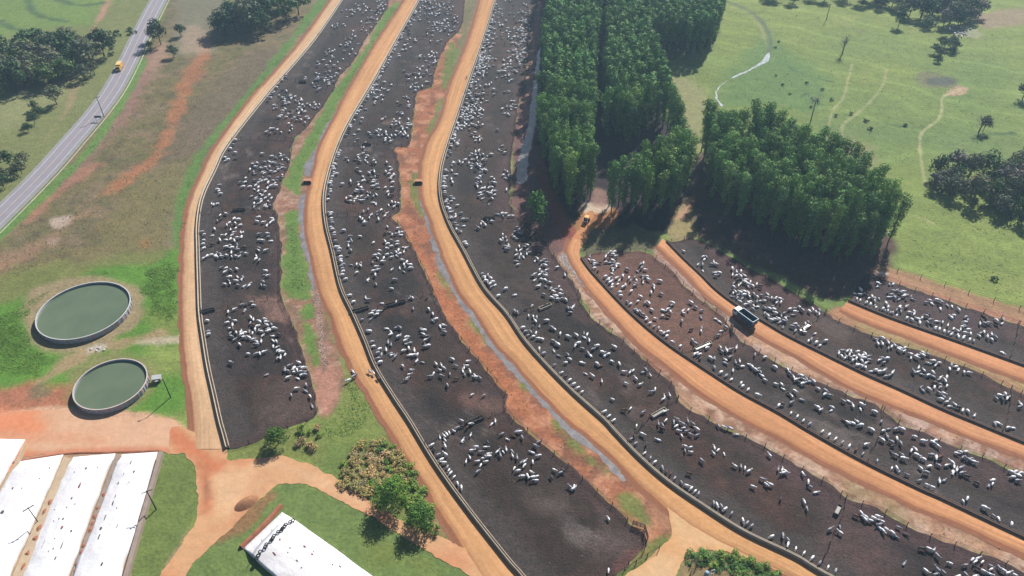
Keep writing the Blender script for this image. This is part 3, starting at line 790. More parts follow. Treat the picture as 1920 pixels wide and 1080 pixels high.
for i, q in enumerate([[(1440, 100), (1443, 102), (1440, 115), (1420, 125), (1396, 137), (1374, 146), (1375, 143), (1400, 132), (1424, 117)],
                       [(1366, 150), (1350, 163), (1344, 176), (1349, 190), (1356, 198), (1354, 200), (1346, 191), (1341, 177), (1348, 162)]]):
    sheet('stream', q, 0.03, MT['stream'], S(220, 225, 230), 1.0, 0.4, 3, 40 + i)

# ------------------------------------------------------------------ highway
HW = {'yel': [(345, -85), (297, 0), (265, 62), (240, 115), (210, 170), (175, 217), (129, 270), (80, 325), (0, 405), (-120, 520), (-200, 590)]}
def ribbon(name, cl, w0, w1, z, mat, rgb, rgb2=None):
    n = normals2(cl)
    V = np.vstack([np.c_[cl + n * w0, np.full(len(cl), z)], np.c_[cl + n * w1, np.full(len(cl), z)]])
    k = len(cl)
    i = np.arange(k - 1)
    F = np.stack([i, i + 1, i + 1 + k, i + k], 1)
    me = np_mesh(name, V, F, np.tile(np.array(rgb), (2 * k, 1)), mats=[mat])
    me.flip_normals() if me.polygons[0].normal.z < 0 else None
    return me
cl = spline(np.c_[W(HW['yel']), np.zeros(len(HW['yel']))], 2.0)[:, :2]
struct('road_shoulder', ribbon('road_shoulder', cl, -4.3, 4.3, 0.03, M('shoulder_gravel', S(158, 158, 158), 0.95, 0.3, 0.4), (0, 0, 0)))
struct('highway', ribbon('highway', cl, -2.95, 2.95, 0.06, MT['asphalt'], (0, 0, 0)))
struct('lane_marking', ribbon('lane_marking', cl, -0.11, 0.11, 0.08, MT['yellow_paint'], (0, 0, 0)))
struct('lane_marking', ribbon('lane_marking', cl, -2.78, -2.55, 0.08, MT['white_paint'], (0, 0, 0)))
struct('lane_marking', ribbon('lane_marking', cl, 2.55, 2.78, 0.08, MT['white_paint'], (0, 0, 0)))
struct('drain_gutter', ribbon('drain_gutter', cl, 5.0, 5.4, 0.05, M('pale_gutter', S(200, 208, 170), 0.9, 0.4, 0.5), (0, 0, 0)) if normals2(cl)[0][0] > 0 else ribbon('drain_gutter', cl, -5.4, -5.0, 0.05, M('pale_gutter', S(200, 208, 170), 0.9, 0.4, 0.5), (0, 0, 0)))

# ------------------------------------------------------------------ pens: trampled mud floors between each bunk and its rear fence
BACK = {
 1: [(748, -60), (730, 0), (720, 25), (690, 67), (680, 82), (665, 112), (635, 145), (625, 170), (605, 200), (575, 237), (552, 262), (542, 312), (512, 382), (517, 400), (525, 445), (527, 520), (527, 560), (545, 600), (560, 640), (572, 680), (587, 730), (597, 772), (580, 790), (545, 802), (500, 822), (430, 842)],
 2: [(880, -60), (872, 0), (865, 50), (835, 85), (815, 137), (810, 162), (782, 175), (777, 212), (767, 270), (740, 277), (747, 307), (751, 390), (732, 405), (752, 425), (782, 482), (802, 520), (830, 590), (867, 640), (905, 685), (942, 730), (950, 747), (950, 776), (980, 799), (1016, 831), (1055, 865), (1090, 897), (1125, 927), (1160, 960), (1185, 985), (1215, 1010), (1210, 1030), (1185, 1052), (1157, 1076), (1100, 1120), (1050, 1160)],
 3: [(1030, -60), (1010, 0), (1000, 20), (987, 100), (985, 150), (972, 190), (965, 250), (958, 300), (957, 340), (962, 400), (985, 414), (1017, 445), (1042, 485), (1067, 520), (1087, 555), (1092, 572), (1120, 602), (1160, 632), (1185, 657), (1220, 685), (1260, 722), (1277, 757), (1335, 790), (1385, 815), (1440, 840), (1502, 880), (1547, 902), (1570, 922), (1590, 937), (1652, 957), (1715, 995), (1790, 1022), (1865, 1050), (1918, 1072), (2050, 1130)],
 4: [(1100, 478), (1135, 472), (1210, 472), (1235, 490), (1272, 520), (1287, 540), (1335, 577), (1370, 612), (1385, 635), (1435, 667), (1515, 710), (1577, 735), (1652, 765), (1690, 797), (1727, 810), (1777, 835), (1840, 855), (1890, 880), (1918, 890), (2040, 940)],
 5: [(1258, 454), (1295, 448), (1322, 452), (1385, 490), (1440, 520), (1500, 555), (1552, 590), (1590, 612), (1640, 632), (1715, 655), (1765, 672), (1815, 692), (1865, 715), (1918, 740), (2000, 775)],
 6: [(1596, 558), (1612, 530), (1635, 516), (1705, 541), (1765, 561), (1865, 593), (1918, 611), (2010, 642)],
}
for _k, _n in ((3, 2), (4, 2.2), (5, 3), (6, 3)):
    BACK[_k].append(onward(BACK[_k], _n))
ROW_ROAD = {1: 'A', 2: 'B', 3: 'C', 4: 'D', 5: 'E', 6: 'F'}
ROW_START = {1: None, 2: None, 3: None, 4: (1098, 482), 5: (1254, 455), 6: (1592, 566)}
ROW_POLY, ROW_BUNK = {}, {}
BUNK_W = 0.8
def bunk_line(row, off):
    Rq, o = RED_EDGE[ROW_ROAD[row]]
    P = Rq + o * off
    if ROW_START[row]:
        g = G(*ROW_START[row])[:2]
        k = int(np.argmin(np.hypot(*(P - g).T)))
        P = P[k:]
    return P
TONES = [
 (4, [(1098, 480), (1225, 468), (1290, 540), (1372, 615), (1290, 665), (1200, 600), (1120, 520)], S(138, 100, 86), 2.5, 0.95),
 (4, [(1180, 480), (1240, 490), (1300, 550), (1260, 560), (1200, 520)], S(122, 84, 74), 2, 0.7),
 (5, [(1320, 450), (1400, 490), (1500, 555), (1560, 590), (1480, 585), (1400, 530), (1340, 490)], S(106, 74, 74), 3, 0.8),
 (3, [(1030, 470), (1090, 560), (1060, 560), (1000, 470)], S(104, 80, 78), 2, 0.7),
 (3, [(950, 300), (958, 400), (935, 400), (930, 320)], S(100, 76, 76), 2, 0.7),
 (1, [(505, 720), (560, 700), (590, 765), (520, 800), (490, 780)], S(110, 92, 84), 3, 0.7),
 (1, [(460, 560), (530, 562), (548, 605), (520, 600), (500, 580)], S(160, 124, 112), 1.2, 0.85),
 (2, [(990, 920), (1040, 930), (1060, 960), (1020, 965)], S(124, 110, 106), 3, 0.6),
 (2, [(1075, 980), (1110, 985), (1105, 1010), (1070, 1005)], S(150, 138, 134), 1.5, 0.7),
 (2, [(1130, 990), (1190, 1010), (1180, 1040), (1120, 1040)], S(126, 108, 104), 2.5, 0.6),
 (2, [(730, 405), (752, 425), (780, 480), (765, 480), (735, 440)], S(116, 88, 80), 2, 0.7),
 (2, [(870, 745), (945, 745), (930, 780), (890, 770)], S(140, 106, 96), 2, 0.7),
 (2, [(1180, 1030), (1210, 1030), (1160, 1078), (1140, 1078)], S(140, 92, 84), 1.5, 0.8),
 (3, [(1440, 840), (1600, 940), (1700, 990), (1900, 1070), (1860, 1080), (1600, 980), (1440, 880)], S(104, 78, 80), 2.5, 0.7),
 (3, [(1560, 960), (1640, 990), (1700, 1060), (1600, 1070), (1550, 1010)], S(112, 88, 86), 3, 0.6),
 (4, [(1690, 800), (1915, 895), (1915, 930), (1750, 870)], S(100, 76, 76), 3, 0.7),
 (5, [(1520, 590), (1560, 600), (1600, 625), (1550, 630)], S(118, 104, 98), 2, 0.7),
 (6, [(1640, 520), (1900, 615), (1890, 640), (1650, 560)], S(98, 76, 80), 2.5, 0.7),
]
# dividing fences, from the bunk to the rear fence
CROSS = {
 1: [[(580, 66), (632, 68), (682, 83)], [(520, 152), (575, 155), (625, 170)], [(418, 262), (480, 260), (552, 263)], [(381, 400), (440, 396), (517, 400)], [(377, 587), (420, 582), (470, 565), (527, 561)]],
 2: [[(742, 78), (790, 72), (835, 85)], [(700, 160), (750, 160), (808, 163)], [(634, 273), (690, 272), (740, 278)], [(610, 407), (655, 404), (732, 405)], [(661, 588), (700, 580), (741, 572), (812, 548)], [(792, 833), (840, 810), (899, 786), (948, 770)]],
 3: [[(905, 82), (950, 85), (987, 88)], [(873, 176), (925, 176), (974, 180)], [(840, 278), (890, 282), (958, 290)], [(842, 415), (917, 412), (985, 412)], [(950, 592), (1011, 578), (1032, 571), (1086, 556)], [(1176, 834), (1200, 802), (1230, 772), (1266, 750)], [(1534, 1066), (1552, 1030), (1562, 1002), (1580, 965), (1588, 930)]],
 4: [[(1284, 664), (1320, 645), (1345, 632), (1370, 618)], [(1622, 866), (1635, 840), (1647, 820), (1654, 797), (1652, 767)]],
 5: [[(1490, 630), (1515, 610), (1550, 588)], [(1884, 806), (1890, 775), (1895, 730)]],
 6: [[(1896, 668), (1903, 640), (1907, 608)]],
}
def build_pen(row):
    Lb = bunk_line(row, BUNK_W - 0.1)
    Lb = spline(np.c_[Lb, np.zeros(len(Lb))], 1.5)[:, :2]
    n = max(len(Lb), 60)
    Lq = spline(np.c_[Lb, np.zeros(len(Lb))], -n)[:, :2]
    Bk = W(BACK[row])
    Bq = spline(np.c_[Bk, np.zeros(len(Bk))], -n)[:, :2]
    ROW_POLY[row] = np.vstack([Lq, Bq[::-1]])
    ROW_BUNK[row] = Lq
    Mx = 56
    jg = fbm(Bq[:, 0], Bq[:, 1], 3, 80 + row)[:, None] * 0.8
    nb = normals2(Bq)
    Bj = Bq + nb * jg
    t = (np.linspace(0, 1, Mx) ** 1.0)[None, :, None]
    Pm = Lq[:, None] * (1 - t) + Bj[:, None] * t
    X, Y = Pm[..., 0].ravel(), Pm[..., 1].ravel()
    p = Paint(X, Y, S(72, 58, 51))
    f = fbm(X, Y, 16, 200 + row)
    p.C += (np.array(S(56, 48, 46)) - p.C) * sstep(-0.2, 0.7, f)[:, None]
    p.C += (np.array(S(88, 72, 69)) - p.C) * (sstep(0.15, 0.8, fbm(X, Y, 9, 240 + row)) * 0.7)[:, None]
    p.C += (np.array(S(102, 70, 60)) - p.C) * (sstep(0.1, 0.7, fbm(X, Y, 13, 250 + row)) * 0.6)[:, None]
    p.C += (np.array(S(42, 38, 40)) - p.C) * (sstep(0.25, 0.7, fbm(X, Y, 5, 255 + row)) * 0.5)[:, None]
    p.C *= (1 + 0.30 * fbm(X, Y, 3.2, 256 + row, 3))[:, None]
    db = segdist(X, Y, Lq, False)
    dk = segdist(X, Y, Bq, False)
    w = sstep(6.5, 2.5, db + fbm(X, Y, 4, 260 + row) * 1.2) * 0.85
    p.C += (np.array(S(90, 81, 79)) - p.C) * w[:, None]
    w = sstep(4.5, 0.0, dk + fbm(X, Y, 3, 280 + row) * 1.8) * 0.75
    p.C += (np.array(S(98, 72, 70)) - p.C) * w[:, None]
    w = sstep(0.35, 0.75, fbm(X, Y, 4.5, 300 + row)) * sstep(-0.2, 0.5, fbm(X, Y, 22, 310 + row)) * 0.6
    p.C += (np.array(S(138, 124, 120)) - p.C) * w[:, None]
    for q in CROSS[row]:
        p.area(q, S(118, 98, 92), 0.7, 0.6, 3, 0.55, 340 + row, False, 0.8, patch=(6, -0.1, 0.5))
    for r, q, c, fe, st in TONES:
        if r == row:
            p.area(q, c, fe, 2.0, 3.5, st, 330 + row)
    Z = 0.045 + 0.006 * fbm(X, Y, 2.5, 320 + row)
    i = np.arange(n * Mx).reshape(n, Mx)
    F = np.stack([i[:-1, :-1], i[:-1, 1:], i[1:, 1:], i[1:, :-1]], -1).reshape(-1, 4)
    me = np_mesh('pen_floor', np.stack([X, Y, Z], 1), F, np.clip(p.C * 0.8, 0.005, 0.9), smooth=True, mats=[MT['mud']])
    if me.polygons[0].normal.z < 0:
        me.flip_normals()
    struct('pen_floor', me)
for r in BACK:
    build_pen(r)
# ------------------------------------------------------------------ feed bunks: concrete troughs along the road side of every pen row
ORD = ['first', 'second', 'third', 'fourth', 'fifth', 'sixth', 'seventh', 'eighth', 'ninth', 'tenth', 'eleventh', 'twelfth', 'thirteenth', 'fourteenth', 'fifteenth', 'sixteenth', 'seventeenth', 'eighteenth', 'nineteenth', 'twentieth']
def ordn(i):
    if i < 20:
        return ORD[i]
    n = i + 1
    return f"{n}{'th' if 10 <= n % 100 <= 20 else {1: 'st', 2: 'nd', 3: 'rd'}.get(n % 10, 'th')}"
ROWNAME = {1: 'leftmost pen row', 2: 'second pen row', 3: 'third pen row', 4: 'fourth pen row', 5: 'fifth pen row', 6: 'sixth pen row'}
ROADNAME = {1: 'leftmost dirt road', 2: 'second dirt road from left', 3: 'third dirt road from left', 4: 'dirt road starting at the yellow tractor', 5: 'dirt road carrying the blue truck', 6: 'rightmost dirt road'}

def profile_sweep(P, o, prof, name, mat, parent):
    n, k = len(P), len(prof)
    V = np.stack([np.c_[P + o * d, np.full(n, z)] for d, z in prof], 1).reshape(-1, 3)
    i = np.arange(n * k).reshape(n, k)
    F = np.stack([i[:-1, :-1], i[:-1, 1:], i[1:, 1:], i[1:, :-1]], -1).reshape(-1, 4)
    me = np_mesh(name, V, F, mats=[mat])
    bm = bmesh.new()
    bm.from_mesh(me)
    bmesh.ops.recalc_face_normals(bm, faces=bm.faces)
    bm.to_mesh(me)
    bm.free()
    return link(name, me, parent)

BUNK_LABEL = {1: 'long pale concrete feed bunk beside the leftmost dirt road', 2: 'long concrete feed bunk right of the second dirt road from left', 3: 'long concrete feed bunk right of the third dirt road, with a junction below', 4: 'long shade-toned concrete feed bunk along the dirt road starting below the yellow tractor', 5: 'long shade-toned concrete feed bunk along the dirt road carrying the blue truck', 6: 'concrete feed bunk along the rightmost dirt road, right of the tree block'}
for row in BACK:
    Rq, o = RED_EDGE[ROW_ROAD[row]]
    if ROW_START[row]:
        k = int(np.argmin(np.hypot(*(Rq - G(*ROW_START[row])[:2]).T)))
        Rq, o = Rq[k:], o[k:]
    t = empty('feed_bunk', (0, 0, 0), BUNK_LABEL[row], 'feed bunk')
    h = 0.9 if row <= 3 else 0.6
    prof = [(-0.02, 0.0), (-0.02, h), (0.15, h), (0.19, 0.30), (0.58, 0.28), (0.63, 0.42), (0.75, 0.42), (0.77, 0.0)]
    profile_sweep(Rq, o, prof, 'trough_wall', MT['concrete' if row <= 3 else 'concrete_shaded'], t)
    profile_sweep(Rq, o, [(0.175, 0.36), (0.3, 0.42), (0.45, 0.40), (0.62, 0.34)], 'feed', MT['feed'], t)

# ------------------------------------------------------------------ fences
def post_mesh(h=1.3, r=0.085):
    mb = MB()
    mb.tube([(0, 0, -0.1), (0.02, 0, h * 0.5), (0, 0.01, h)], [r, r * 0.95, r * 0.9], 6)
    me = bpy.data.meshes.new('post')
    me.from_pydata(mb.v, [], mb.f)
    me.materials.append(MT['wood'])
    return me
POST = post_mesh()
def fence(P, label, step=4.5, group=None, rails=(0.4, 0.8, 1.15), rr=0.028):
    P = spline(np.c_[P, np.zeros(len(P))], step)[:, :2]
    if len(P) > 99:
        P = spline(np.c_[P, np.zeros(len(P))], -99)[:, :2]
    t = empty('pen_fence', (*P[0], 0), label, 'fence', group)
    b = P[0]
    mb = MB()
    for z in rails:
        mb.tube([(x - b[0], y - b[1], z) for x, y in P], rr, 4)
    mb.build('rail', MT['wood'], t)
    for x, y in P:
        o = link('post', POST, t, (x - b[0] + rng.uniform(-.06, .06), y - b[1] + rng.uniform(-.06, .06), 0))
        o.rotation_euler = (rng.uniform(-.05, .05), rng.uniform(-.05, .05), rng.uniform(0, 6))
    return t
FENCE_LABEL = {1: 'wooden rear fence of the leftmost pen row beside the green strip', 2: 'wooden rear fence of the second pen row along the red earth strip', 3: 'wooden rear fence of the third pen row, left of the tractor road', 4: 'wooden rear fence of the fourth pen row, left of the truck road', 5: 'wooden rear fence of the fifth pen row, left of the rightmost road', 6: 'wooden rear fence of the uppermost right pen beside the pasture track'}
for row in BACK:
    Bk = W(BACK[row])
    fence(Bk, FENCE_LABEL[row], 4.2)
for row, ls in CROSS.items():
    m_ = len(ls)
    for i, q in enumerate(ls):
        pos = 'nearest the camera' if i == m_ - 1 else ('farthest from the camera' if i == 0 else f'{ordn(i)} from the far end')
        if row == 6:
            pos = 'only one in view'
        Q = W(q)
        Q[0] = ROW_BUNK[row][int(np.hypot(*(ROW_BUNK[row] - Q[0]).T).argmin())]
        Bk = spline(np.c_[W(BACK[row]), np.zeros(len(BACK[row]))], 0.5)[:, :2]
        Q[-1] = Bk[int(np.hypot(*(Bk - Q[-1]).T).argmin())]
        fence(Q, f'dividing fence across the {ROWNAME[row]}, {pos}', 3.2, rails=(0.45, 0.8, 1.2))
# catch gate at the near end of the second row, yard-side rail fence, pasture fence
fence(W([(1640, 496), (1700, 514), (1790, 541), (1930, 586), (2010, 612)]), 'post and wire fence between the right pasture and the dirt track', 6, rails=(0.6, 1.2), rr=0.025)
fence(W([(1236, 1030), (1210, 1045), (1180, 1064), (1150, 1085)]), 'short post fence on the green verge by the lower right junction', 3)
def gate(px, label):
    a, b_ = G(*px[0])[:2], G(*px[1])[:2]
    d = b_ - a
    t = empty('pen_gate', (*a, 0), label, 'gate')
    mb = MB()
    for z in (0.3, 0.6, 0.9, 1.2, 1.5):
        mb.tube([(0, 0, z), (*d, z)], 0.06, 5)
    for q in (0.0, 0.33, 0.66, 1.0):
        mb.tube([(*(d * q), 0.25), (*(d * q), 1.55)], 0.06, 5)
    mb.build('rail', MT['wood'], t)
    for q in (0, 1):
        link('post', POST, t, (*(d * q), 0))
gate([(1186, 984), (1208, 992)], 'barred timber gate at the near end of the second pen row')
gate([(1208, 992), (1214, 1012)], 'timber gate leaf standing across the end of the barred gate')
gate([(1370, 612), (1373, 628)], 'pale timber gate behind the blue truck shadow')

# ------------------------------------------------------------------ drinking troughs on the dividing fences
def trough(px, ang, L, label, mat):
    c = G(*px)
    t = empty('water_trough', c, label, 'trough', None, ang)
    mb = MB()
    w, h = 0.95, 0.7
    mb.box((0, w / 2 - .06, h / 2), (L, .12, h))
    mb.box((0, -w / 2 + .06, h / 2), (L, .12, h))
    mb.box((-L / 2 + .06, 0, h / 2), (.12, w - .24, h))
    mb.box((L / 2 - .06, 0, h / 2), (.12, w - .24, h))
    mb.box((0, 0, .1), (L - .24, w - .24, .2))
    mb.build('basin', mat, t)
    mb = MB()
    mb.box((0, 0, .42), (L - .25, w - .25, .02))
    mb.build('water', MT['dark_water'], t)
m, nt, b = new_mat('dark_water')
co = node(nt, 'ShaderNodeTexCoord').outputs['Object']
nt.links.new(mixc(nt, (0.012, 0.014, 0.016), (0.02, 0.024, 0.024), noisefac(nt, co, 1)), b.inputs['Base Color'])
b.inputs['Roughness'].default_value = 0.25
MT['dark_water'] = m
MT['dark_conc'] = M('wet_concrete', S(88, 82, 80), 0.9, 0.4, 1.0, 0.01)
def ang_of(p, q):
    a, b_ = G(*p), G(*q)
    return math.atan2(b_[1] - a[1], b_[0] - a[0])
for p, q, L, lab, mk in [
    ((741, 571), (760, 566), 5.5, 'dark water trough in the middle of the second row dividing fence', 'dark_conc'),
    ((674, 583), (690, 578), 5.0, 'dark brown water trough beside the second row bunk', 'dark_conc'),
    ((891, 790), (905, 784), 4.0, 'dark water trough at the end of the line of white cows', 'dark_conc'),
    ((917, 411), (930, 411), 3.6, 'black water trough in the upper middle of the third pen row', 'dark_conc'),
    ((1022, 577), (1034, 572), 3.6, 'pale water trough on the dividing fence beside the tractor road drain', 'concrete'),
    ((1235, 776), (1249, 768), 4.0, 'white rimmed water trough on the third row dividing fence', 'concrete'),
    ((1318, 651), (1332, 645), 5.0, 'long white water trough below the brown fourth row pen', 'concrete'),
    ((1509, 617), (1516, 612), 4.2, 'white water trough near the shadow of the right tree block', 'concrete'),
    ((1570, 958), (1574, 950), 2.6, 'square dark water trough at the lower right dividing fence', 'dark_conc'),
    ((688, 272), (705, 272), 3.0, 'small dark water trough in the upper part of the second row', 'dark_conc'),
    ((568, 155), (580, 156), 3.0, 'small dark water trough in the upper part of the leftmost row', 'dark_conc'),
    ((449, 395), (462, 394), 4.0, 'dark water trough in the middle of the leftmost pen row', 'dark_conc'),
    ((391, 584), (402, 581), 3.4, 'dark water trough next to the leftmost bunk', 'dark_conc'),
]:
    trough(p, ang_of(p, q), L, lab, MT[mk])

# culvert headwalls on the drains
def headwall(px, label):
    t = empty('culvert_box', G(*px), label, 'culvert')
    mb = MB()
    mb.box((0, .8, .55), (2.6, .25, 1.1))
    mb.box((-1.2, 0, .5), (.25, 1.4, 1.0))
    mb.box((1.2, 0, .5), (.25, 1.4, 1.0))
    mb.box((0, .1, 1.02), (2.15, 1.1, .14))
    mb.build('wall', M('culvert_concrete', S(205, 150, 118), 0.9, 0.3, 1.0), t, bevel=0.02)
    mb = MB()
    mb.box((0, .62, .45), (1.6, .1, .8))
    mb.build('opening', MT['dark_metal'], t)
headwall((577, 343), 'small concrete culvert box beside the second dirt road')
headwall((785, 344), 'small concrete culvert box beside the third dirt road')

# ------------------------------------------------------------------ two round water tanks
m, nt, b = new_mat('green_tank_water')
co = node(nt, 'ShaderNodeTexCoord').outputs['Object']
nt.links.new(mixc(nt, S(114, 128, 102), S(100, 116, 92), noisefac(nt, co, 0.15)), b.inputs['Base Color'])
b.inputs['Roughness'].default_value = 0.12
b.inputs['Specular IOR Level'].default_value = 0.5
bump(nt, b, noisefac(nt, co, 2.0), 0.15, 0.02)
MT['tank_water'] = m
def tank(c, R, H, label, red):
    t = empty('water_tank', (c[0], c[1], 0), label, 'water tank')
    n = 72
    mb = MB()
    # lining sheet outside: gently fluted wall
    prof = [(R - 0.02, 0.0), (R, 0.05), (R, H - 0.1), (R - 0.02, H - 0.05)]
    mb.lathe(prof, n)
    mb.lathe([(R - 0.15, H - 0.05), (R - 0.15, H - 0.75)], n)
    mb.build('wall', MT['steel'], t, smooth=True)
    mb = MB()
    mb.lathe([(R - 0.18, H - 0.06), (R - 0.18, H + 0.06), (R + 0.06, H + 0.06), (R + 0.06, H - 0.06)], n)
    mb.build('rim', M('tank_rim', S(222, 205, 200) if red else S(215, 215, 212), 0.7, 0.25, 0.5), t)
    mb = MB()
    mb.lathe([(0.02, H - 0.55), (R - 0.15, H - 0.55)], n)
    mb.build('water', MT['tank_water'], t)
    # upright stiffeners round the outside: posts with faded panels between some of them
    pm = MB()
    pm.box((0, 0, H / 2 - .03), (0.16, 0.12, H - 0.1))
    me = bpy.data.meshes.new('stiffener')
    me.from_pydata(pm.v, [], pm.f)
    me.materials.append(M('stiffener_paint', S(206, 208, 214), 0.7, 0.2, 0.8))
    pp = MB()
    pp.box((0, 0, H / 2 - .05), (0.05, 2 * math.pi * R / 48 * 0.6, H - 0.4))
    mp = bpy.data.meshes.new('panel')
    mp.from_pydata(pp.v, [], pp.f)
    mp.materials.append(MT['rust'])
    for k in range(48):
        a = 2 * math.pi * k / 48
        link('stiffener', me, t, ((R + .07) * math.cos(a), (R + .07) * math.sin(a), 0), a)
        if k % 2 == 0:
            a += math.pi / 48
            link('panel', mp, t, ((R + .035) * math.cos(a), (R + .035) * math.sin(a), 0), a)
    return t
TH = 1.5
def circle_fit(px, z):
    Q = np.array([G(a, b_, z)[:2] for a, b_ in px])
    A = np.c_[2 * Q, np.ones(len(Q))]
    s = np.linalg.lstsq(A, (Q ** 2).sum(1), rcond=None)[0]
    return s[:2], float(np.hypot(*(Q - s[:2]).T).mean())
T1 = [(95,380),(130,280),(230,190),(370,128),(540,105),(690,150),(735,215),(735,260),(700,310),(630,385),(500,455),(320,492),(190,470),(110,420)]
T2 = [(345,880),(360,800),(440,710),(560,650),(700,625),(800,645),(850,700),(860,750),(830,800),(740,880),(600,950),(480,970),(390,940)]
c1, r1 = circle_fit([(40 + a / 3.6, 500 + b_ / 3.6) for a, b_ in T1], TH)
c2, r2 = circle_fit([(40 + a / 3.6, 500 + b_ / 3.6) for a, b_ in T2], TH)
tank(c1, r1, TH, 'larger round water tank of greenish water, the upper one in weeds', False)
tank(c2, r2, TH, 'smaller round water tank with reddish rim beside the silage yard', True)
def pump():
    t = empty('pump_shed', G(296, 714), 'small grey pump box beside the smaller round tank', 'pump box', None, 0.2)
    mb = MB()
    mb.box((0, 0, .75), (1.8, 1.1, 0.9))
    for sx in (-.75, .75):
        for sy in (-.4, .4):
            mb.box((sx, sy, .15), (.12, .12, .3))
    mb.build('cabinet', MT['concrete'], t, bevel=.03)
    mb = MB()
    mb.box((0, 0, 1.26), (2.1, 1.5, .09))
    mb.build('roof', M('zinc_roof', S(190, 192, 196), 0.6, 0.2, 1.0), t)
    mb = MB()
    mb.tube([(-.9, 0, .5), (-1.6, .1, .5), (-2.2, .2, .9)], .09, 8)
    mb.build('pipe', MT['concrete'], t)
pump()

# ------------------------------------------------------------------ utility poles
MT['pole_dark'] = M('dark_green_pole', S(70, 80, 72), 0.8, 0.3, 2.0)
def pole(base, h, label, arm=True, lamp=False, r=0.14, mat='pole_dark', yaw=0.5):
    t = empty('utility_pole', G(*base), label, 'pole', None, yaw)
    mb = MB()
    mb.tube([(0, 0, -.2), (0, 0, h)], [r, r * 0.7], 8)
    mb.build('pole', MT[mat], t, smooth=True)
    if arm:
        mb = MB()
        mb.box((0, .1, h - .35), (2.0, .12, .14))
        mb.build('crossarm', MT[mat], t)
        for x in (-.85, 0, .85):
            mb = MB()
            mb.lathe([(.03, 0), (.07, .05), (.05, .1), (.07, .15), (.02, .22)], 8, (x, .1, h - .28))
            mb.build('insulator', MT['white_paint'], t)
    if lamp:
        mb = MB()
        mb.tube([(0, 0, h - .3), (-.5, 0, h), (-1.1, 0, h + .05)], .05, 6)
        mb.build('lamp_arm', MT[mat], t)
        mb = MB()
        mb.box((-1.35, 0, h + .05), (.6, .25, .12))
        mb.build('lamp', MT['white_paint'], t)
    return t
pole((320, 745), 6.0, 'dark lamp pole on the grass right of the smaller tank', False, True)
pole((293, 955), 6.2, 'dark pole with crossarm on the lawn beside the rightmost white silage cover', True)
pole((75, 984), 5.8, 'thin pole with crossarm between the white silage covers', True, r=.1, yaw=.8)
pole((195, 219), 8.0, 'grey power pole at the edge of the asphalt highway', True, mat='bark', yaw=.4)
pole((1549, 38), 7.5, 'thin pole standing far off in the right pasture', True, mat='bark', r=.16)
# road sign beside the highway
def road_sign(px):
    t = empty('road_sign', G(*px), 'small dark sign board on posts beside the highway', 'sign', None, 0.1)
    mb = MB()
    mb.box((0, 0, 1.7), (2.4, .06, .8))
    mb.build('board', M('sign_back', S(110, 112, 118), .6, .2, 1), t)
    for x in (-.9, .9):
        mb = MB()
        mb.tube([(x, .06, 0), (x, .06, 2.1)], .05, 6)
        mb.build('post', MT['wood'], t)
road_sign((186, 227))

# ------------------------------------------------------------------ silage clamps under white plastic
def cover_mat():
    m, nt, b = new_mat('white_plastic')
    co = node(nt, 'ShaderNodeTexCoord')
    f = noisefac(nt, co.outputs['UV'], 3.0, 6, 0.35, 0.75)
    f2 = noisefac(nt, co.outputs['Object'], 0.25, 4, 0.4, 0.75)
    c = mixc(nt, (0.60, 0.605, 0.64), (0.42, 0.42, 0.46), mixval(nt, f, 0.6))
    c = mixc(nt, c, (0.60, 0.53, 0.48), mixval(nt, f2, 0.4))
    nt.links.new(c, b.inputs['Base Color'])
    b.inputs['Roughness'].default_value = 0.55
    b.inputs['Specular IOR Level'].default_value = 0.3
    bump(nt, b, noisefac(nt, co.outputs['Object'], 1.2, 5), 0.5, 0.08)
    return m
MT['plastic'] = cover_mat()
def quad_lerp(Q, u, v):
    Q = np.asarray(Q)
    return (Q[0] * (1 - u) + Q[1] * u) * (1 - v) + (Q[3] * (1 - u) + Q[2] * u) * v
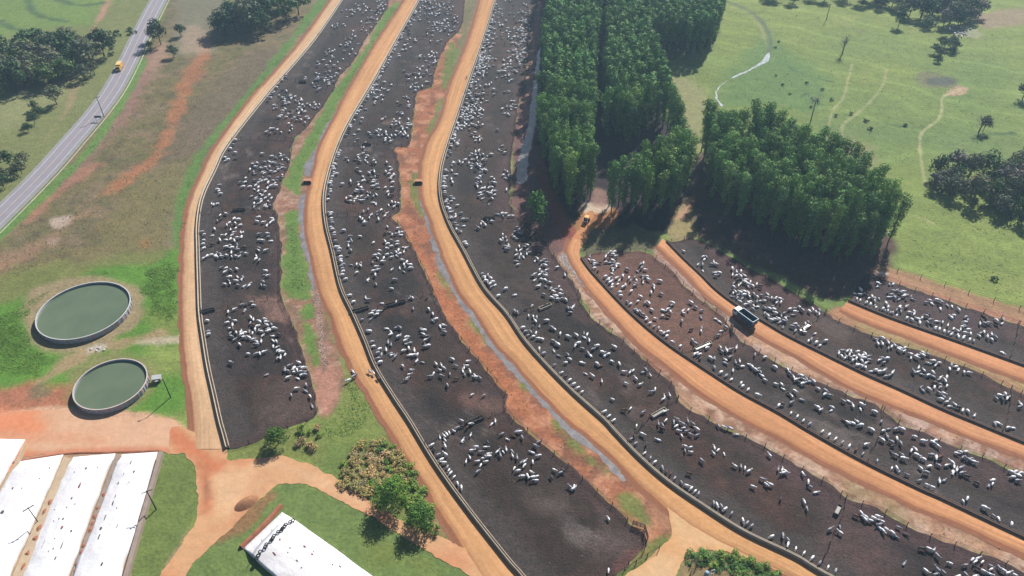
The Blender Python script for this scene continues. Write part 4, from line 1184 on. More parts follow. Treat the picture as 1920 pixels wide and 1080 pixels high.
def clamp(px, label, edge_h, crown, holes, walls, seed, tail=None):
    """px: far-left, far-right, near-right, near-left corners of the plastic"""
    Q = [G(a, b_)[:2] for a, b_ in px]
    base = Q[0]
    t = empty('silage_clamp', (*base, 0), label, 'silage clamp')
    L = np.hypot(*(Q[3] - Q[0]))
    Wd = np.hypot(*(Q[1] - Q[0]))
    nu, nv = 26, int(max(20, L / 0.7))
    def zof(u, v, x, y):
        zz = edge_h + crown * (1 - (2 * u - 1) ** 2) * sstep(0.0, 0.16, np.asarray(v) * L / 12)
        end = sstep(0.0, 1.0, np.asarray(v) * L / 3.0)
        return 0.15 + (zz - 0.15) * end + 0.10 * fbm(x, y, 2.2, seed) * end
    U, Vv = np.meshgrid(np.linspace(0, 1, nu), np.linspace(0, 1, nv))
    U, Vv = U.ravel(), Vv.ravel()
    P = np.array([quad_lerp(Q, u, v) for u, v in zip(U, Vv)])
    wig = fbm(P[:, 1], P[:, 0] * 0 + seed, 5, seed) * 0.3
    edge = (U < 0.01) | (U > 0.99)
    P[edge, 0] += wig[edge]
    Z = zof(U, Vv, P[:, 0], P[:, 1])
    i = np.arange(nu * nv).reshape(nv, nu)
    F = np.stack([i[:-1, :-1], i[:-1, 1:], i[1:, 1:], i[1:, :-1]], -1).reshape(-1, 4)
    # skirt down to the ground all round
    V = np.c_[P - base, Z]
    ring = np.r_[i[0, :], i[1:, -1], i[-1, -2::-1], i[-2:0:-1, 0]]
    sk = V[ring].copy()
    sk[:, 2] = 0.0
    n0 = len(V)
    j = np.arange(len(ring))
    F2 = np.stack([ring, np.roll(ring, -1), n0 + np.roll(j, -1), n0 + j], 1)
    uv = np.r_[np.c_[U * Wd * 0.35, Vv * L * 0.06], np.zeros((len(ring), 2))]
    me = np_mesh('plastic_cover', np.vstack([V, sk]), np.vstack([F, F2]), uv=uv, smooth=True, mats=[MT['plastic']])
    bm = bmesh.new(); bm.from_mesh(me); bmesh.ops.recalc_face_normals(bm, faces=bm.faces); bm.to_mesh(me); bm.free()
    link('plastic_cover', me, t)
    for hx, hy, ln, wd, red in holes:
        g = G(hx, hy, edge_h + crown * 0.8)[:2]
        best = min(((np.hypot(*(quad_lerp(Q, u, v) - g)), u, v) for u in np.linspace(.03, .97, 24) for v in np.linspace(.01, .99, 60)))
        u, v = best[1], best[2]
        d = (Q[3] - Q[0]) / L
        pv, pf = [], []
        r = random.Random(int(hx * 7 + hy))
        nn = 9
        for q in range(nn):
            a = 2 * math.pi * q / nn
            e, f_ = math.cos(a) * ln * .4 * r.uniform(.7, 1.1), math.sin(a) * wd * .4 * r.uniform(.6, 1.2)
            x, y = g[0] + d[0] * e - d[1] * f_, g[1] + d[1] * e + d[0] * f_
            pv.append((x - base[0], y - base[1], 0))
        # drape the tear on the sheet
        up = []
        for x, y, _ in pv:
            gu = min(((np.hypot(*(quad_lerp(Q, uu, vv) - base - (x, y))), uu, vv) for uu in np.linspace(max(0, u - .12), min(1, u + .12), 9) for vv in np.linspace(max(0, v - .06), min(1, v + .06), 9)))
            up.append((x, y, float(zof(np.array(gu[1]), np.array(gu[2]), np.array(x + base[0]), np.array(y + base[1]))) + 0.07))
        mb = MB()
        mb.add(up, [tuple(range(nn))])
        mb.build('tear', MT['tear_red'] if red else MT['tear'], t)
    return t, Q, base
MT['tear'] = M('dark_silage_tear', S(96, 92, 92), 0.95, 0.4, 2.0)
MT['tear_red'] = M('reddish_tear', S(150, 88, 92), 0.95, 0.5, 2.0)
def off(px5, ox, oy, s):
    return (ox + px5[0] / s, oy + px5[1] / s)
o5 = lambda x, y: off((x, y), 0, 800, 3.857)
H1 = [(950, 262, 1.2, .35, 0), (970, 328, .9, .5, 0), (897, 345, .9, .2, 0), (857, 410, .9, .35, 0), (937, 405, .4, .2, 0), (836, 505, 1.1, .25, 0), (818, 555, 1.5, .4, 0), (848, 592, .5, .25, 0), (762, 655, 2.0, .3, 0), (730, 735, .9, .6, 0), (718, 795, 1.6, .4, 0), (850, 720, 1.4, .2, 0), (740, 997, 1.2, .45, 0)]
H2 = [(625, 305, .8, .5, 0), (705, 290, .3, .3, 0), (540, 330, .3, .3, 0), (578, 430, 2.0, .5, 1), (522, 520, .8, .5, 0), (545, 563, .3, .3, 0), (485, 585, .4, .35, 0), (393, 597, .3, .3, 0), (428, 668, .5, .3, 0), (460, 670, .6, .5, 0), (452, 733, 1.2, .6, 1), (515, 752, .7, .4, 0), (388, 682, .3, .3, 0), (315, 845, 3.0, .12, 0), (448, 860, 2.4, .3, 0), (400, 812, .3, .3, 0), (388, 885, .6, .3, 0), (403, 952, 1.1, .35, 0), (355, 905, .6, .2, 0)]
H3 = [(92, 445, .8, .5, 0), (160, 447, .4, .3, 0), (18, 620, 1.2, .9, 0), (285, 375, .4, .3, 0), (355, 293, .5, .3, 0)]
def holes(L):
    return [(*o5(a, b_), c, d, e) for a, b_, c, d, e in L]
cl1 = clamp([(229, 853), (296, 848), (202, 1175), (108, 1175)], 'rightmost of the four parallel white silage covers, beside the lawn', 1.0, 0.8, holes(H1), 0, 1)
cl2 = clamp([(136, 858), (215, 851), (95, 1175), (8, 1175)], 'white silage cover with red tears, second of four from the right', 1.0, 0.8, holes(H2), 0, 2)
cl3 = clamp([(36, 866), (119, 853), (-22, 1175), (-135, 1175)], 'greyish white silage cover, third of four from the right', 0.9, 0.7, holes(H3), 0, 3)
cl4 = clamp([(-60, 822), (47, 825), (-98, 1100), (-200, 1100)], 'off-white silage cover cut by the left picture edge', 0.9, 0.7, [], 0, 4)
MT['wall_tan'] = M('tan_clamp_wall', S(214, 190, 160), 0.95, 0.3, 0.5, 0.01)
MT['wall_grey'] = M('grey_clamp_wall', S(176, 158, 146), 0.95, 0.35, 0.5, 0.01)
def bunker_wall(px, z, label, mat, n=2):
    """a low concrete wall seen from above: px goes round its top"""
    Q = [G(a, b_, z)[:2] for a, b_ in px]
    b0 = Q[0]
    t = empty('clamp_wall', (*b0, 0), label, 'wall')
    mb = MB()
    v = [(*(q - b0), 0) for q in Q] + [(*(q - b0), z) for q in Q]
    mb.add(v, [(0, 1, 2, 3), (4, 5, 6, 7), (0, 1, 5, 4), (1, 2, 6, 5), (2, 3, 7, 6), (3, 0, 4, 7)])
    mb.build('wall', mat, t)
    return t, Q, b0
w1 = bunker_wall([(297, 849), (305, 846), (212, 1175), (203, 1175)], 1.1, 'pale concrete wall between the rightmost silage cover and the lawn', MT['wall_grey'])
w2 = bunker_wall([(216, 853), (227, 853), (106, 1175), (97, 1175)], 0.8, 'grey brown wall between the two rightmost silage covers', MT['wall_grey'])
w3 = bunker_wall([(120, 856), (133, 860), (6, 1175), (-18, 1175)], 1.15, 'tan concrete wall between the torn and the greyish silage covers', MT['wall_tan'])
w4 = bunker_wall([(48, 828), (34, 866), (-132, 1168), (-96, 1100)], 0.9, 'tan wall between the two leftmost silage covers', MT['wall_tan'])
# clay spills lying on the walls
for (wl, cnt, sd) in ((w2, 9, 1), (w3, 6, 2)):
    r = random.Random(sd)
    for k in range(cnt):
        v = 0.28 + 0.5 * k / cnt + r.uniform(-.02, .02)
        c = quad_lerp(wl[1], r.uniform(.35, .65), v) - wl[2]
        mb = MB()
        pts = [(c[0] + math.cos(a) * r.uniform(.25, .55), c[1] + math.sin(a) * r.uniform(.3, .9), (0.8 if wl is w2 else 1.15) + .02) for a in [2 * math.pi * q / 8 for q in range(8)]]
        pts.append((c[0], c[1], (0.8 if wl is w2 else 1.15) + .22))
        mb.add(pts, [(q, (q + 1) % 8, 8) for q in range(8)])
        mb.build('clay_spill', MT['clay'], wl[0])
H5c = lambda x, y: (440 + x / 6.4, 920 + y / 6.4)
H5 = [(*H5c(a, b_), c, d, e) for a, b_, c, d, e in [(545, 590, .5, .45, 1), (480, 760, 1.5, .3, 1), (840, 672, 1.0, .35, 1), (932, 765, .7, .4, 1), (945, 725, .4, .3, 0), (640, 745, .4, .3, 0), (750, 845, .8, .2, 0), (802, 928, .4, .3, 0), (1175, 885, .5, .3, 0), (1265, 905, .9, .25, 0), (668, 690, .4, .3, 0), (440, 450, .3, .3, 0), (318, 577, .3, .3, 0)]]
cl5 = clamp([(456, 1030), (529, 961), (830, 1183), (640, 1200)], 'white silage cover weighted with black tyres at the bottom centre left', 1.0, 0.7, H5, 0, 5)
mb = MB()
pts = [G(*H5c(x, y), 1.75) for x, y in [(525, 412), (420, 520), (330, 610), (250, 705), (208, 772)]]
b0 = pts[0]
mb.tube([tuple(p - b0) for p in pts], 0.05, 5)
o = mb.build('rope', MT['black'], None, tuple(b0))
tag(o, 'thin black rope lying across the tyre weighted silage cover', 'rope')
tw = [(700, 358), (668, 376), (612, 408), (598, 430), (574, 454), (566, 470), (524, 496), (470, 546), (456, 572), (440, 596), (382, 648), (366, 680), (306, 735), (282, 780), (264, 812)]
mb = MB()
nR, nr = 14, 6
v, f = [], []
for a in range(nR):
    for c in range(nr):
        A, Cc = 2 * math.pi * a / nR, 2 * math.pi * c / nr
        r_ = 0.30 + 0.10 * math.cos(Cc)
        v.append((r_ * math.cos(A), r_ * math.sin(A), 0.10 + 0.10 * math.sin(Cc)))
        f.append((a * nr + c, ((a + 1) % nR) * nr + c, ((a + 1) % nR) * nr + (c + 1) % nr, a * nr + (c + 1) % nr))
mb.add(v, f)
tyre = bpy.data.meshes.new('tyre')
tyre.from_pydata(mb.v, [], mb.f)
tyre.materials.append(MT['black'])
def on_clamp(px, H0=1.7):
    return G(*px, H0)
for k, (x, y) in enumerate(tw):
    hz = 1.85 - 0.55 * abs(k / 7.0 - 1) ** 2
    o = link('tyre', tyre, None, tuple(on_clamp(H5c(x, y), hz)), rng.uniform(0, 6))
    lab = 'black tyre at the upper end of the line on the white cover' if k == 0 else ('black tyre at the lower end of the line on the white cover' if k == len(tw) - 1 else f'black tyre on the white cover, {ordn(k)} from the upper end of the line')
    tag(o, lab, 'tyre', 'tyres in a line on the silage cover')
# raw clay berm heads
def berm(px, z, w, label):
    P = W(px)
    P = spline(np.c_[P, np.zeros(len(P))], 0.6)[:, :2]
    b0 = P[0]
    nrm = normals2(P)
    prof = [(-1, 0), (-.6, .55), (-.15, 1), (.25, .95), (.65, .5), (1, 0)]
    V = np.stack([np.c_[P - b0 + nrm * (d * w * (1 + .25 * fbm(P[:, 0], P[:, 1], 1.5, int(10 + d * 3))))[:, None], z * hgt * (1 + .3 * fbm(P[:, 0], P[:, 1], 1.2, 3)) - .02] for d, hgt in prof], 1)
    n, k = V.shape[:2]
    i = np.arange(n * k).reshape(n, k)
    F = np.stack([i[:-1, :-1], i[:-1, 1:], i[1:, 1:], i[1:, :-1]], -1).reshape(-1, 4)
    me = np_mesh('clay_berm', V.reshape(-1, 3), F, smooth=True, mats=[MT['clay']])
    if me.polygons[2].normal.z < 0:
        me.flip_normals()
    tag(link('clay_berm', me, None, (*b0, 0)), label, 'berm')
berm([(452, 1027), (490, 990), (527, 948)], 0.7, .6, 'red clay berm along the upper end of the tyre weighted cover')
berm([(20, 868), (120, 851), (216, 848), (298, 845)], 0.22, .4, 'low red clay berm along the head of the parallel white covers')

def mound():
    c = G(462, 944)
    n, k = 20, 7
    V, F = [], []
    for i in range(k):
        q = i / (k - 1)
        for j in range(n):
            a = 2 * math.pi * j / n
            x, y = math.cos(a) * 2.6 * q, math.sin(a) * 1.5 * q
            z = 0.9 * (1 - q ** 1.6) + 0.25 * float(fbm(x + 3, y, 0.9, 4)) * (1 - q) - 0.02 * q
            V.append((x, y, z + .04))
    for i in range(k - 1):
        for j in range(n):
            F.append((i * n + j, (i + 1) * n + j, (i + 1) * n + (j + 1) % n, i * n + (j + 1) % n))
    me = np_mesh('dirt_mound', V, F, smooth=True, mats=[M('dark_spoil', S(184, 132, 98), .95, .5, 1.2, .08)])
    if me.polygons[n].normal.z < 0:
        me.flip_normals()
    tag(link('dirt_mound', me, None, tuple(c), .7), 'small heap of reddish brown soil beside the track junction', 'dirt heap')
mound()
def rocks(px, n, sp, label, sd):
    r = random.Random(sd)
    mb = MB()
    for k in range(n):
        x, y, s = r.gauss(0, sp), r.gauss(0, sp * .6), r.uniform(.15, .36)
        v = [(x + s * math.cos(a) * r.uniform(.7, 1.1), y + s * math.sin(a) * r.uniform(.7, 1.1), z) for z in (-.05, s * .6) for a in [q * 1.05 for q in range(6)]]
        v.append((x, y, s))
        mb.add(v, [(q, (q + 1) % 6, 6 + (q + 1) % 6, 6 + q) for q in range(6)] + [(6 + q, 6 + (q + 1) % 6, 12) for q in range(6)])
    tag(mb.build('rubble_pile', M('white_rock', S(225, 222, 220), .9, .2, 1.0), None, tuple(G(*px))), label, 'rubble')
rocks((1606, 281), 9, 1.3, 'white rubble pile on bare soil behind the right tree block', 1)
rocks((1660, 437), 8, 1.2, 'pale rubble at the right edge of the tree block shadow', 2)
rocks((185, 656), 7, 1.2, 'whitish rubble scattered below the larger round tank', 3)
# ------------------------------------------------------------------ vehicles
def wheel(t, x, y, r, w=0.32):
    mb = MB()
    mb.lathe([(r * .55, -w / 2), (r * .95, -w / 2), (r, -w / 3), (r, w / 3), (r * .95, w / 2), (r * .55, w / 2)], 16)
    o = mb.build('wheel', MT['black'], t, (x, y, r), smooth=True)
    o.rotation_euler = (math.pi / 2, 0, 0)
    mb = MB()
    mb.lathe([(.02, -w * .42), (r * .56, -w * .45), (r * .56, w * .45), (.02, w * .42)], 12)
    mb.build('rim', MT['steel'], o)
def feed_truck():
    a, b_ = G(1377, 590), G(1404, 610)
    ang = math.atan2(a[1] - b_[1], a[0] - b_[0])
    c = (G(1372, 588) + G(1412, 616)) / 2
    c = G(1393, 600)
    t = empty('feed_truck', c, 'dump truck with white cab and blue open bed on the dirt road', 'truck', None, ang)
    mb = MB()
    for y in (-.42, .42):
        mb.box((-.3, y, .95), (8.2, .16, .28))
    mb.box((3.6, 0, .75), (.25, 2.3, .35))
    mb.build('chassis', MT['dark_metal'], t)
    mb = MB()
    v = [(2.0, -1.2, .9), (4.0, -1.2, .9), (4.0, 1.2, .9), (2.0, 1.2, .9), (2.0, -1.2, 2.0), (3.98, -1.2, 1.85), (3.98, 1.2, 1.85), (2.0, 1.2, 2.0), (2.05, -1.1, 2.95), (3.55, -1.08, 2.95), (3.55, 1.08, 2.95), (2.05, 1.1, 2.95)]
    mb.add(v, [(0, 1, 5, 4), (1, 2, 6, 5), (2, 3, 7, 6), (3, 0, 4, 7), (4, 5, 9, 8), (5, 6, 10, 9), (6, 7, 11, 10), (7, 4, 8, 11), (8, 9, 10, 11), (3, 2, 1, 0)])
    cabo = mb.build('cab', MT['white_metal'], t, bevel=.06)
    mb = MB()
    mb.add([(3.99, -1.0, 1.98), (3.99, 1.0, 1.98), (3.62, .98, 2.80), (3.62, -.98, 2.80)], [(0, 1, 2, 3)])
    mb.build('windscreen', MT['glass'], cabo, (.02, 0, 0))
    for s in (-1, 1):
        mb = MB()
        mb.add([(2.5, s * 1.215, 2.05), (3.7, s * 1.215, 1.98), (3.4, s * 1.13, 2.75), (2.5, s * 1.13, 2.78)], [(0, 1, 2, 3)])
        mb.build('side_window', MT['glass'], cabo, (0, s * .015, 0))
        mb = MB()
        mb.box((4.02, s * .85, 1.2), (.06, .35, .25))
        mb.build('headlight', MT['white_paint'], t)
        mb = MB()
        mb.box((3.7, s * 1.42, 2.2), (.12, .2, .5))
        mb.build('mirror', MT['dark_metal'], t)
    # open bed: floor and four boards with outside ribs
    mb = MB()
    L0, L1, Wb, z0, z1 = -4.6, 1.75, 1.35, 1.15, 3.05
    th = .1
    mb.box(((L0 + L1) / 2, 0, z0), (L1 - L0, 2 * Wb, .12))
    for s in (-1, 1):
        mb.box(((L0 + L1) / 2, s * (Wb - th / 2), (z0 + z1) / 2 + .06), (L1 - L0, th, z1 - z0 - .12))
        for x in np.linspace(L0 + .3, L1 - .3, 7):
            mb.box((x, s * (Wb + .05), (z0 + z1) / 2), (.12, .1, z1 - z0 - .1))
    for x in (L0 + th / 2, L1 - th / 2):
        mb.box((x, 0, (z0 + z1) / 2 + .06), (th, 2 * Wb - 2 * th, z1 - z0 - .12))
    bed = mb.build('bed', MT['blue_metal'], t)
    mb = MB()
    for s in (-1, 1):
        mb.box(((L0 + L1) / 2, s * Wb, z1 + .05), (L1 - L0 + .2, .2, .1))
    for x in (L0, L1):
        mb.box((x, 0, z1 + .052), (.2, 2 * Wb - .2, .1))
    mb.build('bed_rim', MT['pale_blue'], bed)
    mb = MB()
    mb.box(((L0 + L1) / 2, 0, z0 + .28), (L1 - L0 - .3, 2 * Wb - .3, .4), 0, .9)
    mb.build('load', MT['feed'], bed)
    for x in (3.1, -2.3, -3.6):
        for s in (-1, 1):
            wheel(t, x, s * 1.1, .52, .34 if x > 0 else .5)
feed_truck()
_t = next(o for o in COL.objects if o.name.startswith('feed_truck'))
_t.scale = (.78, .78, .78)
_t.location.z = ROAD_Z + .06
def highway_truck():
    a, b_ = G(222, 135), G(240, 100)
    ang = math.atan2(a[1] - b_[1], a[0] - b_[0])
    t = empty('delivery_truck', G(225, 130), 'yellow truck with pale roof driving on the asphalt highway', 'truck', None, ang)
    mb = MB()
    mb.box((-.9, 0, 2.0), (5.4, 2.5, 2.5))
    body = mb.build('cargo_box', MT['yellow_metal'], t, bevel=.05)
    mb = MB()
    mb.box((-.9, 0, 3.29), (5.2, 2.3, .06))
    mb.build('roof', MT['cream_metal'], body)
    mb = MB()
    v = [(1.95, -1.2, .7), (3.7, -1.2, .7), (3.7, 1.2, .7), (1.95, 1.2, .7), (1.95, -1.2, 1.7), (3.65, -1.2, 1.6), (3.65, 1.2, 1.6), (1.95, 1.2, 1.7), (1.95, -1.1, 2.6), (3.1, -1.05, 2.6), (3.1, 1.05, 2.6), (1.95, 1.1, 2.6)]
    mb.add(v, [(0, 1, 5, 4), (1, 2, 6, 5), (2, 3, 7, 6), (3, 0, 4, 7), (4, 5, 9, 8), (5, 6, 10, 9), (6, 7, 11, 10), (7, 4, 8, 11), (8, 9, 10, 11), (3, 2, 1, 0)])
    cabo = mb.build('cab', MT['yellow_metal'], t, bevel=.05)
    mb = MB()
    mb.add([(3.68, -1.0, 1.68), (3.68, 1.0, 1.68), (3.16, .95, 2.5), (3.16, -.95, 2.5)], [(0, 1, 2, 3)])
    mb.build('windscreen', MT['glass'], cabo, (.03, 0, 0))
    mb = MB()
    mb.box((0, 0, .68), (7.0, 1.0, .2))
    mb.build('chassis', MT['dark_metal'], t)
    for s in (-1, 1):
        mb = MB()
        mb.box((3.72, s * .85, 1.0), (.06, .35, .25))
        mb.build('headlight', MT['white_paint'], t)
        for x in (2.7, -2.2):
            wheel(t, x, s * 1.0, .48)
highway_truck()
_t = next(o for o in COL.objects if o.name.startswith('delivery_truck'))
_t.scale = (.74, .74, .74)
_t.location.z = .06
def tractor():
    t = empty('tractor', G(1099, 417), 'yellow roofed tractor parked in the clearing between the tree blocks', 'tractor', None, math.radians(-115))
    mb = MB()
    mb.box((1.3, 0, 1.25), (1.9, .85, .75))
    mb.box((1.3, 0, .8), (2.2, .5, .4))
    mb.build('bonnet', MT['dark_metal'], t, bevel=.06)
    mb = MB()
    mb.box((-.4, 0, .95), (1.6, 1.1, .5))
    mb.build('body', MT['dark_metal'], t, bevel=.05)
    mb = MB()
    mb.box((-.45, 0, 1.45), (.55, .55, .5))
    mb.build('seat', MT['black'], t, bevel=.05)
    for x in (-1.05, .3):
        for s in (-1, 1):
            mb = MB()
            mb.box((x, s * .7, 1.85), (.08, .08, 1.6))
            mb.build('roof_post', MT['dark_metal'], t)
    mb = MB()
    mb.box((-.38, 0, 2.7), (1.9, 1.75, .14))
    mb.build('roof', MT['yellow_metal'], t, bevel=.04)
    for s in (-1, 1):
        wheel(t, -.7, s * .95, .85, .5)
        wheel(t, 1.9, s * .8, .5, .3)
    mb = MB()
    for s in (-.5, .5):
        mb.tube([(1.2, s, 1.0), (2.4, s, 1.3), (3.2, s, .5)], .07, 6)
    mb.add([(3.1, -1.0, .1), (3.6, -1.0, .15), (3.6, 1.0, .15), (3.1, 1.0, .1), (3.05, -1.0, .75), (3.05, 1.0, .75)], [(0, 1, 2, 3), (0, 3, 5, 4), (0, 1, 4), (3, 2, 5)])
    mb.build('loader_bucket', MT['yellow_metal'], t)
tractor()
_t = next(o for o in COL.objects if o.name.startswith('tractor'))
_t.scale = (.72, .72, .72)
_t.location.z = ROAD_Z
# small things at the lower right corner
def barrel():
    mb = MB()
    mb.lathe([(.02, 0), (.38, 0), (.4, .1), (.42, .35), (.42, .75), (.4, 1.05), (.3, 1.2), (.12, 1.25), (.02, 1.25)], 18)
    o = mb.build('barrel', M('pale_blue_plastic', S(160, 190, 215), .5, .15, 1), None, tuple(G(1324, 1079)), smooth=True)
    tag(o, 'pale blue plastic barrel beside the lower right hedge', 'barrel')
    t = empty('metal_frame', G(1334, 1079), 'small white metal frame beside the pale blue barrel', 'frame', None, .3)
    mb = MB()
    for x in (-.4, .4):
        mb.tube([(x, -.3, 0), (x, 0, 1.9), (x, .3, 0)], .06, 6)
    mb.build('legs', MT['white_metal'], t)
    mb = MB()
    mb.tube([(-.4, 0, 1.88), (.4, 0, 1.88)], .06, 6)
    mb.tube([(-.4, -.15, 1), (.4, -.15, 1)], .04, 6)
    mb.build('crossbar', MT['white_metal'], t)
    fence(W([(1310, 1046), (1308, 1060), (1296, 1075), (1285, 1095)]), 'broken dark rail fence at the left end of the lower right hedge', 2.0)
    fence(W([(1296, 1058), (1310, 1054), (1318, 1056)]), 'short dark fence return under the hedge shrubs at lower right', 1.6)
barrel()
# ------------------------------------------------------------------ trees
def leaves(cent, size, base, r, up=0.35, jit=0.35, out=None):
    """a small bent quad per centre; base rgb with light and dark leaves"""
    n = len(cent)
    nrm = r.normal(size=(n, 3))
    if out is None:
        nrm[:, 2] = np.abs(nrm[:, 2]) + up
    else:
        nrm = out * 1.25 + nrm * 0.42 + np.array((0, 0, up * 0.5))
    nrm /= np.linalg.norm(nrm, axis=1)[:, None]
    a = np.cross(nrm, r.normal(size=(n, 3)))
    a /= np.linalg.norm(a, axis=1)[:, None] + 1e-9
    b_ = np.cross(nrm, a)
    s = (size * r.uniform(0.6, 1.35, n))[:, None]
    k = r.uniform(0.45, 0.8, n)[:, None]
    V = np.stack([cent - a * s, cent - b_ * s * k, cent + a * s, cent + b_ * s * k], 1).reshape(-1, 3)
    F = np.arange(4 * n).reshape(n, 4)
    c = np.array(base)[None] * (1 + jit * r.uniform(-1, 1, n))[:, None] * (1 + 0.12 * r.normal(size=(n, 3)))
    return V, F, np.repeat(np.clip(c, 0.004, 0.6), 4, 0)

def lump_points(lumps, dens, r, shell=0.5):
    out, nn = [], []
    for (x, y, z, rx, ry, rz) in lumps:
        n = max(6, int(dens * (rx * ry + ry * rz + rx * rz) / 3 * 4))
        d = r.normal(size=(n, 3))
        d /= np.linalg.norm(d, axis=1)[:, None]
        rad = (shell + (1 - shell) * r.random(n)) ** 0.8
        out.append(np.array((x, y, z)) + d * rad[:, None] * np.array((rx, ry, rz)))
        nn.append(d)
    return np.vstack(out), np.vstack(nn)

def limbs(mb, base, top, r0, n, spread, rr, zlo=0.35):
    for k in range(n):
        a = 2 * math.pi * k / n + rr.uniform(-.4, .4)
        z = base[2] + (top - base[2]) * (zlo + (0.9 - zlo) * k / max(1, n))
        L = spread * rr.uniform(.6, 1.0)
        mb.tube([(base[0], base[1], z), (base[0] + math.cos(a) * L * .5, base[1] + math.sin(a) * L * .5, z + L * .4), (base[0] + math.cos(a) * L, base[1] + math.sin(a) * L, z + L * .9)], [r0 * .5, r0 * .3, r0 * .1], 4)

EUC = S(114, 156, 82, 1.12)
def euc_model(seed, h=18.0, dens=17, leaf=0.23):
    r = np.random.default_rng(seed)
    rr = random.Random(seed)
    mb = MB()
    lean = rr.uniform(-.3, .3), rr.uniform(-.3, .3)
    mb.tube([(0, 0, -.2), (lean[0] * .3, lean[1] * .3, h * .4), (lean[0], lean[1], h * .92)], [.2, .14, .04], 5)
    limbs(mb, (lean[0] * .4, lean[1] * .4, 0), h, .16, 6, 1.5, rr, .4)
    lumps = []
    z = h * 0.18
    while z < h * 0.97:
        t = max(0, (z / h - 0.3) / 0.7)
        w = 2.0 * (0.55 + 0.62 * t) * (1 - 0.45 * max(0, t - .86) / .14) * rr.uniform(.85, 1.12)
        a = rr.uniform(0, 6.28)
        off_ = 0.45 * w
        lumps.append((lean[0] * z / h + math.cos(a) * off_ * .7, lean[1] * z / h + math.sin(a) * off_ * .7, z, w * .85, w * .85, 1.25))
        z += rr.uniform(.75, 1.15)
    P, N = lump_points(lumps, dens, r, .45)
    k_ = P[:, 2] > h * 0.12
    P, N = P[k_], N[k_]
    hue = rr.uniform(-1, 1)
    base = np.array(EUC) * (1 + 0.18 * hue) * np.array((1 + .12 * rr.uniform(-1, 1), 1, 1 + .2 * rr.uniform(-1, 1)))
    return mb, leaves(P, leaf, base, r, .35, .3, N)

def broad_model(seed, h=9.0, w=9.0, base=S(88, 118, 66), dens=5.0, leaf=0.4, trunk=0.25, n_l=11, clear=0.25):
    r = np.random.default_rng(seed)
    rr = random.Random(seed)
    mb = MB()
    mb.tube([(0, 0, -.2), (rr.uniform(-.2, .2), rr.uniform(-.2, .2), h * .35), (0, 0, h * .75)], [trunk, trunk * .75, trunk * .3], 6)
    limbs(mb, (0, 0, 0), h * .8, trunk * .8, 7, w * .33, rr, .25)
    lumps = []
    for k in range(n_l):
        a = 2.4 * k + rr.uniform(-.4, .4)
        q = math.sqrt((k + .5) / n_l)
        rad = w * .36 * q
        zc = h * (clear + .12) + (h * (1 - clear) * .62) * (1 - q * q * .8) * rr.uniform(.75, 1.1)
        s = w * rr.uniform(.15, .24)
        lumps.append((math.cos(a) * rad, math.sin(a) * rad, min(zc, h - s * .7), s, s, s * .8))
    lumps.append((0, 0, h * .5, w * .25, w * .25, h * .28))
    P, N = lump_points(lumps, dens, r, .5)
    b_ = np.array(base) * (1 + .1 * rr.uniform(-1, 1))
    return mb, leaves(P, leaf, b_, r, .35, .35, N)

def bare_model(seed, h=8.0, w=5.0, base=S(150, 138, 150), twig=260):
    r = np.random.default_rng(seed)
    rr = random.Random(seed)
    mb = MB()
    mb.tube([(0, 0, -.2), (.1, 0, h * .35), (0, .1, h * .6)], [.28, .2, .1], 6)
    tips = []
    for k in range(26):
        a, e = rr.uniform(0, 6.28), rr.uniform(.5, 1.35)
        L = w * .55 * rr.uniform(.7, 1.1)
        z0 = h * rr.uniform(.28, .6)
        p1 = (math.cos(a) * math.cos(e) * L * .5, math.sin(a) * math.cos(e) * L * .5, z0 + math.sin(e) * L * .5)
        p2 = (math.cos(a) * math.cos(e) * L, math.sin(a) * math.cos(e) * L, min(h, z0 + math.sin(e) * L * 1.0))
        mb.tube([(0, 0, z0), p1, p2], [.09, .05, .02], 4)
        tips += [p1, p2, p2]
    c = np.array(tips)[r.integers(0, len(tips), twig)] + r.normal(size=(twig, 3)) * w * .075
    return mb, leaves(c, .16, base, r)

def palm_model(seed, h=8.5):
    rr = random.Random(seed)
    r = np.random.default_rng(seed)
    mb = MB()
    mb.tube([(0, 0, -.2), (.25, 0, h * .5), (.2, .1, h)], [.2, .16, .14], 7)
    V, F, Cc = [], [], []
    for k in range(16):
        a = 2 * math.pi * k / 16 + rr.uniform(-.15, .15)
        e = rr.uniform(.1, .9)
        L = rr.uniform(2.0, 2.8)
        prev = None
        for s in range(6):
            t = s / 5
            rad = L * t
            z = h + L * (math.sin(e) * t - .75 * t * t)
            c = Vector((.2 + math.cos(a) * rad, .1 + math.sin(a) * rad, z))
            wd = .34 * (1 - t * .85)
            sd = Vector((-math.sin(a), math.cos(a), 0)) * wd
            V += [tuple(c - sd), tuple(c + sd)]
            Cc += [S(84, 96, 78)] * 2
            if s:
                n = len(V)
                F.append((n - 4, n - 3, n - 1, n - 2))
    return mb, (np.array(V), np.array(F), np.array(Cc))

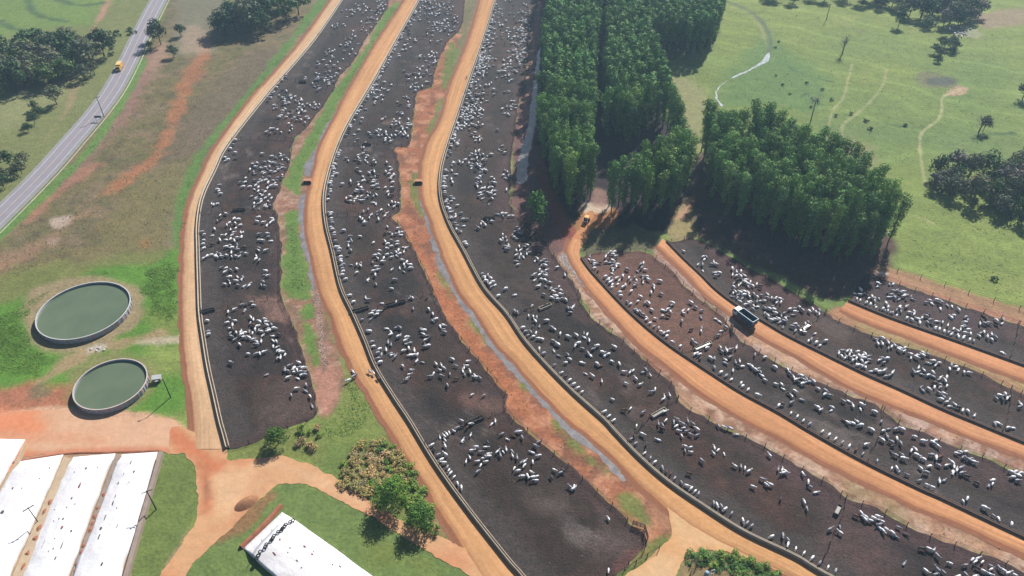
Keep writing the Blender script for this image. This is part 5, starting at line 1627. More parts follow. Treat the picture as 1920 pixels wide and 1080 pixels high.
def bush_model(seed, h=1.8, w=2.6, base=S(118, 134, 72), leaf=0.22, dens=16, n_l=6):
    r = np.random.default_rng(seed)
    rr = random.Random(seed)
    lumps = []
    for k in range(n_l):
        a, q = rr.uniform(0, 6.28), rr.uniform(.1, .33) * w
        s = w * rr.uniform(.18, .3)
        lumps.append((math.cos(a) * q, math.sin(a) * q, h * rr.uniform(.3, .7), s, s, h * rr.uniform(.25, .4)))
    P, N = lump_points(lumps, dens, r, .4)
    P[:, 2] = np.maximum(P[:, 2], .08)
    mb = MB()
    for k in range(4):
        a = rr.uniform(0, 6.28)
        mb.tube([(0, 0, -.1), (math.cos(a) * w * .15, math.sin(a) * w * .15, h * .4), (math.cos(a) * w * .3, math.sin(a) * w * .3, h * .7)], [.06, .04, .015], 4)
    return mb, leaves(P, leaf, base, r, .5, .35, N)

def model_meshes(md, tname='trunk', cname='crown'):
    mb, (V, F, c) = md
    tm = bpy.data.meshes.new(tname)
    tm.from_pydata(mb.v, [], mb.f)
    tm.materials.append(MT['bark'])
    cm = np_mesh(cname, V, F, c, mats=[MT['leaf']])
    return tm, cm

def plant(name, model, px, label, cat, group=None, s=1.0, rz=None, sz=None, parts=('trunk', 'crown')):
    p = px if len(px) == 3 else G(*px)
    t = empty(name, p, label, cat, group, rng.uniform(0, 6.28) if rz is None else rz)
    sz = sz or s
    for nm, me in zip(parts, model):
        o = link(nm, me, t)
        o.scale = (s, s, sz)
    return t

# ---- eucalyptus plantation
EMODEL = [euc_model(100 + k) for k in range(7)]
EMESH = [model_meshes(q) for q in EMODEL]
EFAR = [euc_model(200 + k, dens=6.5, leaf=0.38) for k in range(5)]
BLOCKS = {
 'left strip': [[(1030, -75), (1020, 100), (1012, 200), (1014, 300), (1032, 355), (1066, 412), (1106, 386), (1112, 340), (1108, 280), (1110, 200), (1118, 100), (1126, -75)]],
 'middle block': [[(1138, -75), (1133, 100), (1131, 205), (1133, 274), (1180, 276), (1230, 252), (1215, 180), (1196, 100), (1190, -75)],
                  [(1190, -75), (1196, 100), (1215, 160), (1248, 262), (1268, 318), (1240, 345), (1190, 368), (1140, 384), (1142, 402), (1165, 411), (1255, 412), (1294, 352), (1264, 284), (1246, 215), (1222, 150), (1212, 90), (1212, -75)],
                  [(1222, 112), (1326, 114), (1350, 60), (1356, -75), (1212, -75), (1212, 90)]],
 'right block': [[(1298, 276), (1340, 284), (1400, 284), (1465, 300), (1532, 334), (1602, 380), (1655, 428), (1668, 468), (1645, 492), (1620, 502), (1540, 496), (1450, 458), (1350, 402), (1326, 374), (1314, 330)]],
}
cand = []
SP = 3.55
for bname, polys in BLOCKS.items():
    Ws = [W(p) for p in polys]
    for pi, P in enumerate(Ws):
        lo, hi = P.min(0), P.max(0)
        for j, y in enumerate(np.arange(lo[1], hi[1], SP)):
            for i, x in enumerate(np.arange(lo[0], hi[0], SP)):
                xx, yy = x + rng.uniform(-.6, .6) + (0.5 if j % 2 else 0), y + rng.uniform(-.6, .6)
                if inside(np.array([xx]), np.array([yy]), P)[0]:
                    cand.append((bname, int(round(y / SP)), xx, yy))
keep = []
for q in cand:
    if all(abs(q[2] - k[2]) + abs(q[3] - k[3]) > 2.2 for k in keep[-260:]):
        keep.append(q)
# nearest first: these show largest and stand as single trees
def show(q):
    return math.hypot(math.hypot(q[2], q[3]), CAM_H - 12)
keep.sort(key=show)
near, far = keep[:300], keep[300:]
rows_ = {}
for q in near:
    rows_.setdefault((q[0], q[1]), []).append(q)
first = {}
for (bn, j) in rows_:
    first.setdefault(bn, []).append(j)
for bn in first:
    first[bn] = sorted(set(first[bn]))
for (bn, j), L in rows_.items():
    L.sort(key=lambda q: q[2])
    ri = first[bn].index(j)
    for i, q in enumerate(L):
        rowtxt = 'front row' if ri == 0 else f'{ordn(ri)} row back'
        lab = f"eucalyptus {ordn(i)} from left, {rowtxt}, {bn} of the plantation"
        s = rng.uniform(.92, 1.1)
        plant('eucalyptus', EMESH[rng.randrange(len(EMESH))], (q[2], q[3], 0), lab, 'tree', 'eucalyptus trees of the plantation', s * rng.uniform(.95, 1.1), None, s * rng.uniform(.84, 1.12))
Vs, Fs, Cs, n0 = [], [], [], 0
TV, TF, tn = [], [], 0
for q in far:
    mb, (V, F, c) = EFAR[rng.randrange(len(EFAR))]
    a, s, szz = rng.uniform(0, 6.28), rng.uniform(.92, 1.15), rng.uniform(.9, 1.08)
    ca, sa = math.cos(a) * s, math.sin(a) * s
    R = np.array([[ca, -sa, 0], [sa, ca, 0], [0, 0, szz]])
    Vs.append(V @ R.T + (q[2], q[3], 0))
    Fs.append(F + n0)
    Cs.append(c * rng.uniform(.8, 1.12))
    n0 += len(V)
    tv = np.array([(.13, 0, 0), (-.07, .12, 0), (-.07, -.12, 0), (.05, 0, 14), (-.03, .05, 14), (-.03, -.05, 14)]) + (q[2], q[3], 0)
    TV.append(tv)
    TF.append(np.array([(0, 1, 4, 3), (1, 2, 5, 4), (2, 0, 3, 5)]) + tn)
    tn += 6
Vt, Ft = np.vstack(TV), np.vstack(TF)
me = np_mesh('eucalyptus_forest', np.vstack(Vs + [Vt]), np.vstack(Fs + [Ft + n0]), np.vstack(Cs + [np.tile(S(120, 100, 85), (len(Vt), 1))]), mats=[MT['leaf']])
tag(link('eucalyptus_forest', me), 'farther eucalyptus trees of the plantation merging into one dark green wood', 'forest', kind='stuff')
print('EUC', len(keep))

# ---- other trees
DK, MID, GREY, PURP = S(72, 102, 66), S(98, 128, 74), S(122, 130, 104), S(140, 134, 130)
BR = {k: [model_meshes(broad_model(300 + i * 10 + q, 9, 9, c, 4.2, .42)) for q in range(3)] for i, (k, c) in enumerate([('dark', DK), ('mid', MID), ('grey', GREY), ('purple', PURP)])}
BARE = [model_meshes(bare_model(400 + q)) for q in range(2)]
KINDTXT = {'dark': 'dark green leafy tree', 'mid': 'mid green bushy tree', 'grey': 'grey green loose tree', 'purple': 'grey purple half bare tree'}
def wood(polys_pts, n, kinds, where, group, hlo, hhi, mind=4.0, seed=1):
    P = W(polys_pts)
    r = random.Random(seed)
    lo, hi = P.min(0), P.max(0)
    pts, tries = [], 0
    while len(pts) < n and tries < 6000:
        tries += 1
        x, y = r.uniform(lo[0], hi[0]), r.uniform(lo[1], hi[1])
        if inside(np.array([x]), np.array([y]), P)[0] and all(math.hypot(x - a, y - b_) > mind for a, b_ in pts):
            pts.append((x, y))
    by = {}
    for x, y in pts:
        by.setdefault(r.choices([k for k, _ in kinds], [w for _, w in kinds])[0], []).append((x, y))
    for k, L in by.items():
        L.sort(key=lambda q: PX((q[0], q[1], 0))[0])
        for i, (x, y) in enumerate(L):
            h = r.uniform(hlo, hhi)
            pos = 'leftmost' if i == 0 else ('rightmost' if i == len(L) - 1 else f'{ordn(i)} from left')
            lab = (f"{pos} {KINDTXT[k]} in the {where}" if 'left' == pos[:4] or 'right' == pos[:5] else f"{ordn(i)} {KINDTXT[k]} from left in the {where}") if len(L) > 1 else f"only {KINDTXT[k]} in the {where}"
            plant('broadleaf_tree', BR[k][r.randrange(3)], (x, y, 0), lab, 'tree', group, h / 9 * r.uniform(.85, 1.15), r.uniform(0, 6), h / 9)
wood([(-20, 175), (60, 170), (135, 155), (165, 128), (182, 122), (168, 105), (120, 95), (70, 100), (20, 110), (-60, 120), (-70, 170)], 50, [('dark', 3), ('mid', 2), ('grey', 5)], 'left hand wood', 'trees of the left hand wood', 9, 13, 3.6, 2)
wood([(1742, 322), (1746, 354), (1790, 370), (1850, 390), (1900, 412), (1990, 430), (1990, 310), (1830, 332)], 46, [('purple', 2), ('grey', 6), ('dark', 3), ('mid', 1)], 'right hand wood', 'trees of the right hand wood', 6, 11, 4.4, 3)
wood([(1400, -60), (1440, 10), (1500, 8), (1590, 6), (1640, 22), (1700, 33), (1765, 52), (1832, 55), (1838, 20), (1780, -10), (1700, -40), (1600, -70)], 105, [('dark', 5), ('grey', 2), ('purple', 1)], 'wood along the top edge', 'trees along the top edge', 7, 11, 3.4, 4)
wood([(408, 66), (430, 74), (470, 68), (500, 64), (555, 44), (572, 20), (560, 5), (520, 20), (480, 30), (430, 45)], 20, [('mid', 3), ('grey', 2), ('dark', 2)], 'grove beside the first road', 'trees of the grove beside the first road', 10, 15, 3.6, 5)
wood([(-30, 372), (12, 360), (45, 322), (52, 300), (35, 295), (5, 320), (-40, 340)], 8, [('dark', 1), ('grey', 2)], 'clump left of the highway', 'trees left of the highway', 4, 6.5, 2.8, 6)
BIG = model_meshes(broad_model(350, 12, 13, S(66, 92, 58), 4.0, .5, .4, 15))
plant('broadleaf_tree', BIG, (196, 106), 'largest dense dark tree left of the highway', 'tree', s=1.0)
def tree(px, kind, h, w, label):
    plant('broadleaf_tree', BR[kind][rng.randrange(3)], px, label, 'tree', s=w / 9, sz=h / 9)
tree((302, 84), 'dark', 12, 9, 'tall dark tree right beside the highway near the top')
tree((288, 78), 'grey', 7, 6, 'grey green tree between the highway and the tall dark tree')
tree((340, 68), 'dark', 6, 6, 'small dark tree right of the tall highway tree')
tree((326, 107), 'dark', 5.5, 6, 'round dark small tree casting shadow on the bare slope')
tree((283, 92), 'mid', 4, 4, 'low green tree hugging the highway edge')
tree((107, 196), 'grey', 8, 8, 'lone umbrella shaped tree left of the highway with pale dirt beside')
tree((160, 150), 'grey', 7, 8, 'grey green tree standing apart below the left wood')
tree((178, 140), 'grey', 6, 6, 'smaller grey green tree right of the tree apart')
tree((66, 206), 'dark', 4, 4, 'small dark tree at the upper end of the left shrub line')
tree((74, 216), 'dark', 4, 5, 'second small dark tree of the left shrub line')
tree((66, 232), 'dark', 5, 4.5, 'dark tree in the middle of the left shrub line')
tree((54, 246), 'dark', 3.5, 4, 'dark bush like tree at the lower end of the left shrub line')
tree((1684, 50), 'dark', 9, 7, 'lone tree on a thin trunk before the top edge wood')
plant('bare_tree', BARE[0], (1579, 102), 'bare purple grey tree alone in the right pasture', 'tree', s=1.1)
plant('bare_tree', BARE[1], (1835, 248), 'leaning thin bare tree with dark shadow in the right pasture', 'tree', s=.9)
tree((1843, 246), 'dark', 6.5, 4.5, 'thin dark tree near the leaning bare tree in the right pasture')
for i, (x, y, h, w) in enumerate([(1752, 100, 4.5, 5.5), (1760, 108, 4, 5), (1758, 116, 3.5, 4), (1770, 92, 5, 6), (1782, 88, 5, 6), (1790, 94, 4.5, 5), (1786, 100, 3.5, 4), (1765, 85, 4.5, 5)]):
    tree((x, y), 'dark', h, w, f'dark round bush tree, {ordn(i)} of the isolated clump in the far right pasture')
tree((1738, 52), 'dark', 5, 8, 'rounded dark tree at the lower edge of the top wood')
tree((1917, 185), 'dark', 8, 7, 'dark tree cut by the right picture edge')
plant('palm_tree', model_meshes(palm_model(5)), (1520, 228), 'single palm with long trunk behind the right tree block', 'palm')
plant('broadleaf_tree', model_meshes(broad_model(361, 12, 7.5, S(112, 164, 70), 6.0, .34, .25, 13, .15)), (1004, 412), 'bright green tree between the third pen row and the red track', 'tree')
plant('broadleaf_tree', model_meshes(broad_model(362, 9, 6, S(92, 140, 62), 6.0, .34, .25, 11, .15)), (1012, 428), 'lower dark green tree in front of the bright green track tree', 'tree')
# near trees and thicket around the junction
RT = lambda sd, h, w, c, cl=.12: model_meshes(broad_model(sd, h, w, c, 26, .17, .16, 16, cl))
plant('round_tree', RT(370, 5.0, 5.4, S(92, 130, 58), .2), (522, 832), 'small round tree on the grass above the track junction', 'tree')
plant('round_tree', RT(371, 7.6, 8.6, S(116, 160, 64)), (737, 946), 'large round green tree between thicket and sandy track', 'tree')
plant('round_tree', RT(372, 6.4, 7.0, S(92, 134, 58)), (789, 984), 'round dark green tree nearest the track fork', 'tree')
BUSH = {'olive': [model_meshes(bush_model(500 + q, 2.2, 3.4, S(166, 152, 98, 1.3)), 'stem', 'foliage') for q in range(3)],
        'green': [model_meshes(bush_model(510 + q, 2.3, 3.2, S(120, 148, 72, 1.15)), 'stem', 'foliage') for q in range(3)],
        'brown': [model_meshes(bush_model(520 + q, 1.8, 3.0, S(184, 160, 122, 1.2)), 'stem', 'foliage') for q in range(2)],
        'lush': [model_meshes(bush_model(530 + q, 1.3, 2.6, S(106, 150, 84, 1.05), .13, 34), 'stem', 'foliage') for q in range(3)],
        'scrub': [model_meshes(bush_model(540 + q, 1.6, 3.0, S(100, 124, 84), .3, 8), 'stem', 'foliage') for q in range(2)]}
BT = {'olive': 'olive yellow thicket bush', 'green': 'fresh green thicket bush', 'brown': 'dry brown thicket bush', 'lush': 'leafy bright green hedge bush', 'scrub': 'dark low pasture shrub'}
def bushes(px_poly, n, kinds, where, group, smin, smax, mind, seed, pick=None):
    P = W(px_poly)
    r = random.Random(seed)
    lo, hi = P.min(0), P.max(0)
    pts, tries = [], 0
    while len(pts) < n and tries < 8000:
        tries += 1
        x, y = r.uniform(lo[0], hi[0]), r.uniform(lo[1], hi[1])
        if inside(np.array([x]), np.array([y]), P)[0] and all(math.hypot(x - a, y - b_) > mind for a, b_ in pts):
            pts.append((x, y))
    by = {}
    for x, y in pts:
        k = pick(*PX((x, y, 0)), r) if pick else r.choices([a for a, _ in kinds], [w for _, w in kinds])[0]
        by.setdefault(k, []).append((x, y))
    for k, L in by.items():
        L.sort(key=lambda q: PX((q[0], q[1], 0))[0])
        for i, (x, y) in enumerate(L):
            s = r.uniform(smin, smax)
            flat = .55 if 'thicket' in where else (.6 if 'hedge' in where else 1.0)
            pos = 'leftmost' if i == 0 else ('rightmost' if i == len(L) - 1 else f'{ordn(i)} from left')
            plant('shrub', BUSH[k][r.randrange(len(BUSH[k]))], (x, y, 0), (f'{pos} {BT[k]} {where}' if i in (0, len(L) - 1) else f'{ordn(i)} {BT[k]} from left {where}'), 'shrub', group, s, r.uniform(0, 6), s * flat * r.uniform(.8, 1.2), ('stem', 'foliage'))
def thick(x, y, r):
    if x > 762 or (y < 842 and r.random() < .4):
        return 'green'
    if 660 < x < 730 and 848 < y < 905 and r.random() < .75:
        return 'brown'
    return 'olive' if r.random() < .8 else 'green'
bushes([(636, 885), (652, 848), (690, 830), (742, 832), (762, 868), (785, 905), (800, 935), (808, 965), (790, 978), (765, 945), (735, 925), (690, 930), (650, 918)], 95, None, 'in the thicket by the second road', 'thicket bushes', .62, 1.05, 1.35, 11, thick)
bushes([(796, 985), (812, 975), (826, 1000), (815, 1008)], 5, [('green', 1)], 'at the track fork', 'thicket bushes at the fork', .4, .7, 1.0, 12)
bushes([(548, 838), (560, 805), (600, 800), (605, 830), (580, 848)], 9, [('brown', 1), ('green', 1)], 'beside the small round tree', 'bushes beside the small round tree', .45, .8, 1.2, 13)
bushes([(1284, 1040), (1296, 1036), (1344, 1035), (1398, 1048), (1448, 1070), (1500, 1100), (1440, 1105), (1370, 1078), (1310, 1056), (1290, 1060)], 56, [('lush', 5), ('green', 1)], 'of the lower right hedge', 'hedge bushes at the lower right', .6, 1.05, 1.0, 14)
bushes([(1455, 70), (1485, 110), (1560, 140), (1600, 190), (1540, 215), (1500, 190), (1450, 190), (1440, 140)], 10, [('scrub', 1)], 'in the stream hollow', 'shrubs of the stream hollow', .35, .65, 5, 15)
bushes([(1560, 205), (1620, 215), (1740, 235), (1740, 250), (1620, 245), (1560, 225)], 5, [('scrub', 1)], 'below the pasture trails', 'shrubs below the pasture trails', .5, .9, 5, 16)
bushes([(1850, 520), (1880, 520), (1880, 535), (1855, 540)], 1, [('scrub', 1)], 'alone near the right pasture fence', None, .9, 1.0, 5, 17)
bushes([(1755, 360), (1800, 375), (1880, 405), (1925, 420), (1925, 412), (1880, 396), (1800, 365)], 12, [('scrub', 1)], 'below the right hand wood', 'shrubs below the right wood', .7, 1.1, 3, 18)
bushes([(150, 62), (240, 55), (250, 62), (215, 105), (205, 120), (178, 120)], 14, [('scrub', 1)], 'around the largest dark tree', 'shrubs round the largest dark tree', .8, 1.5, 3, 19)

# ---- weeds: leaf clumps thick over the lush banks (nobody could count them)
def weeds(name, polys, n, h, leaf, base, label, seed):
    r = np.random.default_rng(seed)
    Ws = [W(p) for p in polys]
    ar = [abs(0.5 * np.sum(P[:, 0] * np.roll(P[:, 1], -1) - P[:, 1] * np.roll(P[:, 0], -1))) for P in Ws]
    Vs, Fs, Cs, n0 = [], [], [], 0
    for P, A in zip(Ws, ar):
        m_ = int(n * A / sum(ar))
        lo, hi = P.min(0), P.max(0)
        Q = r.uniform(lo, hi, (m_ * 6, 2))
        Q = Q[inside(Q[:, 0], Q[:, 1], P)]
        dn = fbm(Q[:, 0], Q[:, 1], 3.0, seed) + sstep(3.5, 0.0, segdist(Q[:, 0], Q[:, 1], P)) * -1.3
        Q = Q[dn > r.uniform(-.9, .8, len(Q))][:m_]
        hh = h * (0.35 + 0.65 * sstep(-.5, .8, fbm(Q[:, 0], Q[:, 1], 2.5, seed + 3)))
        c = np.c_[Q, hh * r.random(len(Q)) + .05]
        tint = np.array(base) * (1 + .25 * fbm(Q[:, 0], Q[:, 1], 6, seed + 4))[:, None]
        V, F, cc = leaves(c, leaf, (1, 1, 1), r, 1.8, .3)
        Vs.append(V); Fs.append(F + n0); Cs.append(cc.clip(.5, 1.5) * np.repeat(tint, 4, 0)); n0 += len(V)
    me = np_mesh(name, np.vstack(Vs), np.vstack(Fs), np.clip(np.vstack(Cs), .004, .5), mats=[MT['leaf']])
    tag(link(name, me), label, 'weeds', kind='stuff')
weeds('tall_weeds', [[(-40, 715), (-40, 600), (50, 560), (100, 535), (60, 600), (70, 640), (110, 665), (130, 672), (70, 715)], [(262, 540), (262, 505), (335, 480), (345, 520), (342, 600), (300, 632), (272, 600)], [(110, 532), (180, 508), (290, 490), (330, 472), (330, 490), (250, 515), (200, 520)]], 16000, .22, .15, S(128, 170, 74, 1.3), 'bright green weeds on the banks round the round tanks', 31)
weeds('verge_grass', [[(604, 12), (560, 74), (500, 152), (402, 270), (370, 330), (352, 390), (345, 460), (330, 440), (345, 350), (375, 290), (480, 155), (545, 78)]], 7000, .35, .16, S(124, 166, 84, 1.2), 'green grass verge along the leftmost dirt road', 32)
weeds('strip_grass', [[(728, 15), (765, 5), (705, 85), (672, 150), (640, 190), (612, 240), (600, 268), (575, 305), (566, 340), (560, 365), (538, 352), (556, 292), (580, 250), (630, 165), (688, 84)], [(534, 402), (564, 397), (566, 450), (585, 545), (580, 560), (540, 558), (529, 520)], [(566, 605), (588, 612), (602, 680), (596, 690), (572, 640)], [(630, 640), (700, 745), (720, 800), (640, 835), (560, 815), (640, 752)]], 9000, .28, .15, S(128, 170, 78, 1.2), 'green grass in the strip between the first two pen rows', 33)

weeds('pasture_tussocks', [[(1250, 150), (1360, 20), (1480, 20), (1620, 20), (1900, 60), (1930, 280), (1740, 280), (1700, 380), (1600, 290), (1460, 210), (1300, 190)], [(1690, 400), (1740, 380), (1930, 430), (1930, 575), (1690, 500)]], 7000, .13, .2, S(132, 150, 80, 1.15), 'rough grass tussocks over the right pasture', 34)
weeds('slope_tussocks', [[(330, 100), (400, 110), (520, 90), (500, 145), (395, 262), (350, 340), (320, 460), (120, 495), (-20, 540), (0, 450), (140, 290), (230, 190)]], 6000, .13, .18, S(128, 122, 80, 1.1), 'low dry tufts over the bare slope beside the highway', 35)

weeds('earth_strip_scrub', [[(872, 10), (900, 0), (850, 150), (812, 240), (790, 330), (792, 400), (830, 500), (900, 620), (1000, 745), (1090, 830), (1170, 930), (1230, 980), (1180, 990), (1060, 865), (950, 760), (830, 590), (752, 425), (745, 300), (775, 200), (812, 140)]], 7000, .22, .17, S(146, 132, 84, 1.1), 'patchy dry scrub on the red earth strip between the pens', 36)
weeds('dry_verge_tufts', [[(1100, 560), (1200, 665), (1280, 750), (1440, 835), (1600, 930), (1800, 1020), (1915, 1065), (1915, 1045), (1720, 960), (1560, 885), (1400, 795), (1250, 700), (1140, 590)], [(1300, 545), (1400, 640), (1520, 705), (1650, 765), (1780, 830), (1915, 885), (1915, 860), (1740, 790), (1580, 725), (1420, 630)]], 7000, .2, .15, S(176, 150, 110, 1.1), 'dry tufts along the earth strips behind the right pens', 37)
# ------------------------------------------------------------------ cattle
def cow_mesh(pose, color, level):
    """zebu cow, head towards +X, feet at z = 0, one skinned body"""
    if pose == 'feed':
        neck, head, muz = (.98, 0, .98), (1.18, 0, .72), (1.34, 0, .50)
    elif pose == 'turn':
        neck, head, muz = (.98, .14, 1.28), (1.14, .34, 1.34), (1.22, .58, 1.18)
    else:
        neck, head, muz = (1.0, 0, 1.30), (1.24, 0, 1.40), (1.52, 0, 1.22)
    lie = pose == 'lie'
    dz = -0.62 if lie else 0.0
    v, r, e = [], [], []
    def add(p, rad, parent=None, d=dz):
        v.append((p[0], p[1], p[2] + d))
        r.append(rad if isinstance(rad, tuple) else (rad, rad))
        if parent is not None:
            e.append((parent, len(v) - 1))
        return len(v) - 1
    belly = add((0, 0, 1.0), (.36, .37))
    hip = add((-.62, 0, 1.08), (.28, .30), belly)
    rump = add((-.88, 0, 1.06), (.18, .20), hip)
    sh = add((.56, 0, 1.06), (.27, .34), belly)
    hump = add((.50, 0, 1.48), (.10, .13), sh)
    nk = add(neck, (.15, .19), sh)
    hd = add(head, (.115, .13), nk)
    mz = add(muz, (.07, .075), hd)
    for s in (-1, 1):
        ear = add((head[0] - .06, head[1] + s * .30, head[2] + .02), (.05, .03), hd)
    tail = add((-1.0, 0, .98), .035, rump)
    add((-1.04, .02, .40 if not lie else .75), .03, tail)
    for s in (-1, 1):
        if lie:
            k = add((.62, s * .30, .75), .10, sh)
            add((.85, s * .34, .70), .055, k)
            k = add((-.55, s * .36, .75), .13, hip)
            add((-.25, s * .46, .70), .06, k)
        else:
            k = add((.60, s * .20, .56), .085, sh)
            m_ = add((.62 + .08 * s, s * .20, .30), .055, k)
            add((.62 + .10 * s, s * .20, .03), .06, m_)
            k = add((-.66, s * .21, .66), .115, hip)
            m_ = add((-.80 + .06 * s, s * .20, .38), .06, k)
            add((-.74 + .06 * s, s * .20, .03), .06, m_)
    me = bpy.data.meshes.new('cow_skeleton')
    me.from_pydata(v, e, [])
    o = bpy.data.objects.new('cow_skeleton', me)
    COL.objects.link(o)
    sk = o.modifiers.new('skin', 'SKIN')
    sk.use_smooth_shade = True
    for i, sv in enumerate(me.skin_vertices[0].data):
        sv.radius = r[i]
        sv.use_root = (i == 0)
    if level:
        sb = o.modifiers.new('sub', 'SUBSURF')
        sb.levels = level
    dg = bpy.context.evaluated_depsgraph_get()
    out = bpy.data.meshes.new_from_object(o.evaluated_get(dg))
    bpy.data.objects.remove(o)
    n = len(out.vertices)
    V = np.empty(n * 3, np.float32)
    out.vertices.foreach_get('co', V)
    V = V.reshape(-1, 3)
    c = np.tile(np.array(color, float), (n, 1))
    # dusky hump, neck and face, pale back and flanks, dirty legs
    d = sstep(.35, .75, V[:, 0]) * sstep(.9, 1.25, V[:, 2] - dz) * .30 + sstep(1.05, 1.35, V[:, 0]) * .35
    d = np.maximum(d, sstep(.62, .2, V[:, 2] - dz) * .45)
    d = np.maximum(d, sstep(-.97, -1.03, V[:, 0]) * .5)
    c *= (1 - d)[:, None]
    if 'Col' in out.color_attributes:
        out.color_attributes.remove(out.color_attributes['Col'])
    at = out.color_attributes.new('Col', 'FLOAT_COLOR', 'POINT')
    cc = np.ones((n, 4), np.float32)
    cc[:, :3] = c
    at.data.foreach_set('color', cc.ravel())
    out.materials.clear()
    out.materials.append(MT['hide'])
    out.name = 'cow'
    return out
MT['hide'] = attr_mat('cattle_hide', 0.22, 2.5, 0.8, 0.75, 0.0, spec=0.2)
HIDES = {'white': S(234, 234, 238, 1.4), 'pale grey': S(182, 182, 192, 1.0), 'dark grey': S(92, 86, 88), 'brown': S(112, 82, 66)}
POSES = ['stand', 'feed', 'turn', 'lie']
COW = {(h, p): cow_mesh(p, c, 1) for h, c in HIDES.items() for p in POSES}
COWLO = {}
for h, c in HIDES.items():
    for p in POSES:
        me = cow_mesh(p, c, 0)
        n = len(me.vertices)
        V = np.empty(n * 3, np.float32); me.vertices.foreach_get('co', V)
        cc = np.empty(n * 4, np.float32); me.color_attributes['Col'].data.foreach_get('color', cc)
        me.calc_loop_triangles()
        F = np.empty(len(me.loop_triangles) * 3, np.int32); me.loop_triangles.foreach_get('vertices', F)
        COWLO[(h, p)] = (V.reshape(-1, 3), F.reshape(-1, 3), cc.reshape(-1, 4)[:, :3])

# traced animals: origin and scale of the enlarged view, then x, y, axis angle
T = []
def tr(ox, oy, s, txt):
    a = [float(q) for q in txt.replace('(', ' ').replace(')', ' ').replace(',', ' ').split()]
    for i in range(0, len(a), 3):
        T.append((ox + a[i] / s, oy + a[i + 1] / s, a[i + 2]))
tr(380, 560, 4.5, '35 175 0 25 260 0 45 290 20 212 100 80 265 80 20 330 40 20 365 40 100 410 20 10 425 45 0 350 85 60 222 155 150 205 190 20 272 175 0 250 215 100 225 235 0 255 255 120 230 280 50 280 275 110 240 310 150 268 335 30 310 378 140 405 150 110 425 165 80 400 195 70 425 212 140 460 222 20 478 185 150 520 160 170 530 180 0 540 215 150 577 208 130 600 240 0 550 245 20 388 260 90 350 270 10 320 270 60 325 295 20 345 315 0 390 320 150 418 280 90 440 250 90 470 255 60 490 265 0 425 332 10 455 355 150 455 378 0 492 350 85 505 302 40 555 262 30 590 300 0 640 292 160 590 340 140 620 352 130 590 385 80 625 400 20 645 405 150 635 430 30 660 440 10 690 455 70 628 492 60 655 488 75 380 455 170 450 455 20 480 455 100 515 440 10 235 530 150 535 628 30 693 590 70 730 555 20 765 570 60 718 600 150 718 655 20 770 605 0 795 595 100 810 530 160 820 572 0 850 575 10 830 610 170 855 605 20 835 635 10 860 635 0 800 660 150 870 718 90 865 765 150 790 748 0 745 805 110 905 815 130 920 895 110')
tr(780, 760, 6.353, '180 475 60 215 505 130 218 545 100 265 610 30 290 625 50 330 670 0 360 680 90 372 720 60 390 760 60 410 795 50 452 838 40 495 915 110 540 965 100 282 360 95 345 400 140 345 470 110 350 570 150 380 575 80 335 350 130 365 330 120 395 310 120 420 320 120 450 290 150 490 255 20 545 235 10 545 262 10 610 250 40 650 208 5 545 165 145 552 400 55 650 340 60 715 480 5 725 505 0 665 525 0 660 545 0 770 540 0 830 475 0 852 425 120 865 565 5 865 595 5 800 615 10 735 650 10 720 675 160 835 655 20 770 700 60 640 605 115 595 655 65 735 775 35 900 200 60 925 190 90 945 175 90 965 195 100 1025 325 30 1085 380 145 1080 400 0 1165 345 160 1235 300 10 1265 365 110 1195 300 30 1005 505 130 970 540 40 1005 580 110 1035 530 120 1075 510 105 1145 525 130 1150 585 110 1205 610 105 1255 665 40 1295 655 45 1290 705 45 1215 765 10 1170 735 60 1465 420 30 1425 470 150 1385 540 165 1465 585 20 1465 610 30 1390 660 80 1420 670 30 1375 780 140 1265 830 10 1330 830 110 1390 830 10 1440 830 15 1400 860 20 1380 890 10 1430 880 0 1650 755 160 1720 790 30 1750 760 130 1615 840 105 1840 960 140 1885 940 85 1880 980 30')
tr(960, 810, 4, '725 640 110 725 1030 95')
tr(480, 540, 4, '690 45 130 715 110 130 820 60 90 840 80 0 945 102 0 1050 95 70 1150 70 45 1170 65 150 1283 60 70 1178 145 85 1295 150 130 770 225 95 880 165 10 865 185 0 905 190 20 920 170 0 860 225 40 900 200 30 955 150 30 805 330 80 850 315 0 845 405 10 855 420 0 980 292 0 1010 320 130 1010 340 30 1050 290 20 1080 290 140 1070 355 20 990 400 80 1012 415 90 975 455 110 1010 475 20 1015 490 10 1045 505 45 925 450 30 910 480 20 900 500 10 940 495 80 905 535 50 920 545 30 1130 360 10 1120 385 20 1135 405 10 1155 405 10 1145 445 100 1105 460 20 1155 490 20 1150 480 100 1187 460 90 1185 495 10 1210 490 60 1205 540 50 1215 545 0 1250 545 160 1240 300 160 1260 310 0 1255 340 150 1280 345 10 1270 380 20 1300 370 40 1265 410 100 1290 425 10 1265 430 10 1325 185 100 1350 225 20 1325 235 150 1380 275 110 1405 265 160 1405 295 10 1415 322 165 1100 575 145 1165 605 0 1150 640 5 1135 665 5 1125 680 10 1350 560 130 1390 570 120 1410 590 140 1380 605 160 1330 625 60 1310 655 10 1330 650 80 1390 650 160 1453 635 90 1500 670 0 1475 525 150 1590 540 10 1500 575 160 1580 575 0 1560 590 80 1550 610 100 1565 640 95 1605 620 110 1640 645 130 1645 660 0 1680 665 145 1435 720 110 1620 790 30 1710 795 25 725 615 110 735 655 30 690 685 20')
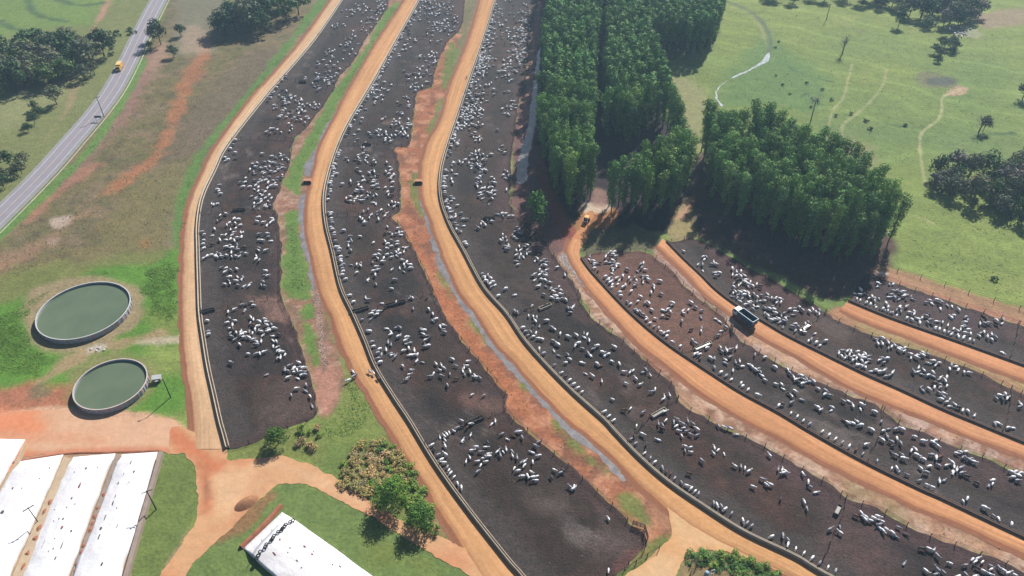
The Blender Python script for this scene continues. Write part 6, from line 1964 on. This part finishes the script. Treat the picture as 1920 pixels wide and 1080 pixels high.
tr(960, 540, 4, '20 165 120 40 175 100 105 145 10 150 120 60 240 40 160 300 65 160 345 75 0 380 70 160 405 80 140 420 140 120 445 150 140 440 175 0 460 135 60 125 200 100 160 205 110 185 215 90 175 240 130 158 272 80 205 275 70 262 235 10 300 290 140 320 300 150 362 335 80 70 310 150 90 330 160 75 345 110 105 355 60 140 320 130 180 330 60 160 355 10 200 370 0 225 375 160 420 355 160 485 345 150 540 330 100 545 360 150 565 340 60 580 385 100 310 390 160 345 415 150 475 425 70 500 405 20 530 445 160 640 425 10 610 450 10 770 435 160 315 460 120 350 495 160 420 490 120 435 525 150 405 550 10 525 548 165 570 480 130 590 495 140 680 475 160 700 495 30 725 485 20 750 540 150 640 560 140 665 572 20 805 560 120 555 630 150 605 650 140 675 690 90 840 620 165 885 625 60 910 610 60 930 670 140 985 620 10 1005 605 120 1040 645 130 855 705 150 965 715 20 1050 770 10 1075 750 70 1145 805 110 1185 795 120 1135 825 20 755 825 150 840 905 165 890 895 45 985 925 20 1000 920 60 1100 1010 100 1130 1020 130 1155 985 60 1130 1045 160 935 1025 70 1150 920 10 1215 1000 80 1235 1020 30 1240 975 160 1265 1000 150 1290 1015 160 1320 990 110 1290 1040 10 1330 1050 20 1360 1010 150 1390 1050 150 1380 1020 10 1250 1060 160 1310 1065 0 1550 1025 130 1590 1035 150 1640 1045 160 205 450 80 190 480 60 205 500 100 295 590 50 340 640 120 360 635 80 375 685 100 410 715 60 435 740 130 462 745 70 495 805 20 655 940 100 690 985 140 715 990 30 735 1020 30')
tr(960, 540, 4, '865 95 130 890 110 20 905 150 100 940 165 150 960 170 130 985 190 150 1010 215 140 1010 245 150 1040 265 100 1060 285 140 1100 295 60 1120 320 150 1140 330 30 1150 365 20 1170 320 20 1205 395 150 1240 420 140 945 90 30 1000 100 60 1025 105 130 965 55 160 1050 155 150 1120 35 160 1045 25 100 895 15 30 1075 220 160 1135 155 160 1170 150 20 1200 120 30 1205 105 160 1130 200 10 1170 200 170 1190 170 100 1275 240 80 1285 165 40 1290 180 160 1325 155 60 1345 100 150 1380 135 150 1425 160 10 1420 210 110 1345 300 10 1425 290 80 1420 315 100 1530 220 150 1560 240 150 1605 285 150 1570 310 10 1550 345 20 1355 385 120 1380 410 140 1465 440 20 1420 465 30 1390 480 40 1370 490 50 1350 495 50 1410 490 20 1385 545 60 1520 520 90 1490 515 150 1575 465 140 1610 460 120 1565 435 120 1640 455 20 1685 440 60 1605 525 150 1600 550 150 1640 510 20 1680 545 110 1710 540 90 1700 575 150 1730 575 10 1780 560 140 1800 580 130 1830 605 140 1850 600 20 1865 620 130 1880 645 150 1900 680 150 1825 490 90 1520 590 110 1510 635 20 1520 650 160 1565 680 150 1630 715 150 1720 705 60 1710 730 80 1765 765 130 1750 790 150 1845 795 160 1660 610 90 1900 510 10')
tr(1440, 540, 4, '55 585 150 150 600 130 165 630 130 195 660 120 215 680 10 250 650 160 240 700 150 265 710 20 270 680 150 290 675 130 310 690 0 345 690 140 380 745 150 435 765 140 430 790 20 465 795 160 570 840 150 610 835 150 640 875 110 705 865 150 700 895 110 805 920 160 60 710 160 105 715 130 120 745 150 160 780 150 180 800 130 205 765 140 255 825 160 110 860 170 130 870 0 180 850 20 375 885 160 400 905 10 485 885 150 480 905 20 575 980 150 600 1000 140 640 1000 160 700 1020 10 710 1035 20 675 985 150 75 920 90 170 945 160 140 965 140 180 980 10 215 1010 140 240 1030 150 270 1045 160 855 990 60 870 1060 20 910 1045 10 965 1050 20 1010 1050 160 780 1055 150')
tr(1440, 810, 4, '15 165 140 80 270 90 110 275 60 115 300 20 135 290 140 20 385 150 35 400 160 265 305 120 305 365 95 320 400 150 300 400 20 365 440 10 350 445 160 100 490 80 275 515 110 295 565 110 470 720 30 490 735 160 545 695 100 545 745 140 665 620 160 705 600 120 735 625 150 730 645 140 770 655 160 800 640 150 830 625 160 840 645 150 860 660 160 840 685 20 850 710 140 870 735 130 895 720 140 915 740 150 940 750 140 965 770 150 985 705 150 1040 755 150 1160 865 160 1165 885 10 1215 870 150 1215 890 160 1245 880 20 1275 920 130 1370 975 160 1485 990 5 1190 1035 130 1275 1020 130 1320 1040 140 1265 1060 20 1345 1050 150 1030 975 60 1545 940 60 1580 940 20 1560 965 30 1615 965 60 1580 1010 160 1625 1035 150 1680 995 150 1680 1020 20 1650 1050 10 1670 1050 160 1770 1030 150 1810 1050 20 1860 1065 150 1740 1010 120 1430 1075 10 1490 1060 130 1560 1075 10 115 770 95 155 800 120 150 850 130 30 775 30 220 885 60 250 900 110 275 915 110 290 895 20 320 935 100 280 945 60 360 965 50 455 1005 70 480 1030 70')
tr(1440, 810, 4, '365 10 120 425 30 130 485 65 120 505 65 120 540 90 110 545 75 100 590 100 130 590 120 20 640 145 20 690 165 30 795 210 95 740 85 10 900 260 95 970 265 120 935 290 140 1000 315 30 1050 310 160 1040 345 160 1140 355 10 900 20 120 930 65 150 970 40 95 1000 75 110 940 95 10 860 50 150 1105 25 160 1170 60 170 1240 70 150 1260 50 20 1275 95 140 1255 90 0 930 135 120 960 165 160 1010 160 150 1020 190 160 1080 130 60 1110 120 140 1120 165 150 1170 195 150 1230 165 0 1265 185 80 1300 180 20 1285 240 160 1345 240 10 1380 220 140 1400 250 90 1395 290 90 1420 275 80 1455 260 10 1460 300 10 1500 320 160 1520 335 20 1575 370 150 1150 260 140 1190 295 160 1215 250 20 1225 265 150 1420 150 160 1450 140 160 1490 140 0 1470 180 20 1510 200 150 1550 215 160 1530 190 0 1290 360 95 1330 350 30 1690 355 10 1665 390 80 1690 380 60 1200 390 150 1235 405 160 1160 385 10 1250 410 20 1470 510 110 1500 490 70 1480 520 0 1630 560 150 1700 620 140 1735 640 120 1835 690 120 1830 290 150 1860 290 20 1840 330 10 1880 320 160 1880 355 0 1900 300 20')
tr(960, 810, 4, '850 45 140 890 65 150 905 85 40 935 95 30 920 20 100 1010 80 80 1100 45 160 1120 55 20 1275 20 110 1285 30 20 1300 95 160 1300 130 110 1340 105 20 1360 110 160 1345 140 0 1520 110 100 1550 120 60 1515 150 130 1595 150 110 1425 205 135 1330 300 160 1675 245 150 1720 250 95 1750 260 70 1780 285 20 1810 400 160 1880 345 160 1910 385 140 1690 5 0 980 8 150 1340 8 150 1390 15 20 1005 165 70 1040 185 70 1070 235 150 1130 260 110 1160 290 120 1190 305 60 1220 340 60 1275 370 120 1315 395 150 1345 415 40 1375 435 40 1400 455 60 1515 525 100 1540 540 110 1575 550 110 1600 570 40 1620 585 40 1650 600 70 1665 590 110 1735 655 100 1765 675 45 1800 695 35')
# clusters farther off: centre, half width, half height, how many
CL = [(510,300,25,15,25),(515,322,20,15,20),(497,342,18,12,14),(493,362,20,12,18),(490,382,15,8,10),(495,413,14,8,9),(497,443,15,8,10),(488,470,10,8,6),(485,483,6,6,4),(497,512,6,6,4),(492,530,6,5,4),
(412,355,7,8,6),(428,296,12,6,5),(472,320,8,12,8),(467,340,14,10,10),(400,380,6,4,4),(425,420,20,18,16),(438,432,14,16,14),(427,442,20,8,8),(440,460,16,10,12),(430,476,28,6,16),(427,502,14,6,6),(435,514,20,14,10),(457,532,12,8,5),(422,532,5,4,2),(378,478,8,8,6),
(501,180,8,8,6),(540,172,15,10,8),(548,188,18,12,16),(565,195,14,10,10),(587,195,12,8,8),(517,200,5,5,5),(540,214,14,10,14),(567,218,12,10,12),(545,237,5,8,5),(515,245,14,5,9),(592,164,10,4,5),(600,115,10,8,7),(628,110,14,6,9),(617,132,18,10,14),(620,148,16,6,12),(590,144,16,8,10),(655,88,14,14,14),(620,96,12,6,8),(660,68,8,14,10),(690,45,14,14,16),(700,28,14,12,18),(710,14,12,12,14),(652,20,12,8,12),(675,14,14,10,12),(635,47,14,4,9),(715,5,8,6,8),
(812,18,30,20,40),(835,38,22,18,40),(810,50,16,14,18),(845,50,10,12,12),(805,8,40,8,30),(768,75,10,6,8),(760,88,12,6,7),(817,75,12,4,4),(802,117,20,14,20),(787,145,18,14,20),(815,107,10,10,10),(762,137,8,6,4),(775,165,10,4,5),(720,160,16,10,10),(710,180,10,10,9),(697,175,6,6,4),(757,190,10,10,10),(747,217,8,12,10),(720,222,3,4,3),(762,232,10,10,10),(737,237,8,8,6),(730,255,14,8,12),(705,247,12,6,9),(757,250,8,10,8),(677,262,20,4,4),
(665,297,16,5,9),(682,288,10,14,12),(727,307,8,12,6),(702,315,6,22,14),(685,330,10,10,7),(672,317,4,6,4),(667,347,14,10,12),(702,350,8,14,8),(732,347,8,16,10),(730,327,8,5,5),(665,370,18,5,14),(690,362,8,6,6),(702,380,3,3,3),(740,380,10,5,7),(685,400,12,8,8),(715,400,12,8,10),(682,413,3,3,3),(725,427,6,8,4),(742,435,10,8,8),(655,450,5,8,4),(675,442,1,1,1),(697,454,3,2,2),(657,464,4,3,2),(732,455,12,10,9),(720,477,14,10,14),(755,470,8,8,7),(740,475,6,4,3),(760,495,10,10,14),(705,507,4,8,5),(670,492,10,6,6),(697,490,2,2,1),(737,505,4,3,2),(740,520,4,4,2),(707,527,4,4,2),(687,520,4,2,2),(732,536,4,3,2),
(940,30,30,30,40),(930,60,26,16,20),(985,50,10,40,35),(900,90,20,30,40),(980,100,10,20,20),(885,180,18,30,40),(950,120,25,25,25),(985,45,12,12,20),(970,65,14,14,25),(965,100,8,10,8),(976,115,4,5,3),(963,195,5,8,8),(905,117,12,20,35),(950,125,10,16,25),(922,160,10,5,6),(902,182,10,8,10),(927,172,3,4,2),(877,190,8,10,12),(890,207,14,12,25),(865,225,14,12,20),(892,240,14,10,16),(950,170,4,3,3),(950,207,10,8,8),(932,243,4,3,2),(852,260,10,10,10),(895,257,8,8,8),
(890,285,10,12,12),(910,290,10,8,8),(945,277,8,6,8),(870,305,8,6,6),(890,307,8,10,10),(850,312,3,10,5),(905,315,8,10,10),(947,325,6,8,8),(850,337,4,5,3),(900,340,6,12,10),(912,360,14,12,20),(922,345,6,12,10),(947,355,3,3,2),(915,378,4,4,2),(947,400,14,4,8),(905,420,10,6,5),(915,412,6,3,3),(945,445,6,8,7),(952,460,6,5,5),(850,400,10,6,6),(855,435,6,8,6),(870,457,4,6,4),(887,502,5,5,3),(912,527,10,12,14),
(967,435,8,10,9),(977,470,10,10,14),(992,470,4,5,4),(971,491,3,4,3),(1005,485,3,4,3),(1018,490,6,6,7),(1045,499,2,2,1),(1020,507,7,8,9),(1010,520,12,10,10),(1035,525,4,4,2),(1057,515,3,3,2),(1027,533,8,5,5),(1010,535,4,3,3),(1045,538,5,3,3),(991,455,4,3,3),(1045,545,6,8,6),
(1145,478,8,10,14),(1102,482,6,4,5),(1117,490,8,3,6),(1152,495,6,10,10),(1175,505,2,2,2),(1206,498,5,6,6),(1195,506,2,2,1),(1147,512,5,5,6),(1155,520,12,8,10),(1187,525,8,8,8),(1206,521,8,6,8),(1147,532,4,4,3),(1170,532,6,4,4),(1238,525,4,2,2),(1225,533,3,5,3),
(1322,482,5,4,5),(1340,492,6,6,6),(1315,495,6,4,4),(1345,510,6,6,5),(1317,507,3,3,2),(1375,502,2,2,2),(1385,515,10,8,12),(1395,532,20,8,14),(1420,535,8,4,5),(1332,522,2,2,1),(1280,470,2,4,2),(1379,543,8,4,5),(1394,550,10,4,7),(1407,550,6,4,5),(1373,553,3,3,2),(1380,557,5,3,3),(1388,560,5,4,4),(1391,567,3,2,2),(1399,571,4,2,2),(1424,550,4,3,2),(1421,559,5,4,3),(1431,558,5,5,4),(1440,555,4,5,4),(1455,558,5,2,2),(1464,559,2,5,2),(1456,564,3,2,1),(1409,567,6,5,5),(1420,570,3,2,1),(1412,577,1,1,1),(1432,574,3,1,1),(1446,576,5,5,5),(1436,583,3,5,3),(1441,589,3,3,2),(1432,597,3,3,2),(1446,600,1,2,1),(1464,592,10,8,10),(1471,610,4,3,2),(1460,614,4,1,1),
(1455,558,8,4,6),(1488,582,8,5,6),(1502,577,4,4,3),(1532,582,10,5,10),(1517,580,4,3,3),(1465,592,12,8,12),(1492,607,6,8,6),(1512,605,5,6,5),(1508,615,6,5,5),(1590,662,14,8,18),(1615,665,12,8,14),(1625,672,8,6,8),(1600,682,16,6,12),(1627,695,10,6,8),(1661,672,9,6,10),(1665,697,12,6,10),(1645,690,2,4,1),(1650,637,8,5,6),(1667,642,10,7,10),(1692,652,8,4,6),(1715,665,8,4,6),(1732,662,8,3,4),(1755,677,10,5,7),(1715,690,8,5,5),(1740,697,14,6,16),(1767,707,12,4,8),(1765,720,14,5,10),(1740,725,12,4,6),(1790,687,8,5,6),(1810,695,8,3,4),(1767,740,6,10,10),(1777,752,8,6,8),(1790,760,8,5,5),(1807,770,12,7,14),(1830,780,8,5,5),(1882,742,12,5,12),(1867,792,6,5,5),(1897,802,5,4,4),(1915,760,3,5,3),
(1612,545,10,4,6),(1682,550,14,8,20),(1705,556,8,4,6),(1640,555,12,3,5),(1660,565,3,4,2),(1687,577,5,5,6),(1702,575,2,5,2),(1715,585,8,4,6),(1727,594,8,3,5),(1740,587,5,4,5),(1752,565,14,5,12),(1780,572,6,3,4),(1762,577,4,2,2),(1747,600,10,4,9),(1790,592,5,3,3),(1795,580,4,2,2),(1810,602,6,8,10),(1807,615,10,7,12),(1780,607,4,1,1),(1847,600,8,9,10),(1875,600,10,4,6),(1850,626,12,5,12),(1867,632,8,4,6),(1812,625,5,2,3),(1850,655,4,2,3),(1882,662,3,3,2),(1892,666,4,1,1),(1647,532,6,3,4),(1672,530,5,3,4),(1803,58,20,8,24)]
# rows of feeding animals along a bunk: row, from and to pixel, how many
FEED = [(1, (373, 440), (377, 476), 9), (1, (425, 258), (395, 300), 6), (1, (520, 140), (480, 190), 8), (2, (780, 22), (636, 262), 85), (2, (622, 285), (613, 380), 26), (2, (612, 400), (650, 532), 34), (3, (938, 10), (850, 190), 60), (3, (846, 205), (830, 300), 22), (3, (828, 322), (862, 440), 42), (3, (894, 516), (942, 570), 8), (5, (1512, 640), (1552, 660), 16), (5, (1580, 672), (1630, 696), 10), (6, (1606, 562), (1692, 596), 40), (6, (1698, 598), (1734, 612), 9), (6, (1752, 618), (1838, 652), 40), (4, (1112, 495), (1172, 566), 10)]
cows = []           # x, y, yaw, hide, pose
def yaw_of(px, py, ang):
    a = G(px, py)
    b_ = G(px + 6 * math.cos(math.radians(ang)), py - 6 * math.sin(math.radians(ang)))
    return math.atan2(b_[1] - a[1], b_[0] - a[0])
def hide_of(r):
    q = r.random()
    return 'white' if q < .64 else ('pale grey' if q < .92 else ('dark grey' if q < .975 else 'brown'))
crng = random.Random(42)
CS = 0.58           # these are young, light animals
def bunk_near(x, y):
    best = (9, None, None)
    for row, P in ROW_BUNK.items():
        d = np.hypot(P[:, 0] - x, P[:, 1] - y)
        k = int(d.argmin())
        if d[k] < best[0]:
            best = (float(d[k]), row, P[k])
    return best
_LOW = {r: [(float(a), float(b_)) for a, b_ in P[::5]] for r, P in ROW_POLY.items()}
def in_pen(x, y):
    for P in _LOW.values():
        c = False
        for i in range(len(P)):
            (x0, y0), (x1, y1) = P[i - 1], P[i]
            if (y0 > y) != (y1 > y) and x < (x1 - x0) * (y - y0) / (y1 - y0) + x0:
                c = not c
        if c:
            return True
    return False
def place(x, y, yaw, hide, pose, tol=0.8):
    for (a, b_, *_r) in cows[-420:]:
        if abs(a - x) < tol and abs(b_ - y) < tol and math.hypot(a - x, b_ - y) < tol:
            return False
    cows.append([x, y, yaw, hide, pose])
    return True
for (px, py, ang) in T:
    x, y = G(px, py, 0.9)[:2]
    yaw = yaw_of(px, py, ang)
    d, row, pt = bunk_near(x, y)
    pose = crng.choices(POSES, [6, 1.5, 2, 2])[0]
    if d < 3.0:
        w_ = math.atan2(pt[1] - y, pt[0] - x)
        if math.cos(w_ - yaw) < 0:
            yaw += math.pi
        pose = 'feed' if d < 2.2 and abs(math.sin(w_ - yaw)) < .8 else 'stand'
        if d < 1.0 or not in_pen(x, y):      # keep the body off the trough and inside the pen
            P = ROW_BUNK[row]
            k = int(np.hypot(*(P - pt).T).argmin())
            n_ = normals2(P[max(0, k - 1):k + 2])[0]
            m_ = np.mean(ROW_POLY[row][[k, len(ROW_POLY[row]) - 1 - k]], 0) - P[k]
            n_ = n_ * (1 if n_ @ m_ > 0 else -1)
            x, y = P[k] + n_ * 1.0
            yaw = math.atan2(-n_[1], -n_[0])
    elif crng.random() < .5:
        yaw += math.pi
    place(x, y, yaw + crng.uniform(-.15, .15), hide_of(crng), pose, .65)
for (cx, cy, rx, ry, n) in CL:
    main = crng.uniform(0, math.pi)
    for k in range(max(1, int(n * .8))):
        for _ in range(8):
            a, q = crng.uniform(0, 6.283), math.sqrt(crng.random())
            px, py = cx + rx * 1.25 * q * math.cos(a), cy + ry * 1.25 * q * math.sin(a)
            x, y = G(px, py, 0.9)[:2]
            d, row, pt = bunk_near(x, y)
            if d < 1.0 or (not in_pen(x, y) and not (cx == 1803 and cy == 58)):
                continue
            yaw = main + crng.gauss(0, .7) + (math.pi if crng.random() < .5 else 0)
            if place(x, y, yaw, hide_of(crng), crng.choices(POSES, [6, 1.5, 2, 2.5])[0], 1.0):
                break
for (row, p, q, n) in FEED:
    a, b_ = G(*p)[:2], G(*q)[:2]
    P = ROW_BUNK[row]
    ka, kb = int(np.hypot(*(P - a).T).argmin()), int(np.hypot(*(P - b_).T).argmin())
    nl = normals2(P)
    inn = nl * np.sign(((np.mean(ROW_POLY[row], 0) - P) * nl).sum(1).mean())
    for k in range(n):
        f = ka + (kb - ka) * (k + crng.random() * .9) / n
        i = int(np.clip(f, 0, len(P) - 1))
        off_ = 1.0 + crng.uniform(0, .35)
        if crng.random() < .18:
            off_ += crng.uniform(1.5, 4)
        x, y = P[i] + inn[i] * off_ + np.array([crng.uniform(-.4, .4), crng.uniform(-.4, .4)])
        yaw = math.atan2(-inn[i][1], -inn[i][0]) + crng.gauss(0, .25)
        place(x, y, yaw, hide_of(crng), 'feed' if off_ < 1.6 else crng.choice(POSES), .62)
print('COWS', len(cows))
cows.sort(key=lambda c: math.hypot(math.hypot(c[0], c[1]), CAM_H))
extra = [(694, 699, 135, 'pale grey', 'stand', 'pale grey cow standing on the second dirt road beside the bunk'), (701, 702, 120, 'white', 'stand', 'white cow on the second dirt road, at the right of a grey cow'), (710, 711, 120, 'dark grey', 'stand', 'dark grey cow on the second dirt road right against the bunk'), (875, 146, 60, 'brown', 'stand', 'small brown calf alone on the third dirt road far up')]
for px, py, ang, hd, ps, lab in extra:
    o = link('cow', COW[(hd, ps)], None, tuple(G(px, py, .25)), yaw_of(px, py, ang))
    o.location.z = 0.2
    o.scale = (CS, CS, CS)
    if 'calf' in lab:
        o.scale = (.55, .55, .55)
    tag(o, lab, 'cow', 'white zebu cattle')
NEAR_N = 296
singles, herd = cows[:NEAR_N], cows[NEAR_N:]
# names for where each single animal stands
def segment(row, x, y):
    P = ROW_BUNK[row]
    k = int(np.hypot(P[:, 0] - x, P[:, 1] - y).argmin())
    ks = sorted(int(np.hypot(*(P - G(*q[0])[:2]).T).argmin()) for q in CROSS[row])
    return sum(1 for c in ks if c > k)          # pens between this one and the near end
def place_of(x, y):
    for row in (1, 2, 3, 4, 5, 6):
        if inside(np.array([x]), np.array([y]), ROW_POLY[row])[0]:
            return row
    d = {row: float(segdist(np.array([x]), np.array([y]), ROW_POLY[row])[0]) for row in ROW_POLY}
    r = min(d, key=d.get)
    return r if d[r] < 2.5 else 0
info = []
for c in singles:
    row = place_of(c[0], c[1])
    info.append((row, segment(row, c[0], c[1]) if row else 0))
parent = list(range(len(singles)))
def find(i):
    while parent[i] != i:
        i = parent[i]
    return i
for i in range(len(singles)):
    for j in range(i):
        if info[i] == info[j] and math.hypot(singles[i][0] - singles[j][0], singles[i][1] - singles[j][1]) < 3.0:
            parent[find(i)] = find(j)
groups = {}
for i in range(len(singles)):
    groups.setdefault(find(i), []).append(i)
pens = {}
for g, m_ in groups.items():
    pens.setdefault(info[m_[0]], []).append(m_)
SHORT = {1: 'first row', 2: 'second row', 3: 'third row', 4: 'fourth row', 5: 'fifth row', 6: 'sixth row'}
seen = set()
for (row, seg), gl in pens.items():
    gl.sort(key=lambda m_: -np.mean([singles[i][1] for i in m_]))
    pen = f"{'nearest' if seg == 0 else ordn(seg) + ' nearest'} pen of {SHORT[row]}" if row else 'grass beside the second dirt road'
    for gi, m_ in enumerate(gl):
        m_.sort(key=lambda i: PX((singles[i][0], singles[i][1], .8))[0])
        gtxt = 'uppermost' if gi == 0 else ('lowest' if gi == len(gl) - 1 else f'{ordn(gi)} highest')
        for k, i in enumerate(m_):
            x, y, yaw, hd, ps = singles[i]
            verb = {'stand': 'standing', 'feed': 'head down', 'turn': 'head turned', 'lie': 'lying'}[ps]
            if not row:
                lab = f"{hd} cow {verb} loose on the {pen}, {ordn(k)} from left"
            elif len(m_) == 1:
                lab = f"{hd} cow alone, {gtxt} cluster in the {pen}"
            else:
                pos = 'leftmost' if k == 0 else ('rightmost' if k == len(m_) - 1 else f'{ordn(k)} from left')
                lab = f"{hd} cow {pos}, {gtxt} cluster, {pen}"
            if lab in seen:
                print('DUP', lab)
            seen.add(lab)
            o = link('cow', COW[(hd, ps)], None, (x, y, .04), yaw)
            s = CS * crng.uniform(.82, 1.14)
            o.scale = (s, s, s)
            tag(o, lab, 'cow', 'white zebu cattle')
Vs, Fs, Cs, n0 = [], [], [], 0
for x, y, yaw, hd, ps in herd:
    V, F, c = COWLO[(hd, ps)]
    s = CS * crng.uniform(.82, 1.14)
    ca, sa = math.cos(yaw) * s, math.sin(yaw) * s
    Vs.append(V @ np.array([[ca, sa, 0], [-sa, ca, 0], [0, 0, s]]) + (x, y, .04))
    Fs.append(F + n0)
    Cs.append(c * crng.uniform(.85, 1.05))
    n0 += len(V)
me = np_mesh('cattle_herd', np.vstack(Vs), np.vstack(Fs), np.vstack(Cs), smooth=True, mats=[MT['hide']])
tag(link('cattle_herd', me), 'rest of the white cattle herd spread over the farther pens', 'cattle herd', kind='stuff')
for m_ in list(bpy.data.meshes):
    if m_.users == 0:
        bpy.data.meshes.remove(m_)
